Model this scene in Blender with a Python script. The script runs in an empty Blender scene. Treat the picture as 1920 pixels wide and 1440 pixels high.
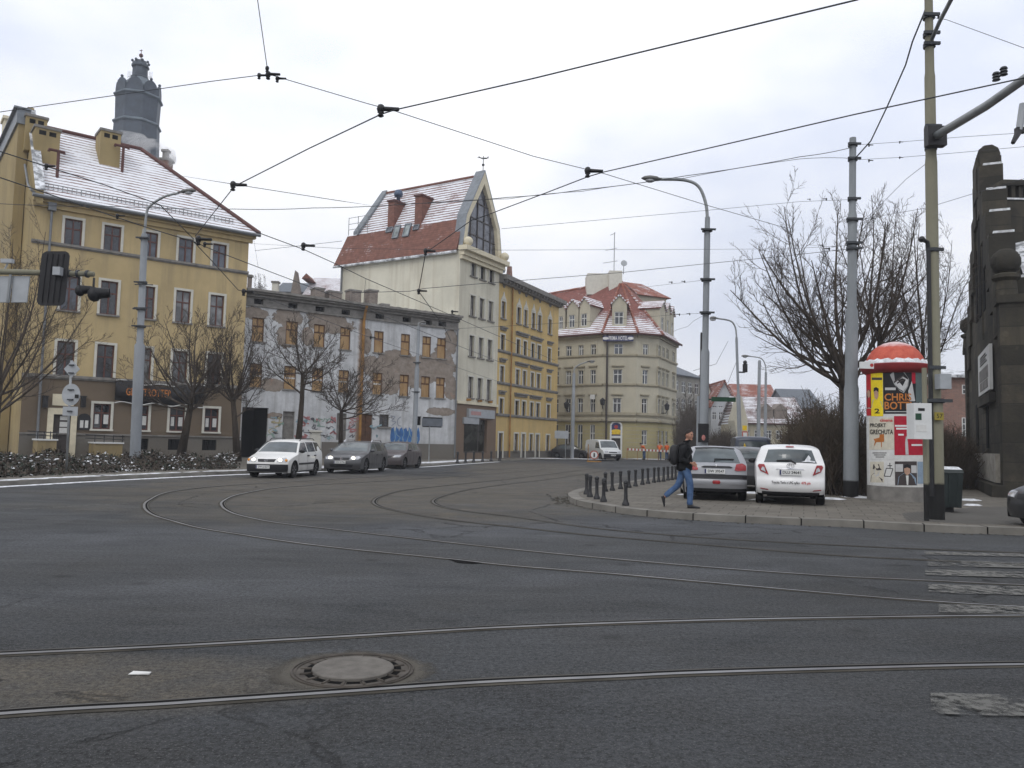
import bpy, bmesh, math, random
from math import pi, sin, cos, tan, atan, atan2, radians, sqrt, hypot
from mathutils import Vector, Matrix, Euler
SC = bpy.context.scene
COL = SC.collection
V = Vector
# ------------------------------------------------------------------ camera
F = 1500.0            # focal length in pixels of a 1920 x 1440 frame
H = 1.53              # eye height
PITCH = atan(109 / F)
ROLL = 0.022
ROT = Euler((pi / 2 + PITCH, 0, 0)).to_matrix() @ Matrix.Rotation(ROLL, 3, 'Z')
EYE = V((0, 0, H))
cd = bpy.data.cameras.new('camera')
cam = bpy.data.objects.new('camera', cd)
COL.objects.link(cam)
cam.matrix_world = Matrix.Translation(EYE) @ ROT.to_4x4()
cd.sensor_fit = 'HORIZONTAL'
cd.sensor_width = 36.0
cd.lens = F / 1920 * 36
cd.clip_start = 0.1
cd.clip_end = 6000
SC.camera = cam
# ------------------------------------------------------------------ light
SUN_EL, SUN_AZ = radians(48), radians(205)      # azimuth of the hidden sun, clockwise from +Y
SC.view_settings.view_transform = 'Standard'
SC.view_settings.look = 'None'
SC.view_settings.exposure = 0.0
SC.view_settings.gamma = 1.0
world = bpy.data.worlds.new('World')
SC.world = world
world.use_nodes = True
_t = world.node_tree
_t.nodes.clear()
def wn(kind, **kw):
 n = _t.nodes.new(kind)
 for k, v in kw.items():
  setattr(n, k, v)
 return n
_sky = wn('ShaderNodeTexSky', sky_type='NISHITA')
_sky.sun_disc = False
_sky.sun_elevation = SUN_EL
_sky.sun_rotation = SUN_AZ
_sky.air_density = 1.0
_sky.dust_density = 4.0
_tc = wn('ShaderNodeTexCoord')
_mp = wn('ShaderNodeMapping')
_mp.inputs['Scale'].default_value = (1.0, 1.0, 2.1)
_mp.inputs['Location'].default_value = (0.35, 0.1, 0.2)
_t.links.new(_tc.outputs['Generated'], _mp.inputs['Vector'])
_nz = wn('ShaderNodeTexNoise')
_nz.inputs['Scale'].default_value = 2.1
_nz.inputs['Detail'].default_value = 5.0
_nz.inputs['Roughness'].default_value = 0.5
_t.links.new(_mp.outputs[0], _nz.inputs['Vector'])
_rp = wn('ShaderNodeValToRGB')
_rp.color_ramp.elements[0].position = 0.36
_rp.color_ramp.elements[0].color = (0.75, 0.80, 0.93, 1)
_rp.color_ramp.elements[1].position = 0.58
_rp.color_ramp.elements[1].color = (1.04, 1.05, 1.08, 1)
_t.links.new(_nz.outputs[0], _rp.inputs[0])
_sx = wn('ShaderNodeSeparateXYZ')
_t.links.new(_tc.outputs['Generated'], _sx.inputs[0])
_mr = wn('ShaderNodeMapRange')
_mr.inputs['From Min'].default_value = -0.02
_mr.inputs['From Max'].default_value = 0.40
_mr.inputs['To Min'].default_value = 8.7
_mr.inputs['To Max'].default_value = 12.0
_t.links.new(_sx.outputs['Z'], _mr.inputs['Value'])
_vm = wn('ShaderNodeVectorMath', operation='SCALE')
_t.links.new(_rp.outputs[0], _vm.inputs[0])
_t.links.new(_mr.outputs[0], _vm.inputs['Scale'])
_mx = wn('ShaderNodeMixRGB')
_mx.inputs[0].default_value = 0.93
_t.links.new(_sky.outputs[0], _mx.inputs[1])
_t.links.new(_vm.outputs[0], _mx.inputs[2])
_bg = wn('ShaderNodeBackground')
_bg.inputs['Strength'].default_value = 0.10
_t.links.new(_mx.outputs[0], _bg.inputs['Color'])
_wo = wn('ShaderNodeOutputWorld')
_t.links.new(_bg.outputs[0], _wo.inputs['Surface'])
sd = bpy.data.lights.new('sun', 'SUN')
sd.energy = 0.75
sd.angle = radians(24)
sd.color = (1.0, 0.97, 0.92)
sun = bpy.data.objects.new('sun', sd)
COL.objects.link(sun)
_sdir = V((sin(SUN_AZ) * cos(SUN_EL), cos(SUN_AZ) * cos(SUN_EL), sin(SUN_EL)))
sun.rotation_euler = _sdir.to_track_quat('Z', 'Y').to_euler()
sun.location = (0, -20, 40)
# ------------------------------------------------------------------ measuring: a pixel of the photograph -> a point of the place
def ray(px, py):
 return ROT @ V(((px - 960) / F, (720 - py) / F, -1))
def rz(px, py, z=0.0):
 d = ray(px, py)
 return EYE + d * ((z - H) / d.z)
def at(px, py, Y):
 d = ray(px, py)
 return EYE + d * (Y / d.y)
def rp(px, py, p, n):
 d = ray(px, py)
 return EYE + d * ((p - EYE).dot(n) / d.dot(n))
def hp(px, py, Y):
 p = at(px, py, Y)
 return V((p.x, p.y))
def dirxy(px, py):
 d = ray(px, py)
 return V((d.x, d.y)).normalized()
def zoomed(ox, oy, s):
 return lambda x, y: (ox + x / s, oy + y / s)
Z1 = zoomed(0, 60, 3.4286); Z2 = zoomed(0, 440, 3); Z3 = zoomed(440, 500, 3.4286)
Z4 = zoomed(600, 280, 4); Z5 = zoomed(840, 480, 3.4286); Z6 = zoomed(1240, 560, 3.6)
class Wall:
 """a vertical plane from a to b; u runs from a, z is up, d is outwards (towards the eye)"""
 def __init__(s, a, b):
  s.a = V((a[0], a[1], 0)); s.b = V((b[0], b[1], 0))
  s.L = (s.b - s.a).length
  s.t = (s.b - s.a).normalized()
  s.n = V((s.t.y, -s.t.x, 0))
  if s.n.dot(V((0, 0, 0)) - s.a) < 0:
   s.n = -s.n
 def p(s, u, z, d=0.0):
  return s.a + s.t * u + V((0, 0, z)) + s.n * d
 def un(s, px, py, d=0.0):
  q = rp(px, py, s.a + s.n * d, s.n) - s.a
  return q.dot(s.t), q.z
 def rect(s, zf, x0, y0, x1, y1, d=0.0):
  a = s.un(*zf(x0, (y0 + y1) / 2), d)[0]; b = s.un(*zf(x1, (y0 + y1) / 2), d)[0]
  c = s.un(*zf((x0 + x1) / 2, y0), d)[1]; e = s.un(*zf((x0 + x1) / 2, y1), d)[1]
  return [min(a, b), max(a, b), min(c, e), max(c, e)]
def I2(x, y): return (x, y)
def even(rows):
 """line the measured window rectangles up in rows and columns"""
 nc = max(len(r) for r in rows)
 for r in rows:
  g = [q for q in r if q]
  z0 = sum(q[2] for q in g) / len(g); z1 = sum(q[3] for q in g) / len(g)
  for q in g: q[2], q[3] = z0, z1
 for c in range(nc):
  g = [r[c] for r in rows if c < len(r) and r[c]]
  m = sum((q[0] + q[1]) / 2 for q in g) / len(g); w = sum(q[1] - q[0] for q in g) / len(g)
  for q in g: q[0], q[1] = m - w / 2, m + w / 2
 return rows
# ------------------------------------------------------------------ mesh building
class MB:
 def __init__(s):
  s.v = []; s.f = []; s.m = []; s.uv = []
 def add(s, verts, faces, m=0, uv=None):
  o = len(s.v)
  s.v += [V(q) for q in verts]
  s.uv += list(uv) if uv else [(q[0], q[2]) for q in verts]
  for f in faces:
   s.f.append([o + i for i in f]); s.m.append(m)
  return s
 def quad(s, a, b, c, d, m=0, uv=None):
  return s.add([a, b, c, d], [(0, 1, 2, 3)], m, uv)
 def tri(s, a, b, c, m=0, uv=None):
  return s.add([a, b, c], [(0, 1, 2)], m, uv)
 HEX = [(0, 3, 2, 1), (4, 5, 6, 7), (0, 1, 5, 4), (1, 2, 6, 5), (2, 3, 7, 6), (3, 0, 4, 7)]
 def hexa(s, pts, m=0, uv=None):
  return s.add(pts, MB.HEX, m, uv)
 def box(s, x0, x1, y0, y1, z0, z1, m=0, M=None):
  p = [V(q) for q in ((x0, y0, z0), (x1, y0, z0), (x1, y1, z0), (x0, y1, z0), (x0, y0, z1), (x1, y0, z1), (x1, y1, z1), (x0, y1, z1))]
  if M: p = [M @ q for q in p]
  return s.hexa(p, m)
 def wbox(s, w, u0, u1, z0, z1, d0, d1, m=0, ztilt=0.0):
  c = [(u0, z0, d0), (u1, z0, d0), (u1, z0, d1), (u0, z0, d1), (u0, z1, d0), (u1, z1, d0), (u1, z1 - ztilt, d1), (u0, z1 - ztilt, d1)]
  return s.hexa([w.p(*q) for q in c], m, [(q[0], q[1]) for q in c])
 def tube(s, pts, r, n=6, m=0, cap=True):
  pts = [V(p) for p in pts]
  k = len(pts)
  rs = r if isinstance(r, (list, tuple)) else [r] * k
  verts = []; faces = []
  prev = None
  for i, p in enumerate(pts):
   t = (pts[min(i + 1, k - 1)] - pts[max(i - 1, 0)])
   if t.length < 1e-9: t = V((0, 0, 1))
   t.normalize()
   if prev is None:
    a = V((0, 0, 1)) if abs(t.z) < 0.9 else V((1, 0, 0))
    x = t.cross(a).normalized()
   else:
    x = prev - t * prev.dot(t)
    x = x.normalized() if x.length > 1e-6 else t.orthogonal().normalized()
   prev = x
   y = t.cross(x)
   for j in range(n):
    a = 2 * pi * j / n
    verts.append(p + (x * cos(a) + y * sin(a)) * rs[i])
  for i in range(k - 1):
   for j in range(n):
    j2 = (j + 1) % n
    faces.append((i * n + j, i * n + j2, (i + 1) * n + j2, (i + 1) * n + j))
  if cap:
   faces.append(tuple(range(n - 1, -1, -1)))
   faces.append(tuple((k - 1) * n + j for j in range(n)))
  return s.add(verts, faces, m)
 def lathe(s, prof, n=24, c=(0, 0, 0), m=0, M=None, a0=0.0, sx=1.0, sy=1.0):
  """prof = [(radius, z)...] turned about the z axis"""
  verts = []; faces = []
  k = len(prof)
  for r, z in prof:
   for j in range(n):
    a = a0 + 2 * pi * j / n
    q = V((max(r, 1e-4) * cos(a) * sx, max(r, 1e-4) * sin(a) * sy, z))
    if M: q = M @ q
    verts.append(q + V(c))
  for i in range(k - 1):
   for j in range(n):
    j2 = (j + 1) % n
    faces.append((i * n + j, i * n + j2, (i + 1) * n + j2, (i + 1) * n + j))
  faces.append(tuple(range(n - 1, -1, -1)))
  faces.append(tuple((k - 1) * n + j for j in range(n)))
  return s.add(verts, faces, m)
 def ball(s, c, r, n=12, m=0, sc=(1, 1, 1), M=None):
  k = max(4, n // 2)
  prof = [(r * sin(pi * i / k), -r * cos(pi * i / k)) for i in range(k + 1)]
  S = Matrix.Diagonal(V(sc)).to_3x3()
  return s.lathe(prof, n, c, m, (M @ S) if M else S)
 def prism(s, poly, a, h, m=0):
  """poly: list of 3d points, extruded by vector h"""
  h = V(h); k = len(poly)
  p = [V(q) for q in poly]
  return s.add(p + [q + h for q in p], [tuple(range(k - 1, -1, -1)), tuple(range(k, 2 * k))] + [(i, (i + 1) % k, (i + 1) % k + k, i + k) for i in range(k)], m)
 def build(s, name, mats, parent=None, smooth=False, fix=True, loc=None, angle=None):
  me = bpy.data.meshes.new(name)
  off = V(loc) if loc is not None else V((0, 0, 0))
  me.from_pydata([tuple(q - off) for q in s.v], [], s.f)
  if not isinstance(mats, (list, tuple)): mats = [mats]
  for k in mats: me.materials.append(k)
  me.polygons.foreach_set('material_index', s.m)
  ul = me.uv_layers.new(name='UVMap')
  vi = [0] * len(me.loops)
  me.loops.foreach_get('vertex_index', vi)
  flat = []
  for i in vi: flat += s.uv[i][:2]
  ul.data.foreach_set('uv', flat)
  if fix:
   b = bmesh.new(); b.from_mesh(me)
   bmesh.ops.recalc_face_normals(b, faces=b.faces)
   b.to_mesh(me); b.free()
  if smooth:
   me.polygons.foreach_set('use_smooth', [True] * len(me.polygons))
   if angle is not None:
    me.set_sharp_from_angle(angle=angle)
  me.update()
  o = bpy.data.objects.new(name, me)
  COL.objects.link(o)
  if loc is not None: o.location = off
  if parent is not None:
   o.parent = parent
   if parent.type == 'EMPTY' and parent.parent is None:
    o.matrix_parent_inverse = Matrix.LocRotScale(parent.location, parent.rotation_euler, None).inverted()
  return o
def tag(o, label=None, cat=None, group=None, kind=None):
 if label: o['label'] = label
 if cat: o['category'] = cat
 if group: o['group'] = group
 if kind: o['kind'] = kind
 return o
def thing(name, label, cat, loc=(0, 0, 0), rot=0.0, group=None):
 o = bpy.data.objects.new(name, None)
 COL.objects.link(o)
 o.location = loc
 o.rotation_euler = (0, 0, rot)
 o.empty_display_size = 0.3
 return tag(o, label, cat, group)
def copy_tree(o, parent=None):
 c = o.copy(); COL.objects.link(c)
 if parent is not None: c.parent = parent
 for ch in list(o.children): copy_tree(ch, c)
 return c
def from_modified(o):
 """the evaluated mesh of o, replacing its modifiers"""
 dg = bpy.context.evaluated_depsgraph_get(); dg.update()
 me = bpy.data.meshes.new_from_object(o.evaluated_get(dg))
 o.modifiers.clear(); o.data = me
 return o
_texts = {}
def text_mesh(s, size=1.0, depth=0.0, bold=0.0):
 """outline of the letters as (verts, faces), centred on 0"""
 key = (s, round(size, 4), depth, bold)
 if key in _texts: return _texts[key]
 cu = bpy.data.curves.new('letters', 'FONT')
 cu.body = s; cu.size = size; cu.align_x = 'CENTER'; cu.align_y = 'CENTER'
 cu.extrude = depth; cu.offset = bold; cu.resolution_u = 3
 o = bpy.data.objects.new('letters', cu); COL.objects.link(o)
 dg = bpy.context.evaluated_depsgraph_get(); dg.update()
 me = bpy.data.meshes.new_from_object(o.evaluated_get(dg))
 r = ([v.co.copy() for v in me.vertices], [tuple(p.vertices) for p in me.polygons])
 bpy.data.objects.remove(o); bpy.data.curves.remove(cu); bpy.data.meshes.remove(me)
 _texts[key] = r
 return r
def add_text(mb, s, o, ux, uy, size, m=0, width=None, bold=0.0, lift=0.0):
 """letters on the plane at o spanned by the unit vectors ux, uy; squeezed to width"""
 vs, fs = text_mesh(s, size, 0.0, bold)
 if not vs: return
 w = max(v.x for v in vs) - min(v.x for v in vs)
 k = width / w if width else 1.0
 n = ux.cross(uy)
 mb.add([o + ux * (v.x * k) + uy * v.y + n * lift for v in vs], fs, m)
def crom(pts, sub=8):
 """smooth curve through the points"""
 pts = [V(p) for p in pts]
 out = []
 for i in range(len(pts) - 1):
  p0 = pts[max(i - 1, 0)]; p1 = pts[i]; p2 = pts[i + 1]; p3 = pts[min(i + 2, len(pts) - 1)]
  for j in range(sub):
   t = j / sub
   out.append(0.5 * ((2 * p1) + (p2 - p0) * t + (2 * p0 - 5 * p1 + 4 * p2 - p3) * t * t + (3 * p1 - p0 - 3 * p2 + p3) * t ** 3))
 out.append(pts[-1])
 return out
# ------------------------------------------------------------------ materials
class NT:
 def __init__(s, name, rough=0.8, spec=0.5, metal=0.0):
  s.mat = bpy.data.materials.new(name); s.mat.use_nodes = True
  s.t = s.mat.node_tree
  s.b = s.t.nodes['Principled BSDF']
  s.b.inputs['Roughness'].default_value = rough
  s.b.inputs['Specular IOR Level'].default_value = spec
  s.b.inputs['Metallic'].default_value = metal
  s.pos = s.n('ShaderNodeNewGeometry').outputs['Position']
  s._uv = None
 @property
 def uv(s):
  if s._uv is None: s._uv = s.n('ShaderNodeTexCoord').outputs['UV']
  return s._uv
 def n(s, kind, **kw):
  q = s.t.nodes.new(kind)
  for k, v in kw.items(): setattr(q, k, v)
  return q
 def put(s, sock, v):
  if isinstance(v, bpy.types.NodeSocket): s.t.links.new(v, sock)
  elif isinstance(v, (tuple, list)) and len(v) == 3 and sock.type == 'RGBA': sock.default_value = (*v, 1)
  else: sock.default_value = v
 def math(s, op, a, b=0.0, clamp=False):
  q = s.n('ShaderNodeMath', operation=op, use_clamp=clamp)
  s.put(q.inputs[0], a); s.put(q.inputs[1], b)
  return q.outputs[0]
 def noise(s, scale, detail=4.0, rough=0.55, vec=None, stretch=None, off=None, dist=0.0):
  v = vec if vec is not None else s.pos
  if stretch or off:
   mp = s.n('ShaderNodeMapping')
   s.put(mp.inputs['Vector'], v)
   if stretch: mp.inputs['Scale'].default_value = stretch
   if off: mp.inputs['Location'].default_value = off
   v = mp.outputs[0]
  q = s.n('ShaderNodeTexNoise')
  s.put(q.inputs['Vector'], v)
  q.inputs['Scale'].default_value = scale; q.inputs['Detail'].default_value = detail
  q.inputs['Roughness'].default_value = rough; q.inputs['Distortion'].default_value = dist
  return q.outputs[0]
 def remap(s, x, a, b, c=0.0, d=1.0):
  q = s.n('ShaderNodeMapRange')
  q.clamp = True
  s.put(q.inputs['Value'], x)
  for k, v in zip(('From Min', 'From Max', 'To Min', 'To Max'), (a, b, c, d)): q.inputs[k].default_value = v
  return q.outputs[0]
 def mix(s, f, a, b):
  q = s.n('ShaderNodeMixRGB')
  s.put(q.inputs[0], f); s.put(q.inputs[1], a); s.put(q.inputs[2], b)
  return q.outputs[0]
 def mul(s, a, f):
  q = s.n('ShaderNodeMixRGB', blend_type='MULTIPLY')
  q.inputs[0].default_value = 1.0
  s.put(q.inputs[1], a); s.put(q.inputs[2], f)
  return q.outputs[0]
 def sep(s, v):
  q = s.n('ShaderNodeSeparateXYZ'); s.put(q.inputs[0], v)
  return q.outputs
 def blob(s, X, Y, x0, y0, rx, ry, wob=None, soft=0.25):
  """1 inside a wobbly ellipse"""
  a = s.math('DIVIDE', s.math('SUBTRACT', X, x0), rx); b = s.math('DIVIDE', s.math('SUBTRACT', Y, y0), ry)
  d = s.math('ADD', s.math('MULTIPLY', a, a), s.math('MULTIPLY', b, b))
  if wob is not None: d = s.math('ADD', d, wob)
  return s.remap(d, 1.0 + soft, 1.0 - soft)
 def most(s, *xs):
  r = xs[0]
  for x in xs[1:]: r = s.math('MAXIMUM', r, x)
  return r
 def bump(s, h, strength=0.3, dist=0.02):
  q = s.n('ShaderNodeBump')
  q.inputs['Strength'].default_value = strength; q.inputs['Distance'].default_value = dist
  s.put(q.inputs['Height'], h)
  s.t.links.new(q.outputs[0], s.b.inputs['Normal'])
 def col(s, c): s.put(s.b.inputs['Base Color'], c); return s
 def rough(s, r): s.put(s.b.inputs['Roughness'], r); return s
def c3(r, g, b): return (r, g, b)
def srgb(r, g, b):
 return tuple((x / 255 / 12.92) if x / 255 <= 0.04045 else ((x / 255 + 0.055) / 1.055) ** 2.4 for x in (r, g, b))
def shade(c, k): return tuple(min(1, x * k) for x in c)
def plain(name, c, rough=0.7, spec=0.4, metal=0.0, vary=0.12, scale=3.0, grain=0.0):
 m = NT(name, rough, spec, metal)
 f = m.noise(scale, 5)
 m.col(m.mix(m.remap(f, 0.3, 0.7), shade(c, 1 - vary), shade(c, 1 + vary)))
 if grain: m.bump(m.noise(60, 3), grain, 0.01)
 return m.mat
def stucco(name, c, dirt=(0.16, 0.14, 0.11), amount=0.35, streak=0.3, base_dirt=1.2, grey=None):
 """rendered wall: uneven paint, rain streaks, dirt near the ground"""
 m = NT(name, 0.92, 0.2)
 big = m.noise(0.35, 5, 0.6)
 fine = m.noise(14, 4, 0.6)
 st = m.noise(1.0, 5, 0.65, stretch=(1.6, 1.6, 0.10))
 col = m.mix(m.remap(big, 0.3, 0.7), shade(c, 0.80), shade(c, 1.08))
 col = m.mix(m.remap(fine, 0.35, 0.75, 0, 0.22), col, shade(c, 0.8))
 col = m.mix(m.remap(st, 0.49, 0.72, 0, streak), col, dirt)
 z = m.sep(m.pos)[2]
 zz = m.math('ADD', z, m.math('MULTIPLY', m.noise(0.8, 5), -1.6))
 col = m.mix(m.remap(zz, base_dirt, -0.6, 0, amount), col, dirt)
 m.col(col)
 m.bump(m.noise(30, 4), 0.25, 0.02)
 return m.mat
def tiles(name, tile, snow=0.0, row=0.33, colw=0.25, snow_top=None, dark=0.35, vlo=0.0, vhi=1.0, jitter=0.35):
 """roof tiles in rows (UV in metres: u along the eave, v up the slope) with snow lying on them"""
 m = NT(name, 0.85, 0.25)
 u, v, _ = m.sep(m.uv)
 wob = m.noise(1.2, 3, vec=m.uv)
 vr = m.math('ADD', m.math('DIVIDE', v, row), m.math('MULTIPLY', wob, jitter))
 fr = m.math('FRACT', vr)
 fu = m.math('FRACT', m.math('DIVIDE', u, colw))
 edge = m.remap(fr, 0.0, 0.22, 1.0, 0.0)
 gap = m.remap(m.math('ABSOLUTE', m.math('SUBTRACT', fu, 0.5)), 0.38, 0.5)
 tone = m.noise(2.6, 4, vec=m.uv)
 each = m.n('ShaderNodeTexWhiteNoise', noise_dimensions='2D')
 cx = m.n('ShaderNodeCombineXYZ')
 m.put(cx.inputs[0], m.math('FLOOR', m.math('DIVIDE', u, colw))); m.put(cx.inputs[1], m.math('FLOOR', vr))
 m.put(each.inputs['Vector'], cx.outputs[0])
 col = m.mix(m.remap(tone, 0.3, 0.7), shade(tile, 0.75), shade(tile, 1.25))
 col = m.mix(m.math('MULTIPLY', each.outputs['Value'], 0.35), col, shade(tile, 0.55))
 col = m.mix(m.math('MULTIPLY', m.most(edge, m.math('MULTIPLY', gap, 0.6)), dark), col, shade(tile, 0.25))
 if snow > 0:
  pat = m.math('ADD', m.noise(0.55, 5, 0.6, vec=m.uv), m.math('MULTIPLY', m.math('SUBTRACT', m.noise(5.0, 4, 0.7, vec=m.uv), 0.5), 0.5))
  lie = m.remap(fr, 0.12, 0.5, -0.25, 0.22)
  cover = m.math('ADD', m.math('ADD', pat, lie), snow - 0.5)
  if snow_top is not None:      # bare towards the ridge
   cover = m.math('ADD', cover, m.remap(v, snow_top * 0.6, snow_top, 0.0, -0.35))
  if vhi < 1.0 or vlo > 0.0:
   pass
  col = m.mix(m.remap(cover, 0.40, 0.64), col, (0.78, 0.80, 0.84))
 m.col(col)
 m.bump(m.math('ADD', m.math('MULTIPLY', fr, -1.0), m.math('MULTIPLY', gap, -0.4)), 0.6, 0.03)
 return m.mat
def brickwork(name, c, mortar=(0.3, 0.28, 0.25), w=0.25, h=0.075, vec='uv', dirt=0.4, mort=0.012):
 m = NT(name, 0.9, 0.2)
 b = m.n('ShaderNodeTexBrick')
 m.put(b.inputs['Vector'], m.uv if vec == 'uv' else m.pos)
 b.inputs['Scale'].default_value = 1.0
 b.inputs['Brick Width'].default_value = w; b.inputs['Row Height'].default_value = h
 b.inputs['Mortar Size'].default_value = mort
 m.put(b.inputs['Color1'], shade(c, 0.75)); m.put(b.inputs['Color2'], shade(c, 1.2)); m.put(b.inputs['Mortar'], mortar)
 f = m.noise(0.9, 6, 0.65)
 col = m.mix(m.remap(f, 0.45, 0.75, 0, dirt), b.outputs['Color'], shade(c, 0.28))
 m.col(col)
 m.bump(m.math('MULTIPLY', b.outputs['Fac'], -1.0), 0.5, 0.02)
 return m.mat
def glass(name, c=(0.03, 0.035, 0.045), rough=0.06, spec=0.8):
 m = NT(name, rough, spec)
 w = m.noise(1.3, 2)
 m.col(m.mix(m.remap(w, 0.35, 0.65), shade(c, 0.5), shade(c, 1.8)))
 m.bump(m.noise(2.2, 1), 0.06, 0.05)
 return m.mat
def paint(name, c, rough=0.28, dirt=0.25):
 """car paint with road dirt on the lower body"""
 m = NT(name, rough, 0.5)
 z = m.sep(m.n('ShaderNodeTexCoord').outputs['Object'])[2]
 d = m.remap(m.math('ADD', z, m.math('MULTIPLY', m.noise(2.5, 5), -0.5)), 0.45, -0.05, 0.0, dirt * 2)
 sp = m.remap(m.noise(7, 5, 0.7), 0.45, 0.8, 0, dirt * 0.5)
 m.col(m.mix(m.most(d, sp), c, (0.13, 0.12, 0.105)))
 m.rough(m.remap(m.noise(3.5, 4), 0.3, 0.7, rough, rough + 0.18))
 m.b.inputs['Coat Weight'].default_value = 0.35
 m.b.inputs['Coat Roughness'].default_value = 0.12
 return m.mat
def glow(name, c, e, strength):
 m = NT(name, 0.2, 0.5); m.col(c)
 m.put(m.b.inputs['Emission Color'], e); m.b.inputs['Emission Strength'].default_value = strength
 return m.mat
def asphalt_mat():
 m = NT('asphalt', 0.85, 0.3)
 x, y, z = m.sep(m.pos)
 big = m.noise(0.16, 5, 0.6, stretch=(1, 1.5, 1), dist=0.6)
 mid = m.noise(0.9, 6, 0.65, dist=0.4)
 streak = m.noise(0.9, 7, 0.72, stretch=(0.45, 1.3, 1), dist=0.8)
 fine = m.noise(70, 2, 0.8)
 grit = m.noise(26, 6, 0.85)
 col = m.mix(m.remap(big, 0.35, 0.65), (0.028, 0.0305, 0.033), (0.056, 0.0595, 0.064))
 wv = m.n('ShaderNodeVectorMath', operation='ADD')
 m.put(wv.inputs[0], m.pos)
 cw_ = m.n('ShaderNodeCombineXYZ'); q = m.math('MULTIPLY', m.math('SUBTRACT', m.noise(0.7, 4), 0.5), 0.9); m.put(cw_.inputs[0], q); m.put(cw_.inputs[1], q)
 m.put(wv.inputs[1], cw_.outputs[0])
 vc = m.n('ShaderNodeTexVoronoi', distance='CHEBYCHEV'); m.put(vc.inputs['Vector'], wv.outputs[0]); vc.inputs['Scale'].default_value = 0.21
 tone = m.sep(vc.outputs['Color'])[0]
 col = m.mix(m.remap(tone, 0.15, 0.9, 0, 0.42), col, (0.058, 0.060, 0.064))
 col = m.mix(m.remap(tone, 0.3, 0.05, 0, 0.4), col, (0.018, 0.019, 0.02))
 col = m.mix(m.remap(mid, 0.42, 0.72, 0, 0.5), col, (0.036, 0.034, 0.031))
 col = m.mix(m.remap(streak, 0.54, 0.72, 0, 0.5), col, (0.066, 0.070, 0.078))
 col = m.mix(m.remap(streak, 0.44, 0.30, 0, 0.45), col, (0.017, 0.018, 0.02))
 wob = m.math('MULTIPLY', m.math('SUBTRACT', m.noise(0.35, 6, 0.65), 0.5), 3.0)
 bed = m.most(m.blob(x, y, -3.5, 25.0, 8.0, 9.5, wob, 0.5), m.blob(x, y, 1.5, 45.0, 4.0, 18.0, wob, 0.5), m.blob(x, y, -2.6, 5.1, 1.4, 0.55, wob, 0.6))
 col = m.mix(m.math('MULTIPLY', bed, m.remap(m.noise(1.8, 6, 0.75), 0.35, 0.65, 0.35, 1.0)), col, (0.098, 0.084, 0.063))
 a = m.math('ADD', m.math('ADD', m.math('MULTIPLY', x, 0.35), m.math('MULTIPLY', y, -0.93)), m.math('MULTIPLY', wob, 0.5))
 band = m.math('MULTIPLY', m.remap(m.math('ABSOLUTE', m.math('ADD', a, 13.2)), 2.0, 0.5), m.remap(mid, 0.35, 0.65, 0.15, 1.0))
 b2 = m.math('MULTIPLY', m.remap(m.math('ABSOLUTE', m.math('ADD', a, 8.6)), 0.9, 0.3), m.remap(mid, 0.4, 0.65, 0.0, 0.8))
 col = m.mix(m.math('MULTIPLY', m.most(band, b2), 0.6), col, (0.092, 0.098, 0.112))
 g = m.n('ShaderNodeCombineXYZ')
 k = m.remap(grit, 0.38, 0.62, 0.3, 1.75)
 for i in range(3): m.put(g.inputs[i], k)
 col = m.mul(col, g.outputs[0])
 col = m.mix(m.remap(fine, 0.57, 0.66, 0, 0.7), col, (0.17, 0.17, 0.165))
 vd = m.n('ShaderNodeTexVoronoi'); m.put(vd.inputs['Vector'], m.pos); vd.inputs['Scale'].default_value = 0.9
 col = m.mix(m.math('MULTIPLY', m.remap(m.math('ADD', vd.outputs['Distance'], m.math('MULTIPLY', mid, 0.2)), 0.24, 0.14), 0.6), col, (0.012, 0.012, 0.012))
 vo = m.n('ShaderNodeTexVoronoi', feature='DISTANCE_TO_EDGE')
 m.put(vo.inputs['Vector'], m.pos); vo.inputs['Scale'].default_value = 0.33
 dv = m.math('ADD', vo.outputs['Distance'], m.math('MULTIPLY', m.math('SUBTRACT', m.noise(1.6, 6, 0.7), 0.5), 0.14))
 crack = m.math('MULTIPLY', m.remap(m.math('ABSOLUTE', dv), 0.008, 0.0), m.remap(m.noise(0.12, 2, off=(9, 4, 0)), 0.45, 0.55))
 col = m.mix(m.math('MULTIPLY', crack, 0.85), col, (0.008, 0.008, 0.008))
 m.col(col)
 m.rough(m.remap(streak, 0.3, 0.7, 0.95, 0.66))
 m.bump(m.math('ADD', m.math('MULTIPLY', fine, 0.6), m.math('ADD', grit, m.math('MULTIPLY', crack, -2.0))), 0.9, 0.02)
 return m.mat
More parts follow.
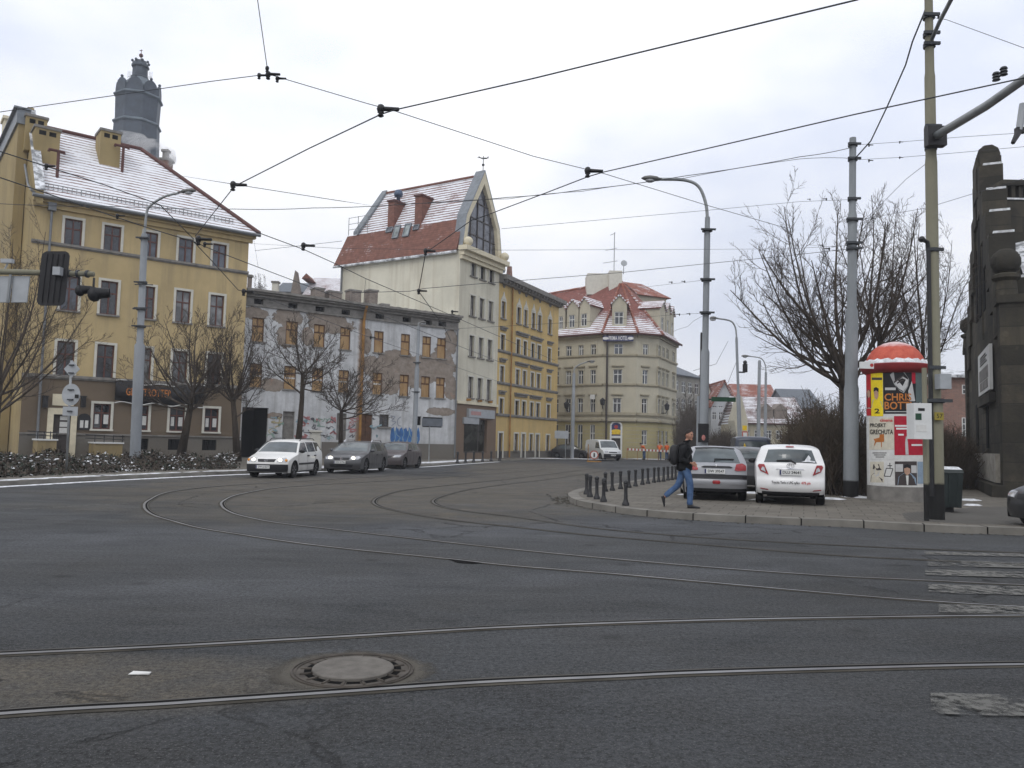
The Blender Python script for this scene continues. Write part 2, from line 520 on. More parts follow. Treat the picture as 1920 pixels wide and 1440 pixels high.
def paving_mat(name, c, w=0.5, h=0.5, mort=0.012, off=0.5, grit=0.4):
 m = NT(name, 0.9, 0.25)
 b = m.n('ShaderNodeTexBrick')
 mp = m.n('ShaderNodeMapping'); m.put(mp.inputs['Vector'], m.pos); mp.inputs['Rotation'].default_value = (0, 0, 0.35)
 m.put(b.inputs['Vector'], mp.outputs[0])
 b.offset = off
 b.inputs['Scale'].default_value = 1.0
 b.inputs['Brick Width'].default_value = w; b.inputs['Row Height'].default_value = h; b.inputs['Mortar Size'].default_value = mort
 m.put(b.inputs['Color1'], shade(c, 0.85)); m.put(b.inputs['Color2'], shade(c, 1.12)); m.put(b.inputs['Mortar'], shade(c, 0.45))
 f = m.noise(1.0, 6, 0.65); g = m.noise(26, 4, 0.7)
 col = m.mix(m.remap(f, 0.4, 0.7, 0, 0.55), b.outputs['Color'], shade(c, 0.6))
 col = m.mix(m.remap(g, 0.5, 0.75, 0, grit), col, shade(c, 0.45))
 m.col(col)
 m.bump(m.math('ADD', m.math('MULTIPLY', b.outputs['Fac'], -0.8), m.math('MULTIPLY', g, 0.5)), 0.5, 0.015)
 return m.mat
def snow_mat():
 m = NT('snow', 0.75, 0.3)
 g = m.noise(6, 6, 0.7)
 m.col(m.mix(m.remap(g, 0.35, 0.65), (0.42, 0.43, 0.44), (0.82, 0.84, 0.87)))
 m.bump(m.noise(12, 5), 0.6, 0.03)
 return m.mat
def bark(name, c):
 m = NT(name, 0.95, 0.15)
 f = m.noise(5, 5, 0.7, stretch=(1, 1, 0.25))
 m.col(m.mix(m.remap(f, 0.35, 0.65), shade(c, 0.6), shade(c, 1.35)))
 m.bump(f, 0.5, 0.02)
 return m.mat
def concrete_pole(name, c, black_to=None):
 m = NT(name, 0.85, 0.3)
 f = m.noise(1.4, 6, 0.65, stretch=(1, 1, 0.3)); g = m.noise(40, 3)
 col = m.mix(m.remap(f, 0.35, 0.7), shade(c, 0.82), shade(c, 1.12))
 col = m.mix(m.remap(g, 0.5, 0.75, 0, 0.35), col, shade(c, 0.6))
 if black_to is not None:
  z = m.sep(m.pos)[2]
  col = m.mix(m.remap(m.math('ADD', z, m.math('MULTIPLY', m.noise(4, 4), 0.08)), black_to + 0.05, black_to), col, (0.012, 0.012, 0.012))
 m.col(col)
 m.bump(g, 0.2, 0.01)
 return m.mat
def derelict_mat(wall, spots, rust_u):
 """old white render, fallen off in patches down to the brown coat; UV = metres on the wall"""
 m = NT('peeling_render', 0.95, 0.15)
 u, z, _ = m.sep(m.uv)
 n1 = m.noise(1.1, 6, 0.65, vec=m.uv); n2 = m.noise(4.0, 5, 0.65, vec=m.uv)
 wob = m.math('ADD', m.math('MULTIPLY', m.math('SUBTRACT', n1, 0.5), 2.6), m.math('MULTIPLY', m.math('SUBTRACT', n2, 0.5), 1.0))
 white = m.mix(m.remap(n1, 0.3, 0.7), (0.41, 0.42, 0.43), (0.63, 0.64, 0.65))
 st = m.noise(1.0, 5, 0.65, vec=m.uv, stretch=(2.2, 0.14, 1))
 white = m.mix(m.remap(st, 0.48, 0.7, 0, 0.6), white, (0.25, 0.245, 0.235))
 white = m.mix(m.remap(n2, 0.55, 0.75, 0, 0.3), white, (0.3, 0.3, 0.3))
 coat = m.mix(m.remap(m.noise(2.2, 6, 0.7, vec=m.uv), 0.3, 0.7), (0.19, 0.155, 0.125), (0.33, 0.285, 0.245))
 br = m.n('ShaderNodeTexBrick'); m.put(br.inputs['Vector'], m.uv)
 br.inputs['Scale'].default_value = 1.0; br.inputs['Brick Width'].default_value = 0.27; br.inputs['Row Height'].default_value = 0.085
 m.put(br.inputs['Color1'], (0.27, 0.12, 0.08)); m.put(br.inputs['Color2'], (0.36, 0.18, 0.12)); m.put(br.inputs['Mortar'], (0.3, 0.27, 0.23))
 coat = m.mix(m.remap(m.noise(0.8, 5, 0.7, vec=m.uv, off=(5, 3, 0)), 0.58, 0.66, 0, 0.8), coat, br.outputs['Color'])
 mask = None
 for (a, b, ra, rb) in spots:
  q = m.blob(u, z, a, b, ra, rb, wob, 0.06)
  mask = q if mask is None else m.most(mask, q)
 col = m.mix(mask, white, coat)
 rim = m.math('MULTIPLY', m.math('MULTIPLY', mask, m.math('SUBTRACT', 1.0, mask)), 3.0)
 col = m.mix(rim, col, (0.12, 0.1, 0.08))
 zz = m.math('ADD', z, m.math('MULTIPLY', n1, -1.4))
 col = m.mix(m.remap(zz, 0.9, -0.5, 0, 0.75), col, (0.16, 0.15, 0.125))
 ru = m.math('ADD', m.math('SUBTRACT', u, rust_u), m.math('MULTIPLY', m.math('SUBTRACT', n2, 0.5), 0.35))
 col = m.mix(m.remap(m.math('ABSOLUTE', ru), 0.32, 0.1, 0, 0.8), col, (0.24, 0.13, 0.05))
 m.col(col)
 m.bump(m.math('ADD', m.math('MULTIPLY', mask, -1.0), m.math('MULTIPLY', n2, 0.4)), 0.6, 0.04)
 return m.mat
def ply_mat():
 m = NT('weathered_board', 0.85, 0.25)
 f = m.noise(3.0, 6, 0.65, stretch=(1, 1, 0.25)); g = m.noise(0.5, 3)
 col = m.mix(m.remap(f, 0.3, 0.7), (0.30, 0.18, 0.08), (0.44, 0.30, 0.155))
 col = m.mix(m.remap(g, 0.5, 0.75, 0, 0.5), col, (0.24, 0.13, 0.05))
 m.col(col); m.bump(f, 0.3, 0.01)
 return m.mat
def stone_mat():
 m = NT('sooty_sandstone', 0.95, 0.15)
 b = m.n('ShaderNodeTexBrick'); m.put(b.inputs['Vector'], m.uv)
 b.inputs['Scale'].default_value = 1.0; b.inputs['Brick Width'].default_value = 1.25; b.inputs['Row Height'].default_value = 0.62; b.inputs['Mortar Size'].default_value = 0.018
 m.put(b.inputs['Color1'], (0.042, 0.039, 0.031)); m.put(b.inputs['Color2'], (0.085, 0.075, 0.056)); m.put(b.inputs['Mortar'], (0.04, 0.037, 0.03))
 f = m.noise(0.7, 7, 0.7); st = m.noise(1.3, 5, 0.7, stretch=(1.5, 1.5, 0.15))
 col = m.mix(m.remap(f, 0.4, 0.68, 0, 0.9), b.outputs['Color'], (0.028, 0.027, 0.025))
 col = m.mix(m.remap(st, 0.5, 0.72, 0, 0.7), col, (0.035, 0.034, 0.03))
 col = m.mix(m.remap(m.noise(1.6, 5), 0.6, 0.72, 0, 0.3), col, (0.18, 0.16, 0.12))
 m.col(col)
 m.bump(m.math('ADD', m.math('MULTIPLY', b.outputs['Fac'], -1.0), m.math('MULTIPLY', m.noise(9, 5), 0.6)), 0.7, 0.04)
 return m.mat
M = {}
M['asphalt'] = asphalt_mat()
M['paving'] = paving_mat('concrete_paving', (0.155, 0.142, 0.12))
M['setts'] = paving_mat('stone_setts', (0.135, 0.128, 0.115), 0.17, 0.11, 0.02)
M['kerb'] = plain('kerb_granite', (0.185, 0.175, 0.155), 0.9, 0.25, vary=0.25, scale=2.0, grain=0.3)
M['snow'] = snow_mat()
M['earth'] = plain('bare_earth', (0.05, 0.04, 0.03), 0.95, 0.1, vary=0.4, scale=2.0, grain=0.4)
M['rail'] = plain('worn_rail_steel', (0.24, 0.24, 0.245), 0.42, 0.5, 0.75, vary=0.25, scale=1.5)
M['rail_dirty'] = plain('dull_rail_steel', (0.085, 0.08, 0.072), 0.6, 0.4, 0.4, vary=0.3, scale=1.5)
M['groove'] = plain('rail_groove', (0.008, 0.008, 0.008), 0.95, 0.05)
M['joint'] = plain('rail_joint_filler', (0.062, 0.057, 0.047), 0.95, 0.1, vary=0.35, scale=3)
M['cast'] = plain('cast_iron', (0.075, 0.065, 0.055), 0.75, 0.35, 0.2, vary=0.35, scale=9, grain=0.4)
M['cover_fill'] = plain('manhole_concrete', (0.135, 0.125, 0.112), 0.9, 0.2, vary=0.2, scale=12, grain=0.5)
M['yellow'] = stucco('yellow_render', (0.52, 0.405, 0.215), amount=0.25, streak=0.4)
M['yellow_shade'] = stucco('shaded_yellow_render', (0.36, 0.28, 0.14), dirt=(0.13, 0.11, 0.08), streak=0.4)  # shade of the gable side put into the colour; chimneys, parapets share it
M['yellow2'] = stucco('golden_render', (0.60, 0.435, 0.185), amount=0.25, streak=0.3)
M['brown_base'] = stucco('brown_base_render', (0.175, 0.135, 0.095), amount=0.3, streak=0.2)
M['grey_base'] = stucco('grey_plinth_render', (0.155, 0.145, 0.13), amount=0.4, streak=0.3)
M['cream'] = stucco('cream_render', (0.65, 0.62, 0.51), dirt=(0.32, 0.27, 0.19), amount=0.2, streak=0.35)
M['cream_trim'] = plain('cream_trim', (0.66, 0.60, 0.45), 0.85, 0.25, vary=0.1)
M['hotel'] = stucco('hotel_cream_render', (0.50, 0.468, 0.37), dirt=(0.2, 0.18, 0.14), amount=0.1, streak=0.2)
M['hotel_base'] = stucco('hotel_yellow_render', (0.42, 0.37, 0.20), dirt=(0.2, 0.17, 0.1), amount=0.35, streak=0.2)
M['hotel_trim'] = plain('hotel_trim', (0.36, 0.325, 0.24), 0.85, 0.25)
M['white_trim'] = plain('white_trim', (0.58, 0.565, 0.50), 0.8, 0.3, vary=0.08)
M['grey_trim'] = plain('grey_stone_trim', (0.21, 0.20, 0.185), 0.9, 0.2, vary=0.25)
M['wood_red'] = plain('red_brown_window_wood', (0.105, 0.038, 0.028), 0.5, 0.4, vary=0.2)
M['wood_dark'] = plain('dark_window_wood', (0.05, 0.04, 0.035), 0.55, 0.4)
M['wood_door'] = plain('old_door_wood', (0.11, 0.055, 0.03), 0.7, 0.3, vary=0.3)
M['white_pvc'] = plain('white_window_frame', (0.62, 0.63, 0.62), 0.45, 0.4, vary=0.05)
M['glass_pale'] = glass('pale_window_glass', (0.13, 0.135, 0.14), 0.12)
M['glass_deep'] = glass('deep_window_glass', (0.016, 0.018, 0.022), 0.05)
M['glass'] = glass('window_glass', (0.05, 0.06, 0.08))
M['glass_dim'] = glass('dim_window_glass', (0.028, 0.03, 0.035), 0.15)
M['curtain'] = glass('curtained_glass', (0.22, 0.215, 0.21), 0.2, 0.5)
M['shop_glass'] = glass('shop_glass', (0.035, 0.035, 0.03), 0.03)
M['gable_glass'] = glass('gable_glazing', (0.075, 0.078, 0.095), 0.12)
M['void'] = plain('dark_interior', (0.012, 0.012, 0.012), 0.95, 0.05)
M['board'] = ply_mat()
M['grey_board'] = plain('grey_board', (0.19, 0.18, 0.165), 0.85, 0.2, vary=0.3)
M['tile_snow'] = tiles('snowy_red_tiles', (0.20, 0.085, 0.065), snow=0.63, row=0.34, colw=0.3, snow_top=11.0)
M['tile_red'] = tiles('red_flat_tiles', (0.215, 0.10, 0.075), snow=0.0, row=0.22, colw=0.2)
M['tile_fleck'] = tiles('flecked_red_tiles', (0.215, 0.10, 0.075), snow=0.10, row=0.22, colw=0.2)
M['tile_frost'] = tiles('frosted_red_tiles', (0.21, 0.10, 0.082), snow=0.46, row=0.3, colw=0.35)
M['tile_orange'] = tiles('orange_red_tiles', (0.27, 0.098, 0.065), snow=0.2, row=0.35, colw=0.3)
M['tile_hotel'] = tiles('hotel_frosted_tiles', (0.22, 0.085, 0.068), snow=0.43, row=0.36, colw=0.35, snow_top=4.5)
M['slate'] = plain('slate_roof', (0.10, 0.115, 0.135), 0.6, 0.4, vary=0.2)
M['zinc'] = plain('zinc_sheet', (0.19, 0.21, 0.23), 0.5, 0.5, 0.3, vary=0.2)
M['zinc_snow'] = (lambda m: (m.col(m.mix(m.remap(m.noise(1.8, 5, 0.7), 0.42, 0.58), (0.20, 0.21, 0.22), (0.78, 0.80, 0.83))), m.mat)[1])(NT('snowy_zinc', 0.6, 0.4))
M['copper'] = plain('dark_tower_copper', (0.050, 0.066, 0.088), 0.6, 0.4, 0.1, vary=0.25, scale=0.6)
M['copper_pale'] = plain('pale_tower_copper', (0.12, 0.15, 0.175), 0.6, 0.4, 0.1, vary=0.2, scale=0.6)
M['pipe'] = plain('grey_downpipe', (0.17, 0.18, 0.19), 0.5, 0.45, 0.3)
M['rust_pipe'] = plain('rusty_pipe', (0.30, 0.16, 0.05), 0.85, 0.2, vary=0.4, scale=2)
M['red_iron'] = plain('red_brown_iron', (0.09, 0.03, 0.025), 0.6, 0.4)
M['brick'] = brickwork('red_brick', (0.24, 0.10, 0.07))
M['brick_grey'] = brickwork('sooty_chimney_brick', (0.20, 0.155, 0.13), dirt=0.7)
M['stone'] = stone_mat()
M['pole_light'] = concrete_pole('pale_concrete_pole', (0.27, 0.29, 0.31))
M['pole_black'] = concrete_pole('concrete_pole_black_foot', (0.25, 0.27, 0.285), 0.62)
M['pole_green'] = concrete_pole('olive_concrete_pole', (0.235, 0.225, 0.165), 0.88)
M['steel'] = plain('galvanised_steel', (0.27, 0.285, 0.29), 0.5, 0.5, 0.4, vary=0.2)
M['sign_back'] = plain('sign_back', (0.36, 0.38, 0.40), 0.5, 0.4, 0.2)
M['black'] = plain('black_plastic', (0.014, 0.014, 0.016), 0.55, 0.35, vary=0.25)
M['black_iron'] = plain('black_painted_iron', (0.018, 0.018, 0.02), 0.5, 0.4, vary=0.2, scale=10)
M['wire'] = plain('wire', (0.05, 0.055, 0.062), 0.6, 0.3)
M['white_sheet'] = plain('white_sheet', (0.66, 0.67, 0.66), 0.55, 0.4, vary=0.06)
M['paper'] = plain('poster_paper', (0.62, 0.62, 0.60), 0.8, 0.2, vary=0.08, scale=8)
M['red'] = plain('red_paint', (0.42, 0.03, 0.025), 0.45, 0.45, vary=0.15)
M['orange'] = plain('orange_cloth', (0.85, 0.17, 0.04), 0.8, 0.2)
M['green_sign'] = plain('green_sign', (0.012, 0.06, 0.03), 0.5, 0.4)
M['blue_sign'] = plain('navy_sign', (0.025, 0.03, 0.11), 0.5, 0.4)
M['letter_white'] = plain('white_letters', (0.7, 0.7, 0.7), 0.6, 0.3, vary=0.04)
M['letter_black'] = plain('black_letters', (0.02, 0.02, 0.02), 0.7, 0.2)
M['letter_orange'] = plain('orange_letters', (0.50, 0.18, 0.04), 0.6, 0.3)
M['letter_red'] = plain('red_letters', (0.5, 0.03, 0.03), 0.6, 0.3)
M['yellow_paint'] = plain('yellow_paint', (0.75, 0.52, 0.03), 0.6, 0.3)
M['skin'] = plain('skin', (0.42, 0.22, 0.15), 0.55, 0.35, vary=0.1, scale=20)
M['hair'] = plain('dark_hair', (0.016, 0.010, 0.008), 0.7, 0.3, scale=40, vary=0.4)
M['leather'] = plain('black_jacket', (0.008, 0.0085, 0.010), 0.75, 0.2, vary=0.5, scale=8, grain=0.3)
M['denim'] = (lambda m: (m.col(m.mix(m.remap(m.noise(5, 5, 0.6), 0.3, 0.72), (0.028, 0.058, 0.14), (0.10, 0.17, 0.30))), m.bump(m.noise(14, 4), 0.5, 0.02), m.mat)[2])(NT('denim', 0.9, 0.15))
M['bark'] = bark('brown_bark', (0.052, 0.042, 0.033))
M['twig'] = bark('dark_twigs', (0.078, 0.064, 0.053))
M['twig_red'] = bark('brown_thicket_twigs', (0.088, 0.070, 0.052))
M['leaf'] = plain('dark_evergreen_leaf', (0.018, 0.026, 0.016), 0.7, 0.25, vary=0.5, scale=4)
# ------------------------------------------------------------------ the setting: ground, road, pavements
def sheet(name, poly, z, mat, kind='structure', label=None, z0=None):
 """flat ground piece; with z0 it is a slab with real edges"""
 mb = MB()
 if z0 is None:
  mb.add([(p[0], p[1], z) for p in poly], [tuple(range(len(poly)))], 0, [(p[0], p[1]) for p in poly])
  b = mb.build(name, mat, fix=False)
  if b.data.polygons[0].normal.z < 0: b.data.flip_normals()
 else:
  mb.prism([(p[0], p[1], z0) for p in poly], None, (0, 0, z - z0))
  b = mb.build(name, mat)
 bm = bmesh.new(); bm.from_mesh(b.data); bmesh.ops.triangulate(bm, faces=[f for f in bm.faces if len(f.verts) > 4]); bm.to_mesh(b.data); bm.free()
 return tag(b, label, kind=kind)
def g2(px, py, z=0.0):
 p = rz(px, py, z); return V((p.x, p.y))
def offset_line(pts, d):
 out = []
 for i, p in enumerate(pts):
  t = (pts[min(i + 1, len(pts) - 1)] - pts[max(i - 1, 0)]).normalized()
  out.append(p + V((-t.y, t.x)) * d)
 return out
def strip(mb, pts, w0, w1, z, m=0):
 a = offset_line(pts, w0); b = offset_line(pts, w1)
 n = len(pts)
 mb.add([(p.x, p.y, z) for p in a] + [(p.x, p.y, z) for p in b], [(i, i + 1, n + i + 1, n + i) for i in range(n - 1)], m, [(p.x, p.y) for p in a + b])
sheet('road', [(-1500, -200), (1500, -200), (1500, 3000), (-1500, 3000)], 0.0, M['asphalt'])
LK = [V(p) for p in [(-20.6, -4.0), (-16.4, 13.4)]] + [g2(0, 912), g2(215, 900), g2(430, 890), g2(600, 884), g2(780, 876), g2(860, 870.5), g2(930, 866)]
LK += [V((0.9, 66)), V((3.2, 74)), V((5.6, 80.5)), V((3.5, 86)), V((-2, 91)), V((-20, 104))]
LKs = [p.to_2d() for p in crom([(p.x, p.y, 0) for p in LK[:12]], 6)] + LK[12:]
left_poly = [(p.x, p.y) for p in LKs] + [(-120, 104), (-120, -4)]
sheet('pavement', left_poly, 0.12, M['paving'], z0=-0.1)
kb = MB(); strip(kb, LKs[:-3], -0.02, 0.16, 0.135)
a = offset_line(LKs[:-3], -0.02)
n = len(a)
kb.add([(p.x, p.y, 0.135) for p in a] + [(p.x, p.y, -0.05) for p in a], [(i, i + 1, n + i + 1, n + i) for i in range(n - 1)])
tag(kb.build('kerb', M['kerb']), kind='structure')
corner_px = [(1920, 1004), (1800, 1000), (1700, 995), (1600, 989), (1450, 983), (1300, 975), (1200, 967), (1130, 957), (1085, 948), (1067, 938), (1072, 930), (1098, 922)]
RK = [V((30, 13.2)), V((16, 14.0))] + [g2(*q) for q in corner_px] + [g2(1148, 915), g2(1205, 904), g2(1267, 893)]
e = (RK[-1] - RK[-3]).normalized()
RK += [RK[-1] + e * 12, RK[-1] + e * 30 + V((1.5, 0)), RK[-1] + e * 70 + V((10, 0)), V((75, 150))]
RKs = [p.to_2d() for p in crom([(p.x, p.y, 0) for p in RK], 6)]
sheet('pavement', [(p.x, p.y) for p in RKs] + [(140, 150), (140, 13.2)], 0.12, M['paving'], z0=-0.1)
kb = MB(); strip(kb, RKs, 0.02, -0.28, 0.135)
def dense(pts, step):
 out = []
 for p, q in zip(pts, pts[1:]):
  n = max(1, int((q - p).length / step))
  out += [p.lerp(q, i / n) for i in range(n)]
 return out + [pts[-1]]
acc = 0; dk = dense([p for p in RKs if p.y < 40 and p.x < 20], .1)
for p, q in zip(dk, dk[1:]):
 acc += (q - p).length
 if acc > 1.0:
  acc = 0; t = (q - p).normalized() * .012; nn = V((-t.y, t.x)).normalized()
  c4 = [p + nn * .024 - t, p + nn * .024 + t, p - nn * .285 + t, p - nn * .285 - t]
  kb.add([(v.x, v.y, .1375) for v in c4] + [(c4[0].x, c4[0].y, 0), (c4[1].x, c4[1].y, 0)], [(0, 1, 2, 3), (0, 1, 5, 4)], 1)
a = offset_line(RKs, 0.02); n = len(a)
kb.add([(p.x, p.y, 0.135) for p in a] + [(p.x, p.y, -0.05) for p in a], [(i, i + 1, n + i + 1, n + i) for i in range(n - 1)])
tag(kb.build('kerb', [M['kerb'], M['groove']]), kind='structure')
random.seed(4); db = MB()
for k in range(260):
 i = random.randrange(len(dk) - 1); p = dk[i]; t = (dk[i + 1] - p).normalized(); w = abs(random.gauss(0, .16)) + .03
 if p.y > 30: continue
 db.ball((p.x - t.y * w, p.y + t.x * w, .004), random.uniform(.008, .028), 5, 0, (1.3, 1, .4))
for k in range(70):
 g = rz(random.uniform(1040, 1080), random.uniform(932, 946)); db.ball((g.x, g.y, .005), random.uniform(.01, .045), 5, 0, (1.4, 1, .4))
tag(db.build('gutter_debris', M['joint']), 'grit and dead leaves gathered in the gutter of the right kerb', 'litter', kind='stuff')
sheet('pavement', [(p.x, p.y) for p in (g2(1700, 976, .124), g2(1800, 981, .124), g2(1990, 987, .124), g2(1990, 950, .124), g2(1840, 950, .124), g2(1690, 962, .124))], 0.124, M['setts'])
sheet('pavement', [(7.0, 83.2), (13.4, 82.0), (17.0, 83.4), (23.5, 95.5), (60, 150), (60, 170), (10, 170), (-4, 96)], 0.12, M['paving'], z0=-0.1)
mc = g2(662, 1258)
mh = thing('manhole_cover', 'round cast iron manhole cover set between the two nearest tram rails', 'manhole cover', (mc.x, mc.y, 0))
b = MB(); b.lathe([(0.0, 0.003), (0.40, 0.003), (0.405, -0.02)], 48, (mc.x, mc.y, 0.004)); b.build('frame', M['cast'], mh, smooth=True, angle=0.6)
b = MB()
b.lathe([(0.265, 0.0), (0.265, 0.019), (0.258, 0.024), (0.0, 0.026)], 48, (mc.x, mc.y, 0.004)); b.build('cover_plate', M['cover_fill'], mh, smooth=True, angle=0.6)
b = MB()
for r in (0.395, 0.372): b.tube([(mc.x + r * cos(t * pi / 24), mc.y + r * sin(t * pi / 24), 0.010) for t in range(49)], 0.006, 5)
for k in range(16):
 t = 2 * pi * k / 16
 b.tube([(mc.x + r * cos(t), mc.y + r * sin(t), 0.009) for r in (0.262, 0.345)], 0.008, 5)
b.build('ring_ribs', M['cast'], mh, smooth=True)
b = MB()
for k in range(16):
 t0 = 2 * pi * (k + 0.14) / 16; t1 = 2 * pi * (k + 0.86) / 16
 q = [(mc.x + r * cos(t), mc.y + r * sin(t), 0.0085) for r, t in ((0.272, t0), (0.272, t1), (0.318, t1), (0.318, t0))]
 b.quad(*q)
b.build('vent_slot', M['groove'], mh)
random.seed(5)
b = MB(); ring = []
for k in range(40):
 t = 2 * pi * k / 40
 ring.append((mc.x + .68 * cos(t), mc.y + .64 * sin(t), 0.003))
b.add(ring, [tuple(range(40))]);
cm = NT('cement_collar', 0.95, 0.15); X_, Y_, _z = cm.sep(cm.pos); cn = cm.noise(6, 6, 0.75)
cm.col(cm.mix(cm.remap(cn, .3, .7), (0.06, 0.055, 0.047), (0.125, 0.115, 0.098)))
ck = cm.blob(X_, Y_, mc.x, mc.y, .50, .46, cm.math('MULTIPLY', cm.math('SUBTRACT', cn, .5), 1.6), .25)
tr = cm.n('ShaderNodeBsdfTransparent'); mx = cm.n('ShaderNodeMixShader'); cm.put(mx.inputs[0], ck)
cm.t.links.new(tr.outputs[0], mx.inputs[1]); cm.t.links.new(cm.b.outputs[0], mx.inputs[2]); cm.t.links.new(mx.outputs[0], cm.t.nodes['Material Output'].inputs[0])
o = b.build('cement_collar', cm.mat, mh, fix=False)
def rail(mb, pts, shine=True):
 strip(mb, pts, -0.085, 0.085, 0.004, 2)
 strip(mb, pts, -0.04, 0.006, 0.009, 0 if shine else 1)
 strip(mb, pts, 0.006, 0.045, 0.0085, 3)
 strip(mb, pts, 0.045, 0.062, 0.009, 1)
def px_curve(pxs, sub=10): return [p.to_2d() for p in crom([(*g2(*q), 0) for q in pxs], sub)]
A1 = px_curve([(-700, 1262), (0, 1227), (300, 1213), (660, 1193), (960, 1176), (1300, 1164), (1600, 1158), (1920, 1154), (2500, 1150)])
A2 = offset_line(A1, 0)
A2 = px_curve([(-700, 1400), (0, 1339), (300, 1321), (400, 1314), (650, 1297), (900, 1280), (1150, 1269), (1300, 1262), (1600, 1253), (1920, 1246), (2500, 1240)])
B1 = px_curve([(1100, 869), (850, 885), (600, 900), (420, 911), (322, 922), (281, 938), (272, 951), (287, 965), (325, 977), (375, 990), (450, 1002), (550, 1017), (650, 1029), (750, 1039), (850, 1049), (960, 1061), (1160, 1077), (1360, 1095), (1560, 1113), (1710, 1125), (1920, 1138), (2400, 1160)])
B2 = px_curve([(1110, 873), (900, 890), (700, 903), (540, 913), (455, 926), (421, 939), (418, 950), (437, 962), (475, 972), (525, 981), (620, 992), (750, 1007), (960, 1030), (1160, 1049), (1360, 1066), (1560, 1080), (1730, 1088), (1920, 1097), (2400, 1118)])
C1 = px_curve([(1140, 875), (1000, 893), (850, 909), (760, 919), (717, 930), (702, 939), (706, 947), (730, 955), (790, 967), (850, 976), (960, 988), (1110, 1004), (1300, 1020), (1560, 1041), (1750, 1051), (1950, 1060)])
C2 = px_curve([(1150, 880), (1050, 896), (950, 908), (880, 918), (838, 928), (817, 936), (814, 943), (832, 951), (875, 959), (960, 969), (1110, 990), (1260, 1004), (1410, 1014), (1560, 1022), (1730, 1030), (1950, 1038)])
for nm, pair, shine, lab in (('a', (A1, A2), True, 'pair of tram rails crossing the foreground on both sides of the manhole'),
                             ('b', (B1, B2), True, 'pair of shiny tram rails curving left through the middle of the crossing'),
                             ('c', (C1, C2), False, 'pair of dull tram rails curving past the tip of the right pavement')):
 t = thing('tram_track', lab, 'tram rails', (0, 0, 0), group='tram rails in the crossing')
 for k, pts in enumerate(pair):
  b = MB(); rail(b, pts, shine or False)
  b.build('rail', [M['rail'], M['rail_dirty'], M['joint'], M['groove']], t, fix=False)
def worn_paint(sh=0.0):
 m = NT('worn_road_paint', 0.85, 0.25)
 f = m.noise(9, 6, 0.75); g = m.noise(1.1, 4)
 k = m.remap(m.math('ADD', f, m.math('MULTIPLY', m.math('SUBTRACT', g, 0.5), 0.6)), 0.44 - sh, 0.62 - sh)
 m.col(m.mix(m.remap(g, .3, .7), (0.115, 0.114, 0.106), (0.155, 0.152, 0.142)))
 tr = m.n('ShaderNodeBsdfTransparent'); mx = m.n('ShaderNodeMixShader'); m.put(mx.inputs[0], k)
 m.t.links.new(m.b.outputs[0], mx.inputs[1]); m.t.links.new(tr.outputs[0], mx.inputs[2]); m.t.links.new(mx.outputs[0], m.t.nodes['Material Output'].inputs[0])
 return m.mat
M['worn_paint'] = worn_paint()
zb = MB()
for i, (y0, y1) in enumerate(((1035, 1041), (1051, 1062), (1069, 1080), (1097, 1113), (1135, 1150), (1172, 1196), (1302, 1342))):
 x0 = 1733 + (y0 - 1040) * 0.045 + (i % 2) * 5
 if i in (5,): continue
 a, b2 = g2(x0, y0), g2(x0 + 1, y1)
 n0 = V((1, -0.03))
 if i == 6: tag(zb.build('zebra_crossing', M['worn_paint']), kind='structure'); zb = MB()
 if i == 4: a, b2 = g2(1760, y0), g2(1760, y1)
 for k in range(14):
  p = a + n0 * (k * 0.3); q = a + n0 * ((k + 1) * 0.3); r = b2 + n0 * ((k + 1) * 0.3); s_ = b2 + n0 * (k * 0.3)
  zb.quad((p.x, p.y, 0.0135), (q.x, q.y, 0.0135), (r.x, r.y, 0.0135), (s_.x, s_.y, 0.0135))
tag(zb.build('zebra_crossing', worn_paint(0.07)), kind='structure')
lb = MB()
for pxs in ([(60, 922), (160, 917), (260, 912)], [(0, 957), (130, 950), (240, 944)], [(455, 930), (560, 921), (640, 917)]):
 strip(lb, px_curve(pxs, 6), -0.05, 0.05, 0.004)
tag(lb.build('lane_marking', M['worn_paint'], fix=False), kind='structure')
b = MB()
hp0 = [(840, 1049), (862, 1050), (890, 1053), (905, 1057), (885, 1058), (858, 1056)]
b.add([(*g2(*q), 0.006) for q in hp0], [tuple(range(6))]); tag(b.build('road_hole', M['groove'], fix=False), kind='structure')
b = MB(); q = rz(262, 1264); b.hexa([q + V(p) for p in ((-.06, -.03, .004), (.07, -.02, .004), (.06, .03, .004), (-.05, .02, .004), (-.06, -.03, .007), (.07, -.02, .012), (.06, .03, .008), (-.05, .02, .014))])
tag(b.build('paper_scrap', M['paper']), 'flattened pale paper scrap lying on the road left of the manhole', 'litter')
random.seed(11)
def snow_strip(mb, pts, w0, w1, z, ragged=0.5, h=0.03):
 a = []; c = []
 for i, p in enumerate(pts):
  t = (pts[min(i + 1, len(pts) - 1)] - pts[max(i - 1, 0)]).normalized(); nn = V((-t.y, t.x))
  w = (w1 - w0)
  a.append(p + nn * (w0 + w * ragged * 0.5 * random.random())); c.append(p + nn * (w1 - w * ragged * random.random()))
 k = len(pts)
 mid = [(a[i] + c[i]) / 2 for i in range(k)]
 vs = [(p.x, p.y, z) for p in a] + [(p.x, p.y, z + h) for p in mid] + [(p.x, p.y, z) for p in c]
 mb.add(vs, [(r * k + i, r * k + i + 1, (r + 1) * k + i + 1, (r + 1) * k + i) for r in range(2) for i in range(k - 1)])
sn = MB()
near = [p for p in LKs if 14 < p.y < 34]
snow_strip(sn, dense([p for p in LKs if 14 < p.y < 62], 0.25), -0.40, -0.03, 0.003, 0.35, 0.02)
snow_strip(sn, dense([p for p in LKs if 14 < p.y < 46], 0.2), 0.10, 0.75, 0.136, 0.8, 0.02)
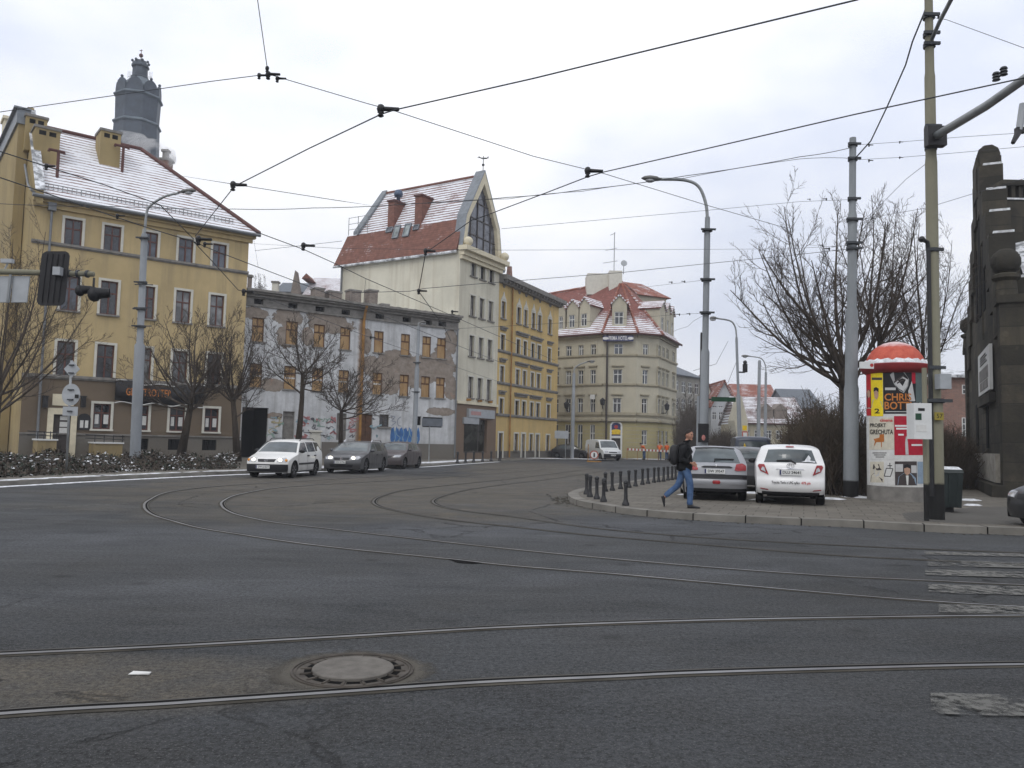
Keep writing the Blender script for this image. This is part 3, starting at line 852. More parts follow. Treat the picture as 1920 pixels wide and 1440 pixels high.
snow_strip(sn, dense([p for p in LKs if 38 < p.y < 62], 0.2), 0.25, 2.4, 0.136, 0.7, 0.02)
for (px, py, w, d, z) in ((1640, 934, .9, .5, .12), (1600, 932, .5, .3, .12), (1290, 928, .35, .25, .12), (1430, 938, .4, .2, .12), (1560, 936, .5, .3, .12), (1815, 938, .5, .4, .12), (1822, 948, .3, .2, .12),
                          (1145, 856.5, 2.6, 1.2, .12), (1168, 857, 2.2, 1, .12), (1100, 861, 2.2, .6, .12), (1210, 861, 3.2, .4, .12), (1030, 860, 2.4, .5, .12), (1420, 925, 1.0, .3, .12), (1500, 926, 1.0, .3, .12)):
 c = rz(px, py, z); k = 14
 ring = [(c.x + w * (0.5 + 0.5 * random.random()) * cos(2 * pi * i / k), c.y + d * (0.5 + 0.5 * random.random()) * sin(2 * pi * i / k), z + 0.003) for i in range(k)]
 hgt = 0.5 if px in (1145, 1168) else 0.05
 ring2 = [(c.x + (p[0] - c.x) * 0.55 + random.uniform(-.1, .1) * w, c.y + (p[1] - c.y) * 0.55, z + hgt * random.uniform(0.5, 1)) for p in ring]
 sn.add(ring + ring2 + [(c.x, c.y, z + hgt)], [(i, (i + 1) % k, (i + 1) % k + k, i + k) for i in range(k)] + [(i + k, (i + 1) % k + k, 2 * k) for i in range(k)])
tag(sn.build('snow', M['snow'], smooth=True), 'thin patchy snow along the kerbs and on the pavements', 'snow', kind='stuff')
# ------------------------------------------------------------------ building kit
def wall_sheet(mb, w, u0, u1, z0, z1, holes=(), m=0, rev=0.2, mrev=None, d=0.0):
 """front face of a wall with real openings and their reveals"""
 us = sorted(set([u0, u1] + [h[0] for h in holes] + [h[1] for h in holes]))
 zs = sorted(set([z0, z1] + [h[2] for h in holes] + [h[3] for h in holes]))
 us = [u for u in us if u0 - 1e-6 <= u <= u1 + 1e-6]; zs = [z for z in zs if z0 - 1e-6 <= z <= z1 + 1e-6]
 for i in range(len(us) - 1):
  for j in range(len(zs) - 1):
   cu, cz = (us[i] + us[i + 1]) / 2, (zs[j] + zs[j + 1]) / 2
   if any(h[0] < cu < h[1] and h[2] < cz < h[3] for h in holes): continue
   q = [(us[i], zs[j]), (us[i + 1], zs[j]), (us[i + 1], zs[j + 1]), (us[i], zs[j + 1])]
   mb.quad(*[w.p(a, b, d) for a, b in q], m, q)
 mr = m if mrev is None else mrev
 for h in holes:
  a, b, c, e = h
  for (p, q) in (((a, c), (a, e)), ((a, e), (b, e)), ((b, e), (b, c)), ((b, c), (a, c))):
   mb.quad(w.p(p[0], p[1], d), w.p(q[0], q[1], d), w.p(q[0], q[1], d - rev), w.p(p[0], p[1], d - rev), mr, [p, q, q, p])
def body_sides(mb, w, u0, u1, z0, z1, depth, m=0, m2=None):
 """side, back and top faces of the block behind the front wall"""
 a = [w.p(u0, 0), w.p(u1, 0), w.p(u1, 0, -depth), w.p(u0, 0, -depth)]
 ms = [m2 if m2 is not None else m, m, m2 if m2 is not None else m]
 for k, (i, j) in enumerate(((1, 2), (2, 3), (3, 0))):
  L = (a[j] - a[i]).length
  mb.quad(a[i] + V((0, 0, z0)), a[j] + V((0, 0, z0)), a[j] + V((0, 0, z1)), a[i] + V((0, 0, z1)), ms[k], [(0, z0), (L, z0), (L, z1), (0, z1)])
 mb.quad(*[q + V((0, 0, z1)) for q in a], m)
def slope(mb, pts, m=0, th=0.1):
 """roof slope; pts[0], pts[1] lie along the eave"""
 P = [V(p) for p in pts]
 t = (P[1] - P[0]).normalized()
 n = (P[1] - P[0]).cross(P[2] - P[0]).normalized()
 if n.z < 0: n = -n
 s = n.cross(t)
 if s.z < 0: s = -s
 uv = [((p - P[0]).dot(t), (p - P[0]).dot(s)) for p in P]
 k = len(P)
 mb.add(P + [p - n * th for p in P], [tuple(range(k)), tuple(range(2 * k - 1, k - 1, -1))] + [(i, (i + 1) % k, (i + 1) % k + k, i + k) for i in range(k)], m, uv + uv)
def window(w, parent, r, frame, glass, rec=0.14, transom=0.66, mull=1, trim=None, trim_w=0.13, sill=None, d=0.0, name='window', label=None, bars=0, hood=None, fw=0.075):
 a, b, c, e = r
 f = MB()
 y0, y1 = d - rec - 0.05, d - rec + 0.03
 f.wbox(w, a, a + fw, c, e, y0, y1); f.wbox(w, b - fw, b, c, e, y0, y1)
 f.wbox(w, a + fw, b - fw, c, c + fw, y0, y1); f.wbox(w, a + fw, b - fw, e - fw, e, y0, y1)
 zt = c + (e - c) * transom if transom else e - fw
 if transom: f.wbox(w, a + fw, b - fw, zt - 0.04, zt + 0.04, y0, y1 + 0.005)
 for k in range(1, mull + 1):
  u = a + (b - a) * k / (mull + 1)
  f.wbox(w, u - 0.045, u + 0.045, c + fw, zt - 0.04, y0, y1 + 0.01)
  if transom: f.wbox(w, u - 0.03, u + 0.03, zt + 0.04, e - fw, y0, y1 + 0.01)
 for k in range(1, bars + 1):
  z = c + (zt - c) * k / (bars + 1)
  f.wbox(w, a + fw, b - fw, z - 0.018, z + 0.018, y0, y1 - 0.012)
 o = f.build(name, frame, parent)
 if label: o['label'] = label
 if glass in (M['glass'], M['glass_dim']): glass = GR.choice((glass, glass, M['glass_deep'], M['glass_dim'], M['glass_pale']))
 g = MB(); g.wbox(w, a + fw * 0.6, b - fw * 0.6, c + fw * 0.6, e - fw * 0.6, y0 + 0.02, y0 + 0.045)
 g.build('pane', glass, o)
 if trim:
  s = MB(); tw = trim_w
  s.wbox(w, a - tw, a, c - 0.02, e + tw, d + 0.002, d + 0.05); s.wbox(w, b, b + tw, c - 0.02, e + tw, d + 0.002, d + 0.05)
  s.wbox(w, a, b, e, e + tw, d + 0.002, d + 0.048)
  s.build('surround', trim, o)
 if sill:
  s = MB(); s.wbox(w, a - 0.16, b + 0.16, c - 0.1, c - 0.0, d - rec, d + 0.13)
  s.build('sill', sill, o)
 if hood:
  s = MB(); s.wbox(w, a - 0.2, b + 0.2, e + 0.34, e + 0.46, d, d + 0.2); s.wbox(w, a - 0.14, b + 0.14, e + 0.24, e + 0.34, d, d + 0.1)
  s.build('hood', hood, o)
 return o
def belt(mb, w, u0, u1, z, h, d, m=0):
 mb.wbox(w, u0, u1, z, z + h, 0.002, d, m); mb.wbox(w, u0, u1, z - h * 0.5, z - 0.001, 0.002, d * 0.55, m)
GR = random.Random(77)
def plane_z(px, py, w, d):      # height of a pixel on the plane d metres in front of the wall
 return w.un(px, py, d)[1]
# ================================================================== yellow house on the left
YA = hp(449.8, 817, 52); YD = dirxy(2840, 868)
k0 = rp(36, 813, V((YA.x, YA.y, 0)), V((YD.y, -YD.x, 0)))
YL = Wall((k0.x, k0.y), YA)
yu1 = YL.L
yh = thing('yellow_house', 'four-storey yellow corner house with snowy tiled roof behind the left lamp post', 'house', YL.p(0, 0.12))
z_eave = (YL.un(100, 372)[1] + YL.un(462, 441)[1]) / 2
rows = []
rows.append([YL.rect(I2, *q) for q in ((121, 412.3, 153, 462), (194.8, 424, 224.5, 472), (266.8, 436, 293, 482), (335.4, 446, 361.6, 492), (399, 456.6, 423, 502))])
rows.append([None] + [YL.rect(I2, *q) for q in ((186.7, 527, 221.7, 590), (262, 537, 289, 597), (328, 545, 356, 605), (393, 553, 419, 612))])
rows.append([YL.rect(I2, *q) for q in ((105, 640, 140, 706), (180, 647, 213, 710), (257, 653, 286, 715), (323, 658, 352, 718), (388, 663, 415, 722))])
rows.append([None] + [YL.rect(I2, *q) for q in ((176, 757, 208, 805), (255, 761, 278, 807), (318, 763, 346, 808), (383, 765, 410, 809))])
even(rows)
rows[3][0] = None
rows[1][0] = [rows[2][0][0], rows[2][0][1], rows[1][1][2], rows[1][1][3]]
cell = [YL.rect(I2, *q) for q in ((259, 822, 278, 843), (315, 823, 340, 844), (379, 825, 406, 844))]
even([cell])
door = YL.rect(I2, 98, 777, 131, 850); door[2] = 0.12
z_belt = (YL.un(50, 705.7)[1] + YL.un(416, 725)[1]) / 2
z_pl = (YL.un(380, 819)[1] + YL.un(430, 819)[1]) / 2
rows[3] = rows[3][1:]
holes = [q for r in rows for q in r] + cell + [door]
b = MB()
hi = [h for h in holes if h[2] > z_belt]; lo = [h for h in holes if h[3] < z_belt and h[2] > z_pl - 0.3 and h is not door]
wall_sheet(b, YL, 0, yu1, z_belt, z_eave, hi, 0)
wall_sheet(b, YL, 0, yu1, z_pl, z_belt, lo + [[door[0], door[1], z_pl, door[3]]], 1)
wall_sheet(b, YL, 0, yu1, -0.1, z_pl, cell + [[door[0], door[1], -0.05, z_pl]], 2)
D_Y = 11.0
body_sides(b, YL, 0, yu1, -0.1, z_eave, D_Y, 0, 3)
b.build('wall', [M['yellow'], M['brown_base'], M['grey_base'], M['yellow_shade']], yh)
b = MB()
z2b = (YL.un(80, 457)[1] + YL.un(463, 511.7)[1]) / 2
belt(b, YL, -0.05, yu1 + 0.05, z2b, 0.14, 0.12); b.build('string_course', M['grey_trim'], yh); b = MB()
belt(b, YL, -0.05, yu1 + 0.05, z_belt, 0.16, 0.14); b.build('string_course', M['grey_trim'], yh); b = MB()
b.wbox(YL, -0.02, yu1 + 0.02, z_pl - 0.05, z_pl + 0.03, 0.002, 0.07)
b.build('plinth_course', M['grey_trim'], yh)
b = MB(); b.wbox(YL, -0.1, yu1 + 0.35, z_eave - 0.28, z_eave + 0.02, 0.002, 0.35); b.wbox(YL, -0.1, yu1 + 0.2, z_eave - 0.55, z_eave - 0.28, 0.002, 0.16)
b.build('cornice', M['yellow'], yh)
for ri, r in enumerate(rows):
 for q in r:
  wd = window(YL, yh, q, M['wood_red'], M['glass'] if ri < 2 else M['glass_dim'], transom=0.64, mull=1, trim=M['white_trim'], trim_w=0.14, sill=M['grey_trim'] if ri != 3 else M['white_trim'])
  if ri == 3:
   s = MB()
   for a_, b_ in ((0.12, 0.34), (0.62, 0.9)):
    uu = q[0] + (q[1] - q[0]) * a_; u2 = q[0] + (q[1] - q[0]) * b_
    s.wbox(YL, uu, u2, q[2] + 0.3, q[2] + 0.85, -0.09, -0.085)
   s.build('menu_sheet', M['paper'], wd)
for q in cell:
 c = MB(); c.wbox(YL, q[0], q[1], q[2], q[3], -0.2, -0.15)
 for k in range(5):
  u = q[0] + (q[1] - q[0]) * (k + 0.5) / 5; c.wbox(YL, u - 0.015, u + 0.015, q[2], q[3], -0.15, -0.11)
 c.build('cellar_grille', M['void'], yh)
b = MB(); b.wbox(YL, door[0], door[1], 0.12, door[3], -0.18, -0.1)
for (a_, c_) in ((0.1, 0.46), (0.54, 0.9)):
 for (e_, f_) in ((0.06, 0.34), (0.4, 0.92)):
  b.wbox(YL, door[0] + (door[1] - door[0]) * a_, door[0] + (door[1] - door[0]) * c_, 0.12 + (door[3] - .12) * e_, 0.12 + (door[3] - .12) * f_, -0.1, -0.07)
dr = b.build('door', M['wood_dark'], yh)
b = MB()
for z0_, z1_ in ((2.1, 2.32), (1.72, 2.0), (1.3, 1.66)):
 b.wbox(YL, door[0] + 0.35, door[0] + 0.85, z0_ + 0.12, z1_ + 0.12, -0.065, -0.06)
b.build('notice', M['paper'], dr)
b = MB(); b.wbox(YL, door[0] - 0.3, door[0], 0.12, door[3] + 0.35, 0.002, 0.12); b.wbox(YL, door[1], door[1] + 0.3, 0.12, door[3] + 0.35, 0.002, 0.12); b.wbox(YL, door[0], door[1], door[3], door[3] + 0.35, 0.002, 0.118)
b.wbox(YL, door[0] - 0.1, door[1] + 0.1, door[3] + 0.5, door[3] + 1.15, 0.002, 0.05)
b.build('door_surround', M['cream_trim'], yh)
for (x0, x1, yt, dd) in ((70, 106, 826, 1.6), (178, 230, 832, 1.6)):
 u0, u1_ = YL.un(x0, 835, dd)[0], YL.un(x1, 835, dd)[0]
 zt = YL.un((x0 + x1) / 2, yt, dd)[1]
 b = MB(); b.wbox(YL, u0, u1_, 0.1, zt, 0.0, dd, 0); b.wbox(YL, u0 - 0.06, u1_ + 0.06, zt, zt + 0.08, 0.0, dd + 0.06, 1)
 b.build('entrance_parapet', [M['yellow_shade'], M['white_sheet']], yh)
 b = MB();
 for k in range(4): b.tube([YL.p(u0 + (u1_ - u0) * k / 3, zt + 0.08, dd - 0.1), YL.p(u0 + (u1_ - u0) * k / 3, zt + 0.5, dd - 0.1)], 0.025)
 b.tube([YL.p(u0 - 0.5, zt + 0.5, dd - 0.1), YL.p(u1_ + 0.1, zt + 0.42, dd - 0.1)], 0.03); b.tube([YL.p(u0 - 0.5, zt + 0.3, dd - 0.1), YL.p(u1_ + 0.1, zt + 0.24, dd - 0.1)], 0.025)
 b.build('railing', M['black_iron'], yh)
for px in (84, 155):
 u, z = YL.un(px, 754)
 b = MB(); b.wbox(YL, u - 0.12, u + 0.12, z - 0.3, z + 0.3, 0.05, 0.28); b.wbox(YL, u - 0.16, u + 0.16, z + 0.3, z + 0.36, 0.02, 0.32)
 b.build('wall_lantern', M['black_iron'], yh)
q = YL.rect(I2, 145, 785, 169, 806)
b = MB(); b.wbox(YL, q[0], q[1], q[2], q[3], 0.002, 0.09)
um = (q[0] + q[1]) / 2; rr = (q[1] - q[0]) / 2
b.prism([YL.p(um + rr * cos(pi * i / 12), q[3] + rr * 0.9 * sin(pi * i / 12), 0.004) for i in range(13)], None, YL.n * 0.084)
mbd = b.build('menu_board', M['black_iron'], yh)
b = MB(); b.wbox(YL, q[0] + 0.12, um - 0.04, q[2] + 0.12, q[3] - 0.1, 0.092, 0.096); b.wbox(YL, um + 0.04, q[1] - 0.12, q[2] + 0.12, q[3] - 0.1, 0.092, 0.096)
b.build('menu_sheet', M['paper'], mbd)
ze = z_eave + 0.02
ridge_z = plane_z(180, 262, YL, -5.5)
ur0 = 0.25; ur1 = YL.un(264, 282, -5.5)[0]
b = MB()
slope(b, [YL.p(ur0, ze, 0.5), YL.p(yu1 + 0.5, ze, 0.5), YL.p(ur1, ridge_z, -5.5), YL.p(ur0, ridge_z, -5.5)], 0, 0.15)
slope(b, [YL.p(yu1 + 0.5, ze, 0.5), YL.p(yu1 + 0.5, ze, -D_Y - 0.5), YL.p(ur1, ridge_z, -5.5)], 0, 0.15)
slope(b, [YL.p(yu1 + 0.5, ze, -D_Y - 0.5), YL.p(ur0, ze, -D_Y - 0.5), YL.p(ur0, ridge_z, -5.5), YL.p(ur1, ridge_z, -5.5)], 0, 0.15)
rf = b.build('roof', M['tile_snow'], yh)
b = MB(); b.tube([YL.p(ur1, ridge_z + 0.06, -5.5), YL.p(yu1 + 0.5, ze + 0.08, 0.5)], 0.14, 8); b.tube([YL.p(ur0, ridge_z + 0.06, -5.5), YL.p(ur1, ridge_z + 0.06, -5.5)], 0.14, 8)
b.build('ridge_tiles', M['red_iron'], rf)
b = MB(); b.tube([YL.p(-0.2, ze - 0.08, 0.56), YL.p(yu1 + 0.55, ze - 0.08, 0.56)], 0.11, 8); b.build('gutter', M['pipe'], rf)
b = MB()
def on_slope(u, s): return YL.p(u, ze + (ridge_z - ze) * s, 0.5 - 6.0 * s)
for h_ in (0.16, 0.32): b.tube([on_slope(0.4, 0.09) + V((0, 0, h_)), on_slope(yu1 - 1.1, 0.09) + V((0, 0, h_))], 0.022, 5)
for k in range(46):
 u = 0.4 + (yu1 - 1.5) * k / 45; b.tube([on_slope(u, 0.09) + V((0, 0, 0.0)), on_slope(u, 0.09) + V((0, 0, 0.34))], 0.018 if k % 4 else 0.03, 4)
b.build('snow_guard', M['steel'], rf)
nsl = (YL.p(1, ze, 0.5) - YL.p(0, ze, 0.5)).cross(on_slope(0, 1) - on_slope(0, 0)).normalized()
def roof_hit(px, py): return rp(px, py, on_slope(0, 0), nsl)
def chimney_on(foot_px, top_px, wpx, dep, mat, name='chimney', cap=True):
 """brick stack: foot pixel on the roof slope, top pixel, width in pixels"""
 f = roof_hit(*foot_px)
 dd = (f - YL.a).dot(YL.n); u = (f - YL.a).dot(YL.t)
 wu = wpx * f.y / F * 1.18
 zt = YL.un(top_px[0], top_px[1], dd)[1]
 b = MB(); b.wbox(YL, u - wu / 2, u + wu / 2, f.z - 0.3, zt - 0.15, dd - dep, dd)
 o = b.build(name, mat, rf)
 b = MB(); b.wbox(YL, u - wu / 2 - 0.07, u + wu / 2 + 0.07, zt - 0.15, zt, dd - dep - 0.07, dd + 0.07); b.build('cap', M['grey_trim'], o)
 b = MB();
 for k in (-1, 1): b.wbox(YL, u + k * wu * 0.2 - wu * 0.14, u + k * wu * 0.2 + wu * 0.14, zt - 0.55, zt - 0.28, dd - 0.02, dd + 0.006)
 b.build('flue_opening', M['void'], o)
 return o
chimney_on((205, 311), (202, 242), 30, 1.5, M['yellow_shade'])
chimney_on((86, 306), (82, 236), 36, 1.3, M['yellow_shade'])
chimney_on((66, 275), (68, 216), 30, 1.0, M['yellow_shade'])
for (f0, tp) in (((107, 332), (108, 283)), ((229, 322), (229, 274))):
 f = roof_hit(*f0); dd = (f - YL.a).dot(YL.n); t_ = YL.un(tp[0], tp[1], dd)
 b = MB(); b.tube([f - V((0, 0, 0.2)), V((f.x, f.y, t_[1]))], 0.085, 8); e_ = V((f.x, f.y, t_[1]))
 b.tube([e_ - YL.t * 0.5 + V((0, 0, -0.12)), e_ - YL.t * 0.5, e_, e_ + YL.t * 0.3, e_ + YL.t * 0.3 + V((0, 0, -0.12))], 0.085, 8)
 b.build('vent_pipe', M['red_iron'], rf)
b = MB()
for d0, z0_, d1, z1_ in ((0.55, z_eave - 0.5, -5.5, ridge_z + 0.35), (-5.5, ridge_z + 0.35, -D_Y, z_eave)):
 q = []
 for u in (-0.02, 0.34):
  q += [YL.p(u, z0_, d0), YL.p(u, z1_, d1), YL.p(u, z1_ + 0.55, d1), YL.p(u, z0_ + 0.75, d0)]
 b.add(q, [(0, 1, 2, 3), (7, 6, 5, 4), (0, 4, 5, 1), (1, 5, 6, 2), (2, 6, 7, 3), (3, 7, 4, 0)], 0)
q = [YL.p(-0.01, z_eave, 0.0), YL.p(-0.01, z_eave, -D_Y), YL.p(-0.01, ridge_z + 0.4, -5.5)]
b.prism(q, None, YL.t * 0.3, 0)
b.build('gable_parapet', M['yellow_shade'], yh)
b = MB()
for d0, z0_, d1, z1_ in ((0.6, z_eave + 0.25, -5.5, ridge_z + 0.9),):
 b.add([YL.p(-0.08, z0_ + 0.02, d0), YL.p(0.42, z0_ + 0.02, d0), YL.p(0.42, z1_ + 0.02, d1), YL.p(-0.08, z1_ + 0.02, d1), YL.p(-0.08, z0_ + 0.08, d0), YL.p(0.42, z0_ + 0.08, d0), YL.p(0.42, z1_ + 0.08, d1), YL.p(-0.08, z1_ + 0.08, d1)], MB.HEX)
b.build('parapet_flashing', M['zinc_snow'], yh)
b = MB()
ud, zd = YL.un(97, 385)
b.tube([YL.p(ud, 0.15, 0.16), YL.p(ud, zd - 0.3, 0.16)], 0.07, 8); b.wbox(YL, ud - 0.2, ud + 0.2, zd - 0.35, zd + 0.1, 0.03, 0.36)
b.tube([YL.p(ud, zd + 0.05, 0.2), YL.p(ud - 0.5, zd + 0.2, 0.25), YL.p(-0.2, zd + 0.6, 0.2), YL.p(-0.22, z_eave + 0.9, -1.2), YL.p(-0.22, z_eave + 2.6, -3.2)], 0.07, 8)
b.build('downpipe', M['pipe'], yh)
gd = -YL.n
NB = Wall(YL.p(-0.6, 0, -4.0).to_2d(), YL.p(-0.6, 0, -24).to_2d())
nb = thing('plain_house', 'shade-toned yellow house block with flat dark roof edge at the left picture edge', 'house', NB.p(10, 0.12))
ztop = NB.un(20, 262)[1]
b = MB(); wall_sheet(b, NB, 0, 20, -0.1, ztop, [], 0);
a_ = [NB.p(0, 0), NB.p(20, 0), NB.p(20, 0, -0.55), NB.p(0, 0, -0.55)]
for i, j in ((1, 2), (2, 3), (3, 0)): b.quad(a_[i] + V((0, 0, -.1)), a_[j] + V((0, 0, -.1)), a_[j] + V((0, 0, ztop)), a_[i] + V((0, 0, ztop)), 0)
b.quad(*[q + V((0, 0, ztop)) for q in a_], 0)
b.build('wall', M['yellow_shade'], nb)
b = MB(); b.wbox(NB, -0.1, 20.1, ztop, ztop + 0.9, -0.6, 0.12); b.wbox(NB, -0.2, 20.2, ztop + 0.9, ztop + 1.0, -0.6, 0.3); b.build('roof_edge', M['zinc'], nb)
b = MB(); b.wbox(NB, 7.5, 8.6, ztop + 1.0, ztop + 2.6, -0.5, 0.05); b.wbox(NB, 7.3, 8.8, ztop + 2.6, ztop + 2.8, -0.55, 0.15); b.build('chimney', M['cream_trim'], nb)
q = YL.rect(I2, 214, 718, 381, 757)
zm = (YL.un(300, 722)[1] + YL.un(300, 752)[1]) / 2
bn = thing('fabric_banner', 'long black fabric banner with orange lettering over the ground floor of the yellow house', 'banner', YL.p((q[0] + q[1]) / 2, zm, 0.25))
b = MB(); n_ = 40; vs = []; uvs = []
for i in range(n_ + 1):
 u = q[0] + (q[1] - q[0]) * i / n_
 t_ = i / n_
 top = zm + 0.62 + 0.10 * sin(9 * t_) - 0.35 * sin(pi * t_) * 0.5 + (0.12 if i in (0, n_) else 0); bot = zm - 0.62 + 0.07 * sin(14 * t_ + 1) - 0.1 * sin(pi * t_)
 for zz, dd in ((bot, 0.20 + 0.05 * sin(17 * t_)), (top, 0.22 + 0.04 * sin(11 * t_))):
  vs.append(YL.p(u, zz, dd)); vs.append(YL.p(u, zz, dd + 0.03))
fs = []
for i in range(n_):
 a_ = i * 4; c_ = a_ + 4
 fs += [(a_ + 1, c_ + 1, c_ + 3, a_ + 3), (a_, a_ + 2, c_ + 2, c_), (a_ + 2, a_ + 3, c_ + 3, c_ + 2), (a_, c_, c_ + 1, a_ + 1)]
b.add(vs, fs); b.build('cloth', M['black'], bn, smooth=True)
b = MB()
add_text(b, 'GLOBTROTTER', YL.p(q[0] + (q[1] - q[0]) * 0.36, zm - 0.05, 0.32), YL.t, V((0, 0, 1)), 0.62, width=(q[1] - q[0]) * 0.50, bold=0.012)
b.build('lettering', M['letter_orange'], bn, fix=False)
b = MB(); b.tube([YL.p(q[0] + (q[1] - q[0]) * i / 20, zm - 0.72 + 0.08 * sin(i * 0.9), 0.25) for i in range(21)], 0.03, 4); b.tube([YL.p(q[0] + (q[1] - q[0]) * i / 20, zm + 0.62 - 0.16 * sin(pi * i / 20) + 0.07 * sin(i * 0.8), 0.25) for i in range(21)], 0.03, 4)
b.build('rope', M['paper'], bn)
# ================================================================== derelict boarded-up house
DA = hp(854, 825, 62.5); DD = dirxy(3000, 872)
k0 = rp(446, 818, V((DA.x, DA.y, 0)), V((DD.y, -DD.x, 0)))
DW = Wall((k0.x, k0.y), DA)
dl = DW.L
dh = thing('derelict_house', 'long two-storey derelict house with boarded windows and peeling white render', 'house', DW.p(dl / 2, 0.12))
zc1 = (DW.un(*Z3(75, 150))[1] + DW.un(*Z3(1440, 322))[1]) / 2          # top of the cornice
zc0 = (DW.un(*Z3(75, 190))[1] + DW.un(*Z3(1420, 355))[1]) / 2
zf = (DW.un(*Z3(75, 240))[1] + DW.un(*Z3(1410, 398))[1]) / 2           # foot of the frieze
dr1 = [DW.rect(Z3, *q) for q in ((110, 325, 187, 480), (325, 350, 405, 505), (508, 370, 580, 518), (677, 390, 745, 530), (896, 413, 958, 553), (1070, 435, 1128, 568), (1208, 450, 1262, 580), (1305, 462, 1358, 592))]
dr2 = [DW.rect(Z3, *q) for q in ((97, 622, 177, 775), (320, 642, 395, 785), (497, 652, 568, 800), (667, 663, 733, 808), (886, 680, 948, 822), (1058, 695, 1118, 832), (1197, 705, 1255, 838), (1290, 713, 1350, 845))]
even([dr1, dr2])
dv = [DW.rect(Z3, *q) for q in ((125, 205, 185, 240), (345, 232, 405, 265), (520, 257, 578, 288), (688, 275, 742, 308), (905, 305, 960, 336), (1080, 327, 1133, 355), (1218, 343, 1268, 375), (1310, 358, 1360, 388))]
even([dv])
for q in dv: q[2] = max(q[2], zf + 0.06); q[3] = min(q[3], zc0 - 0.04)
gate = DW.rect(Z3, 44, 905, 213, 1170); gate[2] = 0.0
gdoor = [DW.rect(Z3, *q) for q in ((308, 930, 383, 1112), (655, 942, 718, 1115))]
hatch = DW.rect(Z3, 480, 1060, 555, 1190); hatch[2] = 0.25
mdoor = DW.rect(Z3, 800, 947, 885, 1150); mdoor[2] = 0.12
gwin = [DW.rect(Z3, 930, 950, 992, 1030), DW.rect(Z3, 1170, 962, 1200, 1020), DW.rect(Z3, 1208, 968, 1338, 1033)]
cel = [DW.rect(Z3, 1165, 1160, 1195, 1190), DW.rect(Z3, 1290, 1163, 1338, 1198)]
holes = dr1 + dr2 + gdoor + [gate, hatch, mdoor] + gwin + cel
def uz(x, y): return DW.un(*Z3(x, y))
spots = []
for (x, y, rx, ry) in ((130, 300, 85, 40), (90, 300, 40, 30), (345, 330, 95, 60), (330, 450, 60, 70), (620, 370, 140, 65), (560, 330, 90, 40), (470, 450, 40, 60), (900, 640, 90, 70), (1040, 600, 130, 60), (1240, 620, 170, 45), (960, 760, 110, 60), (1150, 690, 150, 90), (1330, 640, 80, 120), (1390, 480, 40, 80), (850, 480, 30, 90), (1320, 930, 100, 25), (240, 760, 70, 45), (1390, 780, 40, 80), (1010, 700, 90, 80), (260, 960, 50, 20)):
 u, z = uz(x, y); a_ = abs(uz(x + rx, y)[0] - u); c_ = abs(uz(x, y + ry)[1] - z)
 spots.append((u, z, a_, c_))
u_rust = uz(812, 600)[0]
M['derelict'] = derelict_mat(DW, spots, u_rust)
b = MB()
wall_sheet(b, DW, 0, dl, -0.1, zf, holes, 0, rev=0.22)
wall_sheet(b, DW, 0, dl, zf, zc1, dv, 1, rev=0.35)
body_sides(b, DW, 0, dl, -0.1, zc1, 10, 1)
b.build('wall', [M['derelict'], M['grey_trim']], dh)
b = MB()
b.wbox(DW, 0, dl, zc0, zc0 + (zc1 - zc0) * 0.4, 0.002, 0.22); b.wbox(DW, 0, dl, zc0 + (zc1 - zc0) * 0.4 + 0.002, zc1 - 0.12, 0.002, 0.45); b.wbox(DW, 0, dl + 0.05, zc1 - 0.118, zc1 + 0.04, -0.2, 0.62)
b.wbox(DW, 0, dl, zf - 0.1, zf + 0.04, 0.002, 0.12)
b.build('cornice', M['grey_trim'], dh)
b = MB(); slope(b, [DW.p(0, zc1 + 0.06, 0.3), DW.p(dl, zc1 + 0.06, 0.3), DW.p(dl, zc1 + 1.5, -10), DW.p(0, zc1 + 1.5, -10)], 0, 0.1); rf = b.build('roof', M['zinc_snow'], dh)
def moss():
 m = NT('mossy_roof_edge', 0.95, 0.1); f = m.noise(3, 6, 0.7)
 m.col(m.mix(m.remap(f, 0.4, 0.6), (0.045, 0.05, 0.03), (0.26, 0.25, 0.22))); m.bump(f, 0.8, 0.05); return m.mat
M['moss'] = moss()
b = MB(); random.seed(3)
for k in range(150):
 u = random.uniform(dl * 0.45, dl - 0.2); r_ = random.uniform(0.06, 0.16)
 b.ball(DW.p(u, zc1 + 0.03, random.uniform(-0.1, 0.5)), r_, 6, 0, (1.4, 1.2, 0.6))
b.build('moss_tufts', M['moss'], rf, smooth=True)
for (x0, x1, y0, y1) in ((745, 815, 143, 240), (868, 922, 143, 250), (520, 580, 130, 195), (610, 690, 150, 210), (948, 993, 235, 262)):
 dd = -2.5
 u0, z1_ = DW.un(*Z3(x0, y0), dd); u1_, _ = DW.un(*Z3(x1, y0), dd)
 b = MB(); b.wbox(DW, u0, u1_, zc1 + 0.2, z1_ - 0.12, dd - 0.9, dd, 0); b.wbox(DW, u0 - 0.06, u1_ + 0.06, z1_ - 0.12, z1_, dd - 0.96, dd + 0.06, 1)
 b.build('chimney', [M['brick_grey'], M['grey_trim']], rf)
for q in dv:
 c = MB(); c.wbox(DW, q[0] - 0.05, q[1] + 0.05, q[2] - 0.05, q[3] + 0.05, -0.42, -0.36); c.wbox(DW, q[0] + 0.3, q[0] + 0.36, q[2], q[3], -0.3, -0.24)
 c.build('attic_vent', M['void'], dh)
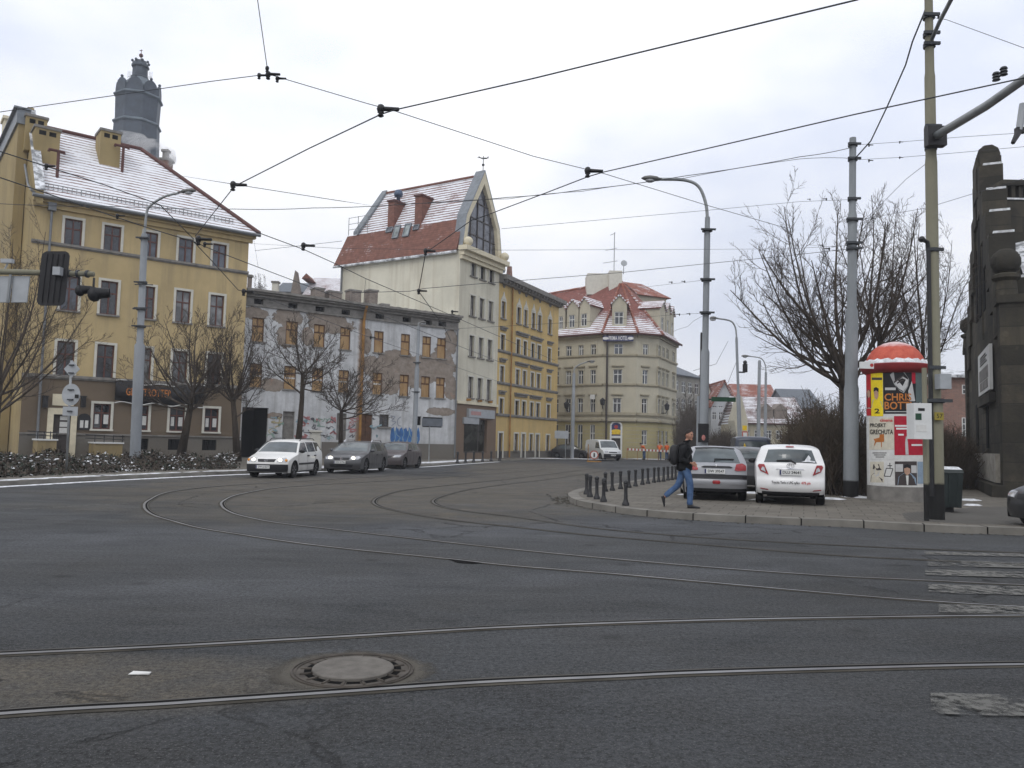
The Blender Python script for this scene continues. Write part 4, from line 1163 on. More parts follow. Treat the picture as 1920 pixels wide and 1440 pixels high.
for ri, r in enumerate((dr1, dr2)):
 for k, q in enumerate(r):
  c = MB(); a_, b_, c_, e_ = q
  zt = c_ + (e_ - c_) * 0.64
  c.wbox(DW, a_, b_, c_, zt - 0.05, -0.14, -0.10); c.wbox(DW, a_, b_, zt + 0.05, e_, -0.14, -0.11)
  o = c.build('boarded_window', M['board'], dh)
  c = MB(); c.wbox(DW, a_, b_, zt - 0.05, zt + 0.05, -0.16, -0.08); c.wbox(DW, a_, a_ + 0.06, c_, e_, -0.1, -0.06); c.wbox(DW, b_ - 0.06, b_, c_, e_, -0.1, -0.06); c.wbox(DW, (a_ + b_) / 2 - 0.03, (a_ + b_) / 2 + 0.03, zt + 0.05, e_, -0.11, -0.07)
  c.wbox(DW, a_ + 0.06, b_ - 0.06, e_ - 0.06, e_, -0.1, -0.06)
  c.build('frame', M['wood_door'], o)
  c = MB(); c.wbox(DW, a_ - 0.1, b_ + 0.1, c_ - 0.09, c_, -0.1, 0.09); c.build('sill', M['grey_trim'], o)
  if ri == 1 and k < 5:
   c = MB()
   for j in range(3): c.wbox(DW, a_ + 0.12 + j * 0.38, a_ + 0.45 + j * 0.38, zt - 0.3, zt - 0.2, -0.1, -0.09)
   c.build('pale_batten', M['paper'], o)
b = MB(); b.wbox(DW, gate[0], gate[1], -0.05, gate[3], -3.0, -2.9);
b.quad(DW.p(gate[0], -.05, -.2), DW.p(gate[0], gate[3], -.2), DW.p(gate[0], gate[3], -3), DW.p(gate[0], -.05, -3)); b.quad(DW.p(gate[1], -.05, -.2), DW.p(gate[1], gate[3], -.2), DW.p(gate[1], gate[3], -3), DW.p(gate[1], -.05, -3)); b.quad(DW.p(gate[0], gate[3], -.2), DW.p(gate[1], gate[3], -.2), DW.p(gate[1], gate[3], -3), DW.p(gate[0], gate[3], -3))
b.build('gateway', M['void'], dh)
for q in gdoor:
 b = MB(); b.wbox(DW, q[0], q[1], q[2], q[3], -0.2, -0.14); b.wbox(DW, q[0], q[0] + 0.08, q[2], q[3], -0.14, -0.08); b.wbox(DW, q[1] - 0.08, q[1], q[2], q[3], -0.14, -0.08); b.wbox(DW, q[0] + .08, q[1] - .08, q[3] - 0.35, q[3] - 0.27, -0.14, -0.09)
 b.build('boarded_door', M['grey_board'], dh)
b = MB(); b.wbox(DW, hatch[0], hatch[1], hatch[2], hatch[3], -0.18, -0.05); b.wbox(DW, hatch[0] - 0.06, hatch[1] + 0.06, hatch[3] - 0.03, hatch[3] + 0.08, -0.05, 0.05); b.wbox(DW, hatch[0] + 0.1, hatch[1] - 0.1, hatch[3] - 1.0, hatch[3] - 0.93, -0.05, -0.03); b.build('hatch', M['white_trim'], dh)
b = MB(); q = mdoor; b.wbox(DW, q[0], q[1], q[2], q[3], -0.2, -0.15)
for k in range(2):
 for (e_, f_) in ((0.05, 0.4), (0.45, 0.72), (0.78, 0.95)):
  L_ = q[1] - q[0]; b.wbox(DW, q[0] + L_ * (0.06 + 0.48 * k), q[0] + L_ * (0.46 + 0.48 * k), q[2] + (q[3] - q[2]) * e_, q[2] + (q[3] - q[2]) * f_, -0.15, -0.11)
b.build('door', M['wood_door'], dh)
for q in gwin[:1]:
 window(DW, dh, q, M['wood_dark'], M['glass_dim'], bars=2, mull=1, sill=M['grey_trim'])
for q in gwin[1:] + cel:
 b = MB(); b.wbox(DW, q[0], q[1], q[2], q[3], -0.2, -0.16); b.wbox(DW, q[0], q[1], q[3] - 0.06, q[3], -0.16, -0.08); b.wbox(DW, (q[0] + q[1]) / 2 - 0.04, (q[0] + q[1]) / 2 + 0.04, q[2], q[3] - 0.06, -0.16, -0.1); b.build('window_opening', M['void'], dh)
b = MB()
ut, zt_ = uz(826, 275); ub, zb_ = uz(800, 1140)
um_ = (ut + ub) / 2
b.tube([DW.p(um_, 0.3, 0.14), DW.p(um_, zf - 0.3, 0.14), DW.p(um_, zf + 0.3, 0.3), DW.p(um_, zc0 + 0.3, 0.55)], 0.10, 8)
for z_ in (2.2, 4.6, 7.0, 9.0): b.tube([DW.p(um_, z_, 0.14), DW.p(um_, z_ + 0.1, 0.14)], 0.125, 8)
b.build('downpipe', M['rust_pipe'], dh)
b = MB(); b.tube([DW.p(dl - 0.12, 0.2, 0.12), DW.p(dl - 0.12, zf, 0.12)], 0.06, 8); b.build('downpipe', M['pipe'], dh)
b = MB()
zpl = uz(1000, 1133)[1]
us = [0] + sorted([gate[0], gate[1]] + [x for q in gdoor for x in ()] + [hatch[0] - .06, hatch[1] + .06, mdoor[0] - 0.05, mdoor[1] + .05]) + [dl]
for a_, b_ in zip(us[::2], us[1::2]):
 if b_ > a_ + .02: b = MB(); b.wbox(DW, a_, b_, -0.1, zpl - 0.02, 0.002, 0.10); b.build('plinth', M['grey_base'], dh)
random.seed(21)
def stroke(mb, pts, w, m=0, d=0.012):
 """flat painted line on the wall"""
 P = crom([(p[0], p[1], 0) for p in pts], 6); k = len(P)
 L = []; R = []
 for i, p in enumerate(P):
  t = (P[min(i + 1, k - 1)] - P[max(i - 1, 0)])
  t = t.normalized() if t.length > 1e-6 else V((1, 0, 0))
  nn = V((-t.y, t.x, 0)) * w / 2
  L.append(p + nn); R.append(p - nn)
 mb.add([DW.p(q.x, q.y, d) for q in L + R], [(i, i + 1, k + i + 1, k + i) for i in range(k - 1)], m)
GC = [plain('graffiti_black', (0.09, 0.09, 0.10), 0.6), plain('graffiti_red', (0.40, 0.17, 0.17), 0.6), plain('graffiti_blue', (0.04, 0.14, 0.36), 0.6, vary=0.3), plain('graffiti_green', (0.22, 0.32, 0.27), 0.6), plain('graffiti_ochre', (0.40, 0.35, 0.22), 0.6), plain('graffiti_teal', (0.22, 0.33, 0.37), 0.6)]
for (x0, x1, y0, y1, cols, cnt) in ((215, 305, 960, 1100, (4, 0, 3, 5), 9), (385, 470, 960, 1110, (1, 1, 0, 5), 10), (560, 650, 950, 1110, (0, 5, 1, 3), 9), (720, 795, 950, 1120, (1, 1, 0), 8), (480, 555, 960, 1050, (0, 3, 1), 5), (885, 925, 960, 1110, (5, 0), 3)):
 mb = MB()
 for k in range(cnt):
  cx, cy = random.uniform(x0 + 8, x1 - 8), random.uniform(y0 + 10, y1 - 10); s_ = random.uniform(10, 26)
  pts = [uz(cx + random.uniform(-s_, s_) + (j - 2.5) * s_ * 0.32, cy + random.uniform(-s_, s_) * 0.8) for j in range(random.randint(5, 8))]
  stroke(mb, pts, random.choice((0.05, 0.06, 0.1)), cols[k % len(cols)], 0.012 + 0.0008 * k)
 mb.build('graffiti', GC, dh, fix=False)
mb = MB(); u0, z0_ = uz(1000, 1128); u1_, z1_ = uz(1190, 1045)
for k in range(7):
 u = u0 + (u1_ - u0) * (k + 0.5) / 7; w_ = (u1_ - u0) / 7
 pts = [DW.p(u + w_ * (0.56 + 0.05 * sin(5 * i + k)) * cos(2 * pi * i / 14), (z0_ + z1_) / 2 + 0.62 * (1 + 0.16 * sin(3 * i + k * 2)) * (z1_ - z0_) * 0.95 * sin(2 * pi * i / 14), 0.014 + 0.0006 * k) for i in range(14)]
 mb.add(pts, [tuple(range(14))], 0)
for k in range(6):
 u = u0 + (u1_ - u0) * (k + 0.6) / 6.5
 stroke(mb, [(u + random.uniform(-.2, .2), z0_ + (z1_ - z0_) * t_) for t_ in (0.0, 0.3, 0.6, 1.0)], 0.05, 1, 0.0205)
mb.build('graffiti', [GC[2], GC[5]], dh, fix=False)
mb = MB()
for pts in ([(1003, 960), (1030, 965), (1010, 990), (1035, 1000), (1008, 1022)], [(1068, 965), (1048, 985), (1050, 1018), (1070, 1025)]): stroke(mb, [uz(*p) for p in pts], 0.07, 0)
mb.build('graffiti', [plain('graffiti_grey', (0.25, 0.27, 0.32), 0.6)], dh, fix=False)
# ================================================================== tall gabled house
TA = hp(853.6, 826, 62.6)
TD = dirxy(1796, 849)
TB_ = TA + TD * 6.25
TF = Wall(TA, TB_)                      # street front
tl = TF.L
th = thing('gabled_house', 'tall cream house with red roof, glazed pointed gable and stone balls beside the derelict house', 'house', TF.p(tl / 2, 0.12))
z_e = TF.un(*Z4(1078, 755))[1]
pe = rz(*Z4(120, 868), z_e)
pe = V((pe.x, pe.y)); sdv = (pe - TA)
slen = sdv.length - 0.8; sdv.normalize()
TS = Wall(TA, TA + sdv * slen)          # flank, u runs away from the street
trow = [[TF.rect(Z5, *q) for q in r] for r in (
 ((148, 18, 180, 130), (208, 40, 240, 153), (265, 60, 298, 175)),
 ((142, 255, 175, 385), (202, 272, 232, 402), (260, 292, 290, 422)),
 ((135, 510, 166, 645), (193, 525, 226, 655), (250, 540, 282, 668)),
 ((127, 775, 160, 912), (187, 785, 217, 918), (247, 795, 275, 925)))]
even(trow)
zsh = (TF.un(*Z5(55, 945))[1] + TF.un(*Z5(308, 965))[1]) / 2
shop = TF.rect(Z5, 102, 1050, 250, 1272); shop[2] = 0.6
b = MB()
wall_sheet(b, TF, 0, tl, zsh, z_e, [q for r in trow for q in r], 0)
wall_sheet(b, TF, 0, tl, -0.1, zsh, [shop], 1, rev=0.4)
wall_sheet(b, TS, 0, slen, -0.1, z_e, [], 2)
pb = TA + sdv * slen
back = TB_ + sdv * slen
for (p, q) in ((pb, back), (back, TB_)):
 b.quad((p.x, p.y, -.1), (q.x, q.y, -.1), (q.x, q.y, z_e), (p.x, p.y, z_e), 0)
M['flank'] = stucco('flank_render', (0.64, 0.615, 0.51), dirt=(0.35, 0.29, 0.2), amount=0.1, streak=0.5)
M['shop_front'] = stucco('brown_shop_front', (0.20, 0.14, 0.10), amount=0.2)
b.build('wall', [M['cream'], M['shop_front'], M['flank']], th)
for ri, r in enumerate(trow):
 for q in r:
  window(TF, th, q, M['wood_dark'], M['curtain'] if ri > 0 else M['glass_dim'], rec=0.2, transom=0.0, mull=1, trim=M['white_trim'], trim_w=0.12, sill=M['grey_trim'])
b = MB(); q = shop
b.wbox(TF, q[0], q[1], q[2], q[2] + 0.1, -0.35, -0.25); b.wbox(TF, q[0], q[1], q[3] - 0.1, q[3], -0.35, -0.25); b.wbox(TF, q[0], q[0] + .1, q[2] + .1, q[3] - .1, -0.35, -0.25); b.wbox(TF, q[1] - .1, q[1], q[2] + .1, q[3] - .1, -0.35, -0.25)
um_ = q[0] + (q[1] - q[0]) * 0.72
b.wbox(TF, um_ - 0.05, um_ + 0.05, q[2] + .1, q[3] - .1, -0.35, -0.25)
o = b.build('shop_window', M['wood_dark'], th)
b = MB(); b.wbox(TF, q[0] + .05, q[1] - .05, q[2] + .05, q[3] - .05, -0.33, -0.29); b.build('pane', M['shop_glass'], o)
s1 = TF.rect(Z5, 120, 987, 287, 1042); s2 = TF.rect(Z5, 93, 1034, 190, 1078)
b = MB(); b.wbox(TF, s1[0], s1[1], s1[2], s1[3], 0.002, 0.22, 0); b.wbox(TF, s2[0], s2[1], s2[2] - 0.02, s1[2] - 0.02, 0.002, 0.16, 0);
o = b.build('shop_sign', M['sign_back'], th)
b = MB(); add_text(b, 'SALON', TF.p(s1[0] + (s1[1] - s1[0]) * 0.3, (s1[2] + s1[3]) / 2, 0.23), TF.t, V((0, 0, 1)), 0.5, width=(s1[1] - s1[0]) * 0.4) if False else b.wbox(TF, s1[0] + 0.3, s1[0] + (s1[1] - s1[0]) * 0.45, s1[2] + 0.2, s1[3] - 0.2, 0.222, 0.235)
b.build('sign_stripe', plain('faded_pink_paint', (0.42, 0.24, 0.23), 0.7), o)
b = MB(); b.wbox(TF, -0.06, tl + 0.06, zsh - 0.05, zsh + 0.16, 0.002, 0.16); b.build('string_course', M['cream_trim'], th)
b = MB()
for k in range(3):
 u = tl * (0.25 + 0.27 * k); b.wbox(TF, u - 0.09, u + 0.09, zsh + 0.22, zsh + 0.4, 0.002, 0.35)
b.build('lamp_bracket', M['rust_pipe'], th)
def gp2(x, y): return TF.un(*Z4(x, y), 0.15)
zap = gp2(1235, 168)[1]
uc = tl / 2
oL = [(-0.05, z_e), (gp2(1108, 500)[0], gp2(1108, 495)[1]), (uc, zap)]
hs = (oL[1][0] + (tl - gp2(1345, 560)[0])) / 2
zs_ = oL[1][1]
outer = [(-0.05, z_e + 0.0), (hs - 0.1, zs_), (uc, zap), (tl - hs + 0.1, zs_), (tl + 0.05, z_e + 0.0)]
zi = gp2(1115, 705)[1]
inn = [(0.5, z_e + 0.3), (hs + 0.34, zs_ - 0.1), (uc, zap - 1.05), (tl - hs - 0.34, zs_ - 0.1), (tl - 0.5, z_e + 0.3)]
b = MB()
k = 5
vs = [TF.p(u, z, 0.2) for u, z in outer] + [TF.p(u, z, 0.2) for u, z in inn] + [TF.p(u, z, -0.25) for u, z in outer] + [TF.p(u, z, -0.25) for u, z in inn]
fs = []
for i in range(4):
 fs += [(i, i + 1, k + i + 1, k + i), (2 * k + i, 3 * k + i, 3 * k + i + 1, 2 * k + i + 1), (i, 2 * k + i, 2 * k + i + 1, i + 1), (k + i, k + i + 1, 3 * k + i + 1, 3 * k + i)]
fs += [(0, k, 3 * k, 2 * k), (4, 2 * k + 4, 3 * k + 4, k + 4), (k, k + 4, 3 * k + 4, 3 * k)]
b.add(vs, fs)
b.build('gable_frame', M['cream_trim'], th)
b = MB(); b.prism([TF.p(u, z, -0.16) for u, z in inn], None, TF.n * 0.04); gg = b.build('gable_glazing', M['gable_glass'], th)
b = MB()
def inner_z(u):
 for (a_, z0_), (c_, z1_) in zip(inn, inn[1:]):
  if min(a_, c_) <= u <= max(a_, c_) and abs(c_ - a_) > 1e-6: return z0_ + (z1_ - z0_) * (u - a_) / (c_ - a_)
 return z_e
for k in range(1, 5):
 u = inn[0][0] + (inn[4][0] - inn[0][0]) * k / 5
 b.wbox(TF, u - 0.045, u + 0.045, z_e + 0.45, inner_z(u), -0.13, -0.05)
for zz in (z_e + 1.6, z_e + 3.0, z_e + 4.4, z_e + 5.8):
 us_ = [u for u in [inn[0][0] + i * 0.05 for i in range(120)] if u <= inn[4][0] and inner_z(u) > zz]
 if us_: b.wbox(TF, us_[0], us_[-1], zz - 0.04, zz + 0.04, -0.14, -0.06)
b.build('glazing_bars', M['wood_dark'], gg)
b = MB(); b.wbox(TF, -0.3, tl + 0.35, z_e - 0.15, z_e + 0.22, 0.002, 0.8); b.wbox(TF, -0.15, tl + 0.2, z_e - 0.5, z_e - 0.15, 0.002, 0.45); b.wbox(TF, -0.1, tl + 0.12, z_e - 0.8, z_e - 0.5, 0.002, 0.28)
b.build('cornice', M['cream_trim'], th)
for u in (0.35, tl - 0.05):
 b = MB(); b.ball(TF.p(u, z_e + 0.22 + 0.40, 0.5), 0.38, 18); b.lathe([(0.25, 0), (0.2, 0.1)], 14, TF.p(u, z_e + 0.2, 0.5)); b.build('stone_ball', M['cream_trim'], th, smooth=True)
sd3 = V((sdv.x, sdv.y, 0))
def back_of(u, z, L_): return TF.p(u, z, -0.2) + sd3 * L_
zsr = zs_ - 0.25; hs2 = hs
ridge_L = 0
pr = rp(*Z4(500, 293), TF.p(uc, 0), V((-sd3.y, sd3.x, 0)))
ridge_L = (pr - TF.p(uc, 0)).dot(sd3)
psd = rp(*Z4(290, 588), TF.p(hs2, 0), V((-sd3.y, sd3.x, 0)))
sh_L = (psd - TF.p(hs2, 0)).dot(sd3)
Lr = slen + 0.6
b = MB()
slope(b, [TF.p(-0.3, z_e - 0.12, -0.2), back_of(-0.3, z_e - 0.12, Lr), back_of(hs2, zsr, Lr - 0.7), TF.p(hs2, zsr, -0.2)], 0, 0.15)
slope(b, [TF.p(tl + 0.3, z_e - 0.12, -0.2), back_of(tl + 0.3, z_e - 0.12, Lr), back_of(tl - hs2, zsr, Lr - 0.7), TF.p(tl - hs2, zsr, -0.2)], 0, 0.15)
slope(b, [TF.p(hs2, zsr, -0.2), back_of(hs2, zsr, sh_L), back_of(uc, zap - 0.35, ridge_L), TF.p(uc, zap - 0.35, -0.2)], 1, 0.15)
slope(b, [TF.p(tl - hs2, zsr, -0.2), back_of(tl - hs2, zsr, sh_L), back_of(uc, zap - 0.35, ridge_L), TF.p(uc, zap - 0.35, -0.2)], 1, 0.15)
b.add([back_of(hs2, zsr, Lr - 0.7), back_of(tl - hs2, zsr, Lr - 0.7), back_of(tl + .3, z_e - .12, Lr), back_of(-.3, z_e - .12, Lr)], [(0, 1, 2, 3)], 0)
b.add([back_of(hs2, zsr, sh_L), back_of(tl - hs2, zsr, sh_L), back_of(uc, zap - 0.35, ridge_L)], [(0, 1, 2)], 2)
b.add([back_of(hs2, zsr, sh_L), back_of(tl - hs2, zsr, sh_L), back_of(tl - hs2, zsr, Lr - 0.7), back_of(hs2, zsr, Lr - 0.7)], [(0, 1, 2, 3)], 2)
trf = b.build('roof', [M['tile_fleck'], M['tile_frost'], M['zinc']], th)
b = MB()
b.tube([back_of(-0.3, z_e - 0.25, 0), back_of(-0.3, z_e - 0.25, Lr)], 0.11, 8); b.build('gutter', M['zinc_snow'], trf)
b = MB()
for pts in ([outer[0], outer[1], outer[2]], [outer[2], outer[3], outer[4]]):
 for (u0, z0_), (u1_, z1_) in zip(pts, pts[1:]):
  b.add([TF.p(u0, z0_, 0.22), TF.p(u1_, z1_, 0.22), TF.p(u1_, z1_, 0.22) + sd3 * 0.95, TF.p(u0, z0_, 0.22) + sd3 * 0.95] + [TF.p(u0, z0_ + 0.14, 0.22), TF.p(u1_, z1_ + 0.14, 0.22), TF.p(u1_, z1_ + 0.14, 0.22) + sd3 * 0.95, TF.p(u0, z0_ + 0.14, 0.22) + sd3 * 0.95], MB.HEX)
def bar(mb, p, q, w1, h1, side):
 mb.add([p - side * w1, p + side * w1, q + side * w1, q - side * w1, p - side * w1 + V((0, 0, h1)), p + side * w1 + V((0, 0, h1)), q + side * w1 + V((0, 0, h1)), q - side * w1 + V((0, 0, h1))], MB.HEX)
b.build('gable_flashing', M['zinc'], trf); b = MB(); bar(b, back_of(hs2 - 0.1, zsr, sh_L), back_of(uc, zap - 0.3, ridge_L), 0.3, 0.3, sd3)
b.build('gable_flashing', M['zinc'], trf)
b = MB(); b.tube([TF.p(uc, zap - 0.28, -0.3), back_of(uc, zap - 0.28, ridge_L)], 0.13, 8); b.build('ridge_tiles', M['tile_red'], trf)
pA = TF.p(-0.3, z_e - 0.12, -0.2); nL = sd3.cross(TF.p(hs2, zsr, -0.2) - pA).normalized()
if nL.z < 0: nL = -nL
upv = (TF.p(hs2, zsr, -0.2) - pA); upv = (upv - sd3 * upv.dot(sd3)).normalized()
out = V((nL.x, nL.y, 0)).normalized()
for (x0, x1, xr, y0, y1, yr) in ((500, 558, 640, 385, 585, 395), (702, 765, 830, 345, 565, 365)):
 f = rp(*Z4((x0 + x1) / 2, y1), pA, nL)
 wdt = (x1 - x0) / 4 * f.y / F * 1.05
 c0 = rp(*Z4(x0, y0), f, out); z1_ = c0.z
 dep = 2.3
 p0 = V((f.x, f.y, 0)) - sd3 * (-wdt / 2)
 b = MB()
 base_ = [V((f.x, f.y, 0)) + sd3 * wdt / 2, V((f.x, f.y, 0)) - sd3 * wdt / 2]
 q4 = [base_[0], base_[1], base_[1] - out * dep, base_[0] - out * dep]
 b.hexa([q + V((0, 0, f.z - 0.2)) for q in q4] + [q + V((0, 0, z1_ - 0.15)) for q in q4])
 o = b.build('chimney', M['tile_red'], trf)
 g4 = [q4[0] + sd3 * .1 + out * .1, q4[1] - sd3 * .1 + out * .1, q4[2] - sd3 * .1 - out * .1, q4[3] + sd3 * .1 - out * .1]
 b = MB(); b.hexa([q + V((0, 0, z1_ - 0.15)) for q in g4] + [q + V((0, 0, z1_)) for q in g4]); b.build('cap', M['red_iron'], o)
 if x0 == 500:
  b = MB(); c_ = V((f.x, f.y, z1_)) - out * 0.9; b.lathe([(0.16, 0), (0.16, 0.45), (0.34, 0.5), (0.4, 0.75), (0.3, 1.05), (0.05, 1.15)], 14, c_); b.build('ventilator', plain('blue_steel', (0.06, 0.09, 0.15), 0.4, 0.5, 0.3), o, smooth=True)
for (x0, y0, x1, y1, mat) in ((556, 575, 598, 668, 0), (633, 562, 678, 655, 0), (502, 588, 548, 624, 1), (704, 570, 745, 606, 1)):
 a_ = rp(*Z4(x0, (y0 + y1) / 2), pA, nL); c_ = rp(*Z4(x1, (y0 + y1) / 2), pA, nL)
 t_ = rp(*Z4((x0 + x1) / 2, y0), pA, nL); l_ = rp(*Z4((x0 + x1) / 2, y1), pA, nL)
 cen = (a_ + c_) / 2; hw = abs((a_ - c_).dot(sd3)) / 2; hh = abs((t_ - l_).dot(upv)) / 2
 def fr(mb, i0, o0, h0, h1):
  for (sx0, sx1, sy0, sy1) in ((-1, -i0, -1, 1), (i0, 1, -1, 1), (-i0, i0, -1, -i0), (-i0, i0, i0, 1)):
   q = [cen + sd3 * hw * sx + upv * hh * sy for sx, sy in ((sx0, sy0), (sx1, sy0), (sx1, sy1), (sx0, sy1))]
   mb.hexa([p + nL * h0 for p in q] + [p + nL * h1 for p in q])
 b = MB(); fr(b, 0.78, 1, -0.02, 0.14)
 o = b.build('skylight', M['zinc'], trf)
 b = MB(); q = [cen + sd3 * hw * sx * .85 + upv * hh * sy * .85 for sx, sy in ((-1, -1), (1, -1), (1, 1), (-1, 1))]
 b.hexa([p + nL * 0.02 for p in q] + [p + nL * 0.09 for p in q]); b.build('pane', M['glass'] if mat else glass('skylight_glass', (0.18, 0.21, 0.21), 0.1), o)
b = MB(); tp = TF.p(uc, zap, 0.0)
b.tube([tp, tp + V((0, 0, 1.35))], 0.035, 6); b.ball(tp + V((0, 0, 0.6)), 0.12, 8); b.tube([tp + V((-.5, 0, 1.2)), tp + V((.5, 0, 1.2))], 0.025, 5)
b.tube([tp + V((-.4, 0, 1.3)), tp + V((-.1, 0, 1.12)), tp + V((.3, 0, 1.15)), tp + V((.42, 0, 1.32))], 0.04, 5)
b.build('weather_vane', M['black_iron'], th)
b = MB(); e_ = back_of(hs2 - 0.2, zsr, Lr - 3.2)
for k in range(3):
 p = e_ - sd3 * k * 1.1 * -1.0; b.tube([p, p + V((0, 0, 1.6))], 0.03, 4)
for h_ in (0.5, 1.0, 1.55): b.tube([e_ + V((0, 0, h_)), e_ + sd3 * 2.2 + V((0, 0, h_))], 0.025, 4)
b.build('roof_railing', M['steel'], trf)
b = MB(); b.tube([V((pb.x, pb.y, 0.2)) + TS.n * 0.1, V((pb.x, pb.y, z_e - 0.3)) + TS.n * 0.1], 0.08, 8); b.build('downpipe', M['pipe'], th)
# ================================================================== golden house
GA = TB_ + TD * 0.02
GD = dirxy(1673, 846)
k1 = rp(1043, 838, V((GA.x, GA.y, 0)), V((GD.y, -GD.x, 0)))
GW = Wall(GA, (k1.x, k1.y)); gl = GW.L
gh = thing('golden_house', 'narrow golden yellow five-storey house with grey cornice beside the tall gabled house', 'house', GW.p(gl / 2, 0.12))
zg = (GW.un(*Z5(345, 160))[1] + GW.un(*Z5(715, 300))[1]) / 2
R5 = [((345, 295, 370, 405), (445, 330, 470, 437), (490, 347, 512, 452), (543, 368, 562, 468), (582, 382, 602, 482), (647, 403, 668, 500)),
      ((340, 512, 363, 617), (440, 535, 463, 638), (485, 547, 507, 648), (536, 562, 556, 660), (575, 575, 595, 668), (642, 592, 662, 688)),
      ((332, 712, 357, 820), (434, 730, 458, 835), (480, 740, 502, 845), (530, 750, 550, 852), (570, 757, 590, 852), (638, 770, 658, 862)),
      ((327, 915, 353, 1025), (428, 930, 452, 1030), (473, 937, 495, 1037), (525, 942, 546, 1040), (563, 945, 585, 1040), (630, 952, 652, 1045)),
      ((320, 1140, 350, 1290), (422, 1140, 447, 1250), (468, 1145, 492, 1298), (517, 1145, 540, 1250), (555, 1148, 585, 1296), (626, 1150, 648, 1250))]
gr = [[GW.rect(Z5, *q) for q in r] for r in R5]
hts = [q[2] for q in gr[4]]
even(gr)
wz = sum(hts[k] for k in (1, 3, 5)) / 3
for k in (1, 3, 5): gr[4][k][2] = wz
for k in (0, 2, 4): gr[4][k][2] = 0.15
zp = wz - 0.05
b = MB(); allq = [q for r in gr for q in r]
wall_sheet(b, GW, 0, gl, zp, zg, [[q[0], q[1], max(q[2], zp), q[3]] for q in allq], 0)
wall_sheet(b, GW, 0, gl, -0.1, zp, [[q[0], q[1], -0.05, zp] for q in (gr[4][0], gr[4][2], gr[4][4])], 1)
body_sides(b, GW, 0, gl, -0.1, zg, 11, 0)
b.build('wall', [M['yellow2'], M['grey_base']], gh)
for ri, r in enumerate(gr):
 for k, q in enumerate(r):
  if ri == 4 and k in (0, 2, 4):
   d_ = MB(); d_.wbox(GW, q[0], q[1], q[2], q[3], -0.2, -0.12); d_.wbox(GW, q[0] + 0.12, q[1] - 0.12, q[2] + 0.2, q[2] + (q[3] - q[2]) * 0.45, -0.12, -0.09); d_.wbox(GW, q[0] + 0.12, q[1] - 0.12, q[2] + (q[3] - q[2]) * 0.52, q[3] - 0.2, -0.12, -0.09)
   o = d_.build('door', M['wood_dark'] if k == 0 else M['grey_board'], gh)
   d_ = MB(); d_.wbox(GW, q[0] - 0.16, q[0], q[2], q[3] + 0.16, 0.002, 0.06); d_.wbox(GW, q[1], q[1] + 0.16, q[2], q[3] + 0.16, 0.002, 0.06); d_.wbox(GW, q[0], q[1], q[3], q[3] + 0.16, 0.002, 0.058); d_.build('surround', M['white_trim'], o)
  else:
   window(GW, gh, q, M['wood_dark'], M['glass'] if ri % 2 else M['curtain'], rec=0.15, transom=0.7, mull=1, trim=M['white_trim'], trim_w=0.13, sill=M['grey_trim'])
b = MB()
for (x0, y0, x1, y1) in ((320, 618, 698, 697), (318, 822, 695, 876), (315, 1027, 692, 1052)):
 z_ = (GW.un(*Z5(x0, y0))[1] + GW.un(*Z5(x1, y1))[1]) / 2
 belt(b, GW, 0, gl, z_, 0.16, 0.14)
b.build('string_course', M['grey_trim'], gh)
b = MB(); b.wbox(GW, -0.02, gl + 0.35, zg - 0.1, zg + 0.3, 0.002, 0.75); b.wbox(GW, 0, gl + 0.15, zg - 0.4, zg - 0.1, 0.002, 0.35)
for k in range(20): b.wbox(GW, 0.3 + k * (gl - 0.6) / 19 - 0.08, 0.3 + k * (gl - 0.6) / 19 + 0.08, zg - 0.32, zg - 0.102, 0.352, 0.62)
b.build('cornice', M['grey_trim'], gh)
for ri in (0, 1, 2):
 zt_ = gr[ri + 1][0][3]
 for ks in ((0, 0), (1, 2), (3, 4), (5, 5)):
  b = MB(); u0, u1_ = gr[1][ks[0]][0] - 0.2, gr[1][ks[1]][1] + 0.2
  b.wbox(GW, u0, u1_, zt_ + 0.55, zt_ + 0.68, 0.002, 0.26); b.wbox(GW, u0 + 0.06, u1_ - 0.06, zt_ + 0.36, zt_ + 0.548, 0.002, 0.13); b.build('window_hood', M['grey_trim'], gh)
for q in gr[0]:
 um_ = (q[0] + q[1]) / 2
 b = MB(); b.prism([GW.p(um_ - 0.5, q[3] + 0.16, 0.003), GW.p(um_ + 0.5, q[3] + 0.16, 0.003), GW.p(um_ + 0.2, q[3] + 0.45, 0.003), GW.p(um_, q[3] + 0.85, 0.003), GW.p(um_ - 0.2, q[3] + 0.45, 0.003)], None, GW.n * 0.06); b.build('window_crest', M['white_trim'], gh)
 b = MB(); c_ = GW.p(um_, q[3] + 1.65, 0.03)
 b.tube([c_ + GW.t * 0.24 * cos(2 * pi * i / 20) + V((0, 0, 0.42 * sin(2 * pi * i / 20))) for i in range(21)], 0.06, 5); b.prism([c_ + GW.t * 0.22 * cos(2 * pi * i / 20) + V((0, 0, 0.4 * sin(2 * pi * i / 20))) - GW.n * 0.028 for i in range(20)], None, GW.n * 0.035); b.build('oval_medallion', M['grey_trim'], gh)
up_ = (GW.un(*Z5(402, 400))[0] + GW.un(*Z5(392, 1100))[0]) / 2
b = MB(); b.tube([GW.p(up_, 0.2, 0.14), GW.p(up_, zg - 0.3, 0.14)], 0.07, 8); b.build('downpipe', M['rust_pipe'], gh)
b = MB(); slope(b, [GW.p(0, zg + 0.3, 0.7), GW.p(gl, zg + 0.3, 0.7), GW.p(gl, zg + 1.0, -5), GW.p(0, zg + 1.0, -5)], 0, 0.1); slope(b, [GW.p(0, zg + 0.3, -11), GW.p(gl, zg + 0.3, -11), GW.p(gl, zg + 1.0, -5), GW.p(0, zg + 1.0, -5)], 0, 0.1)
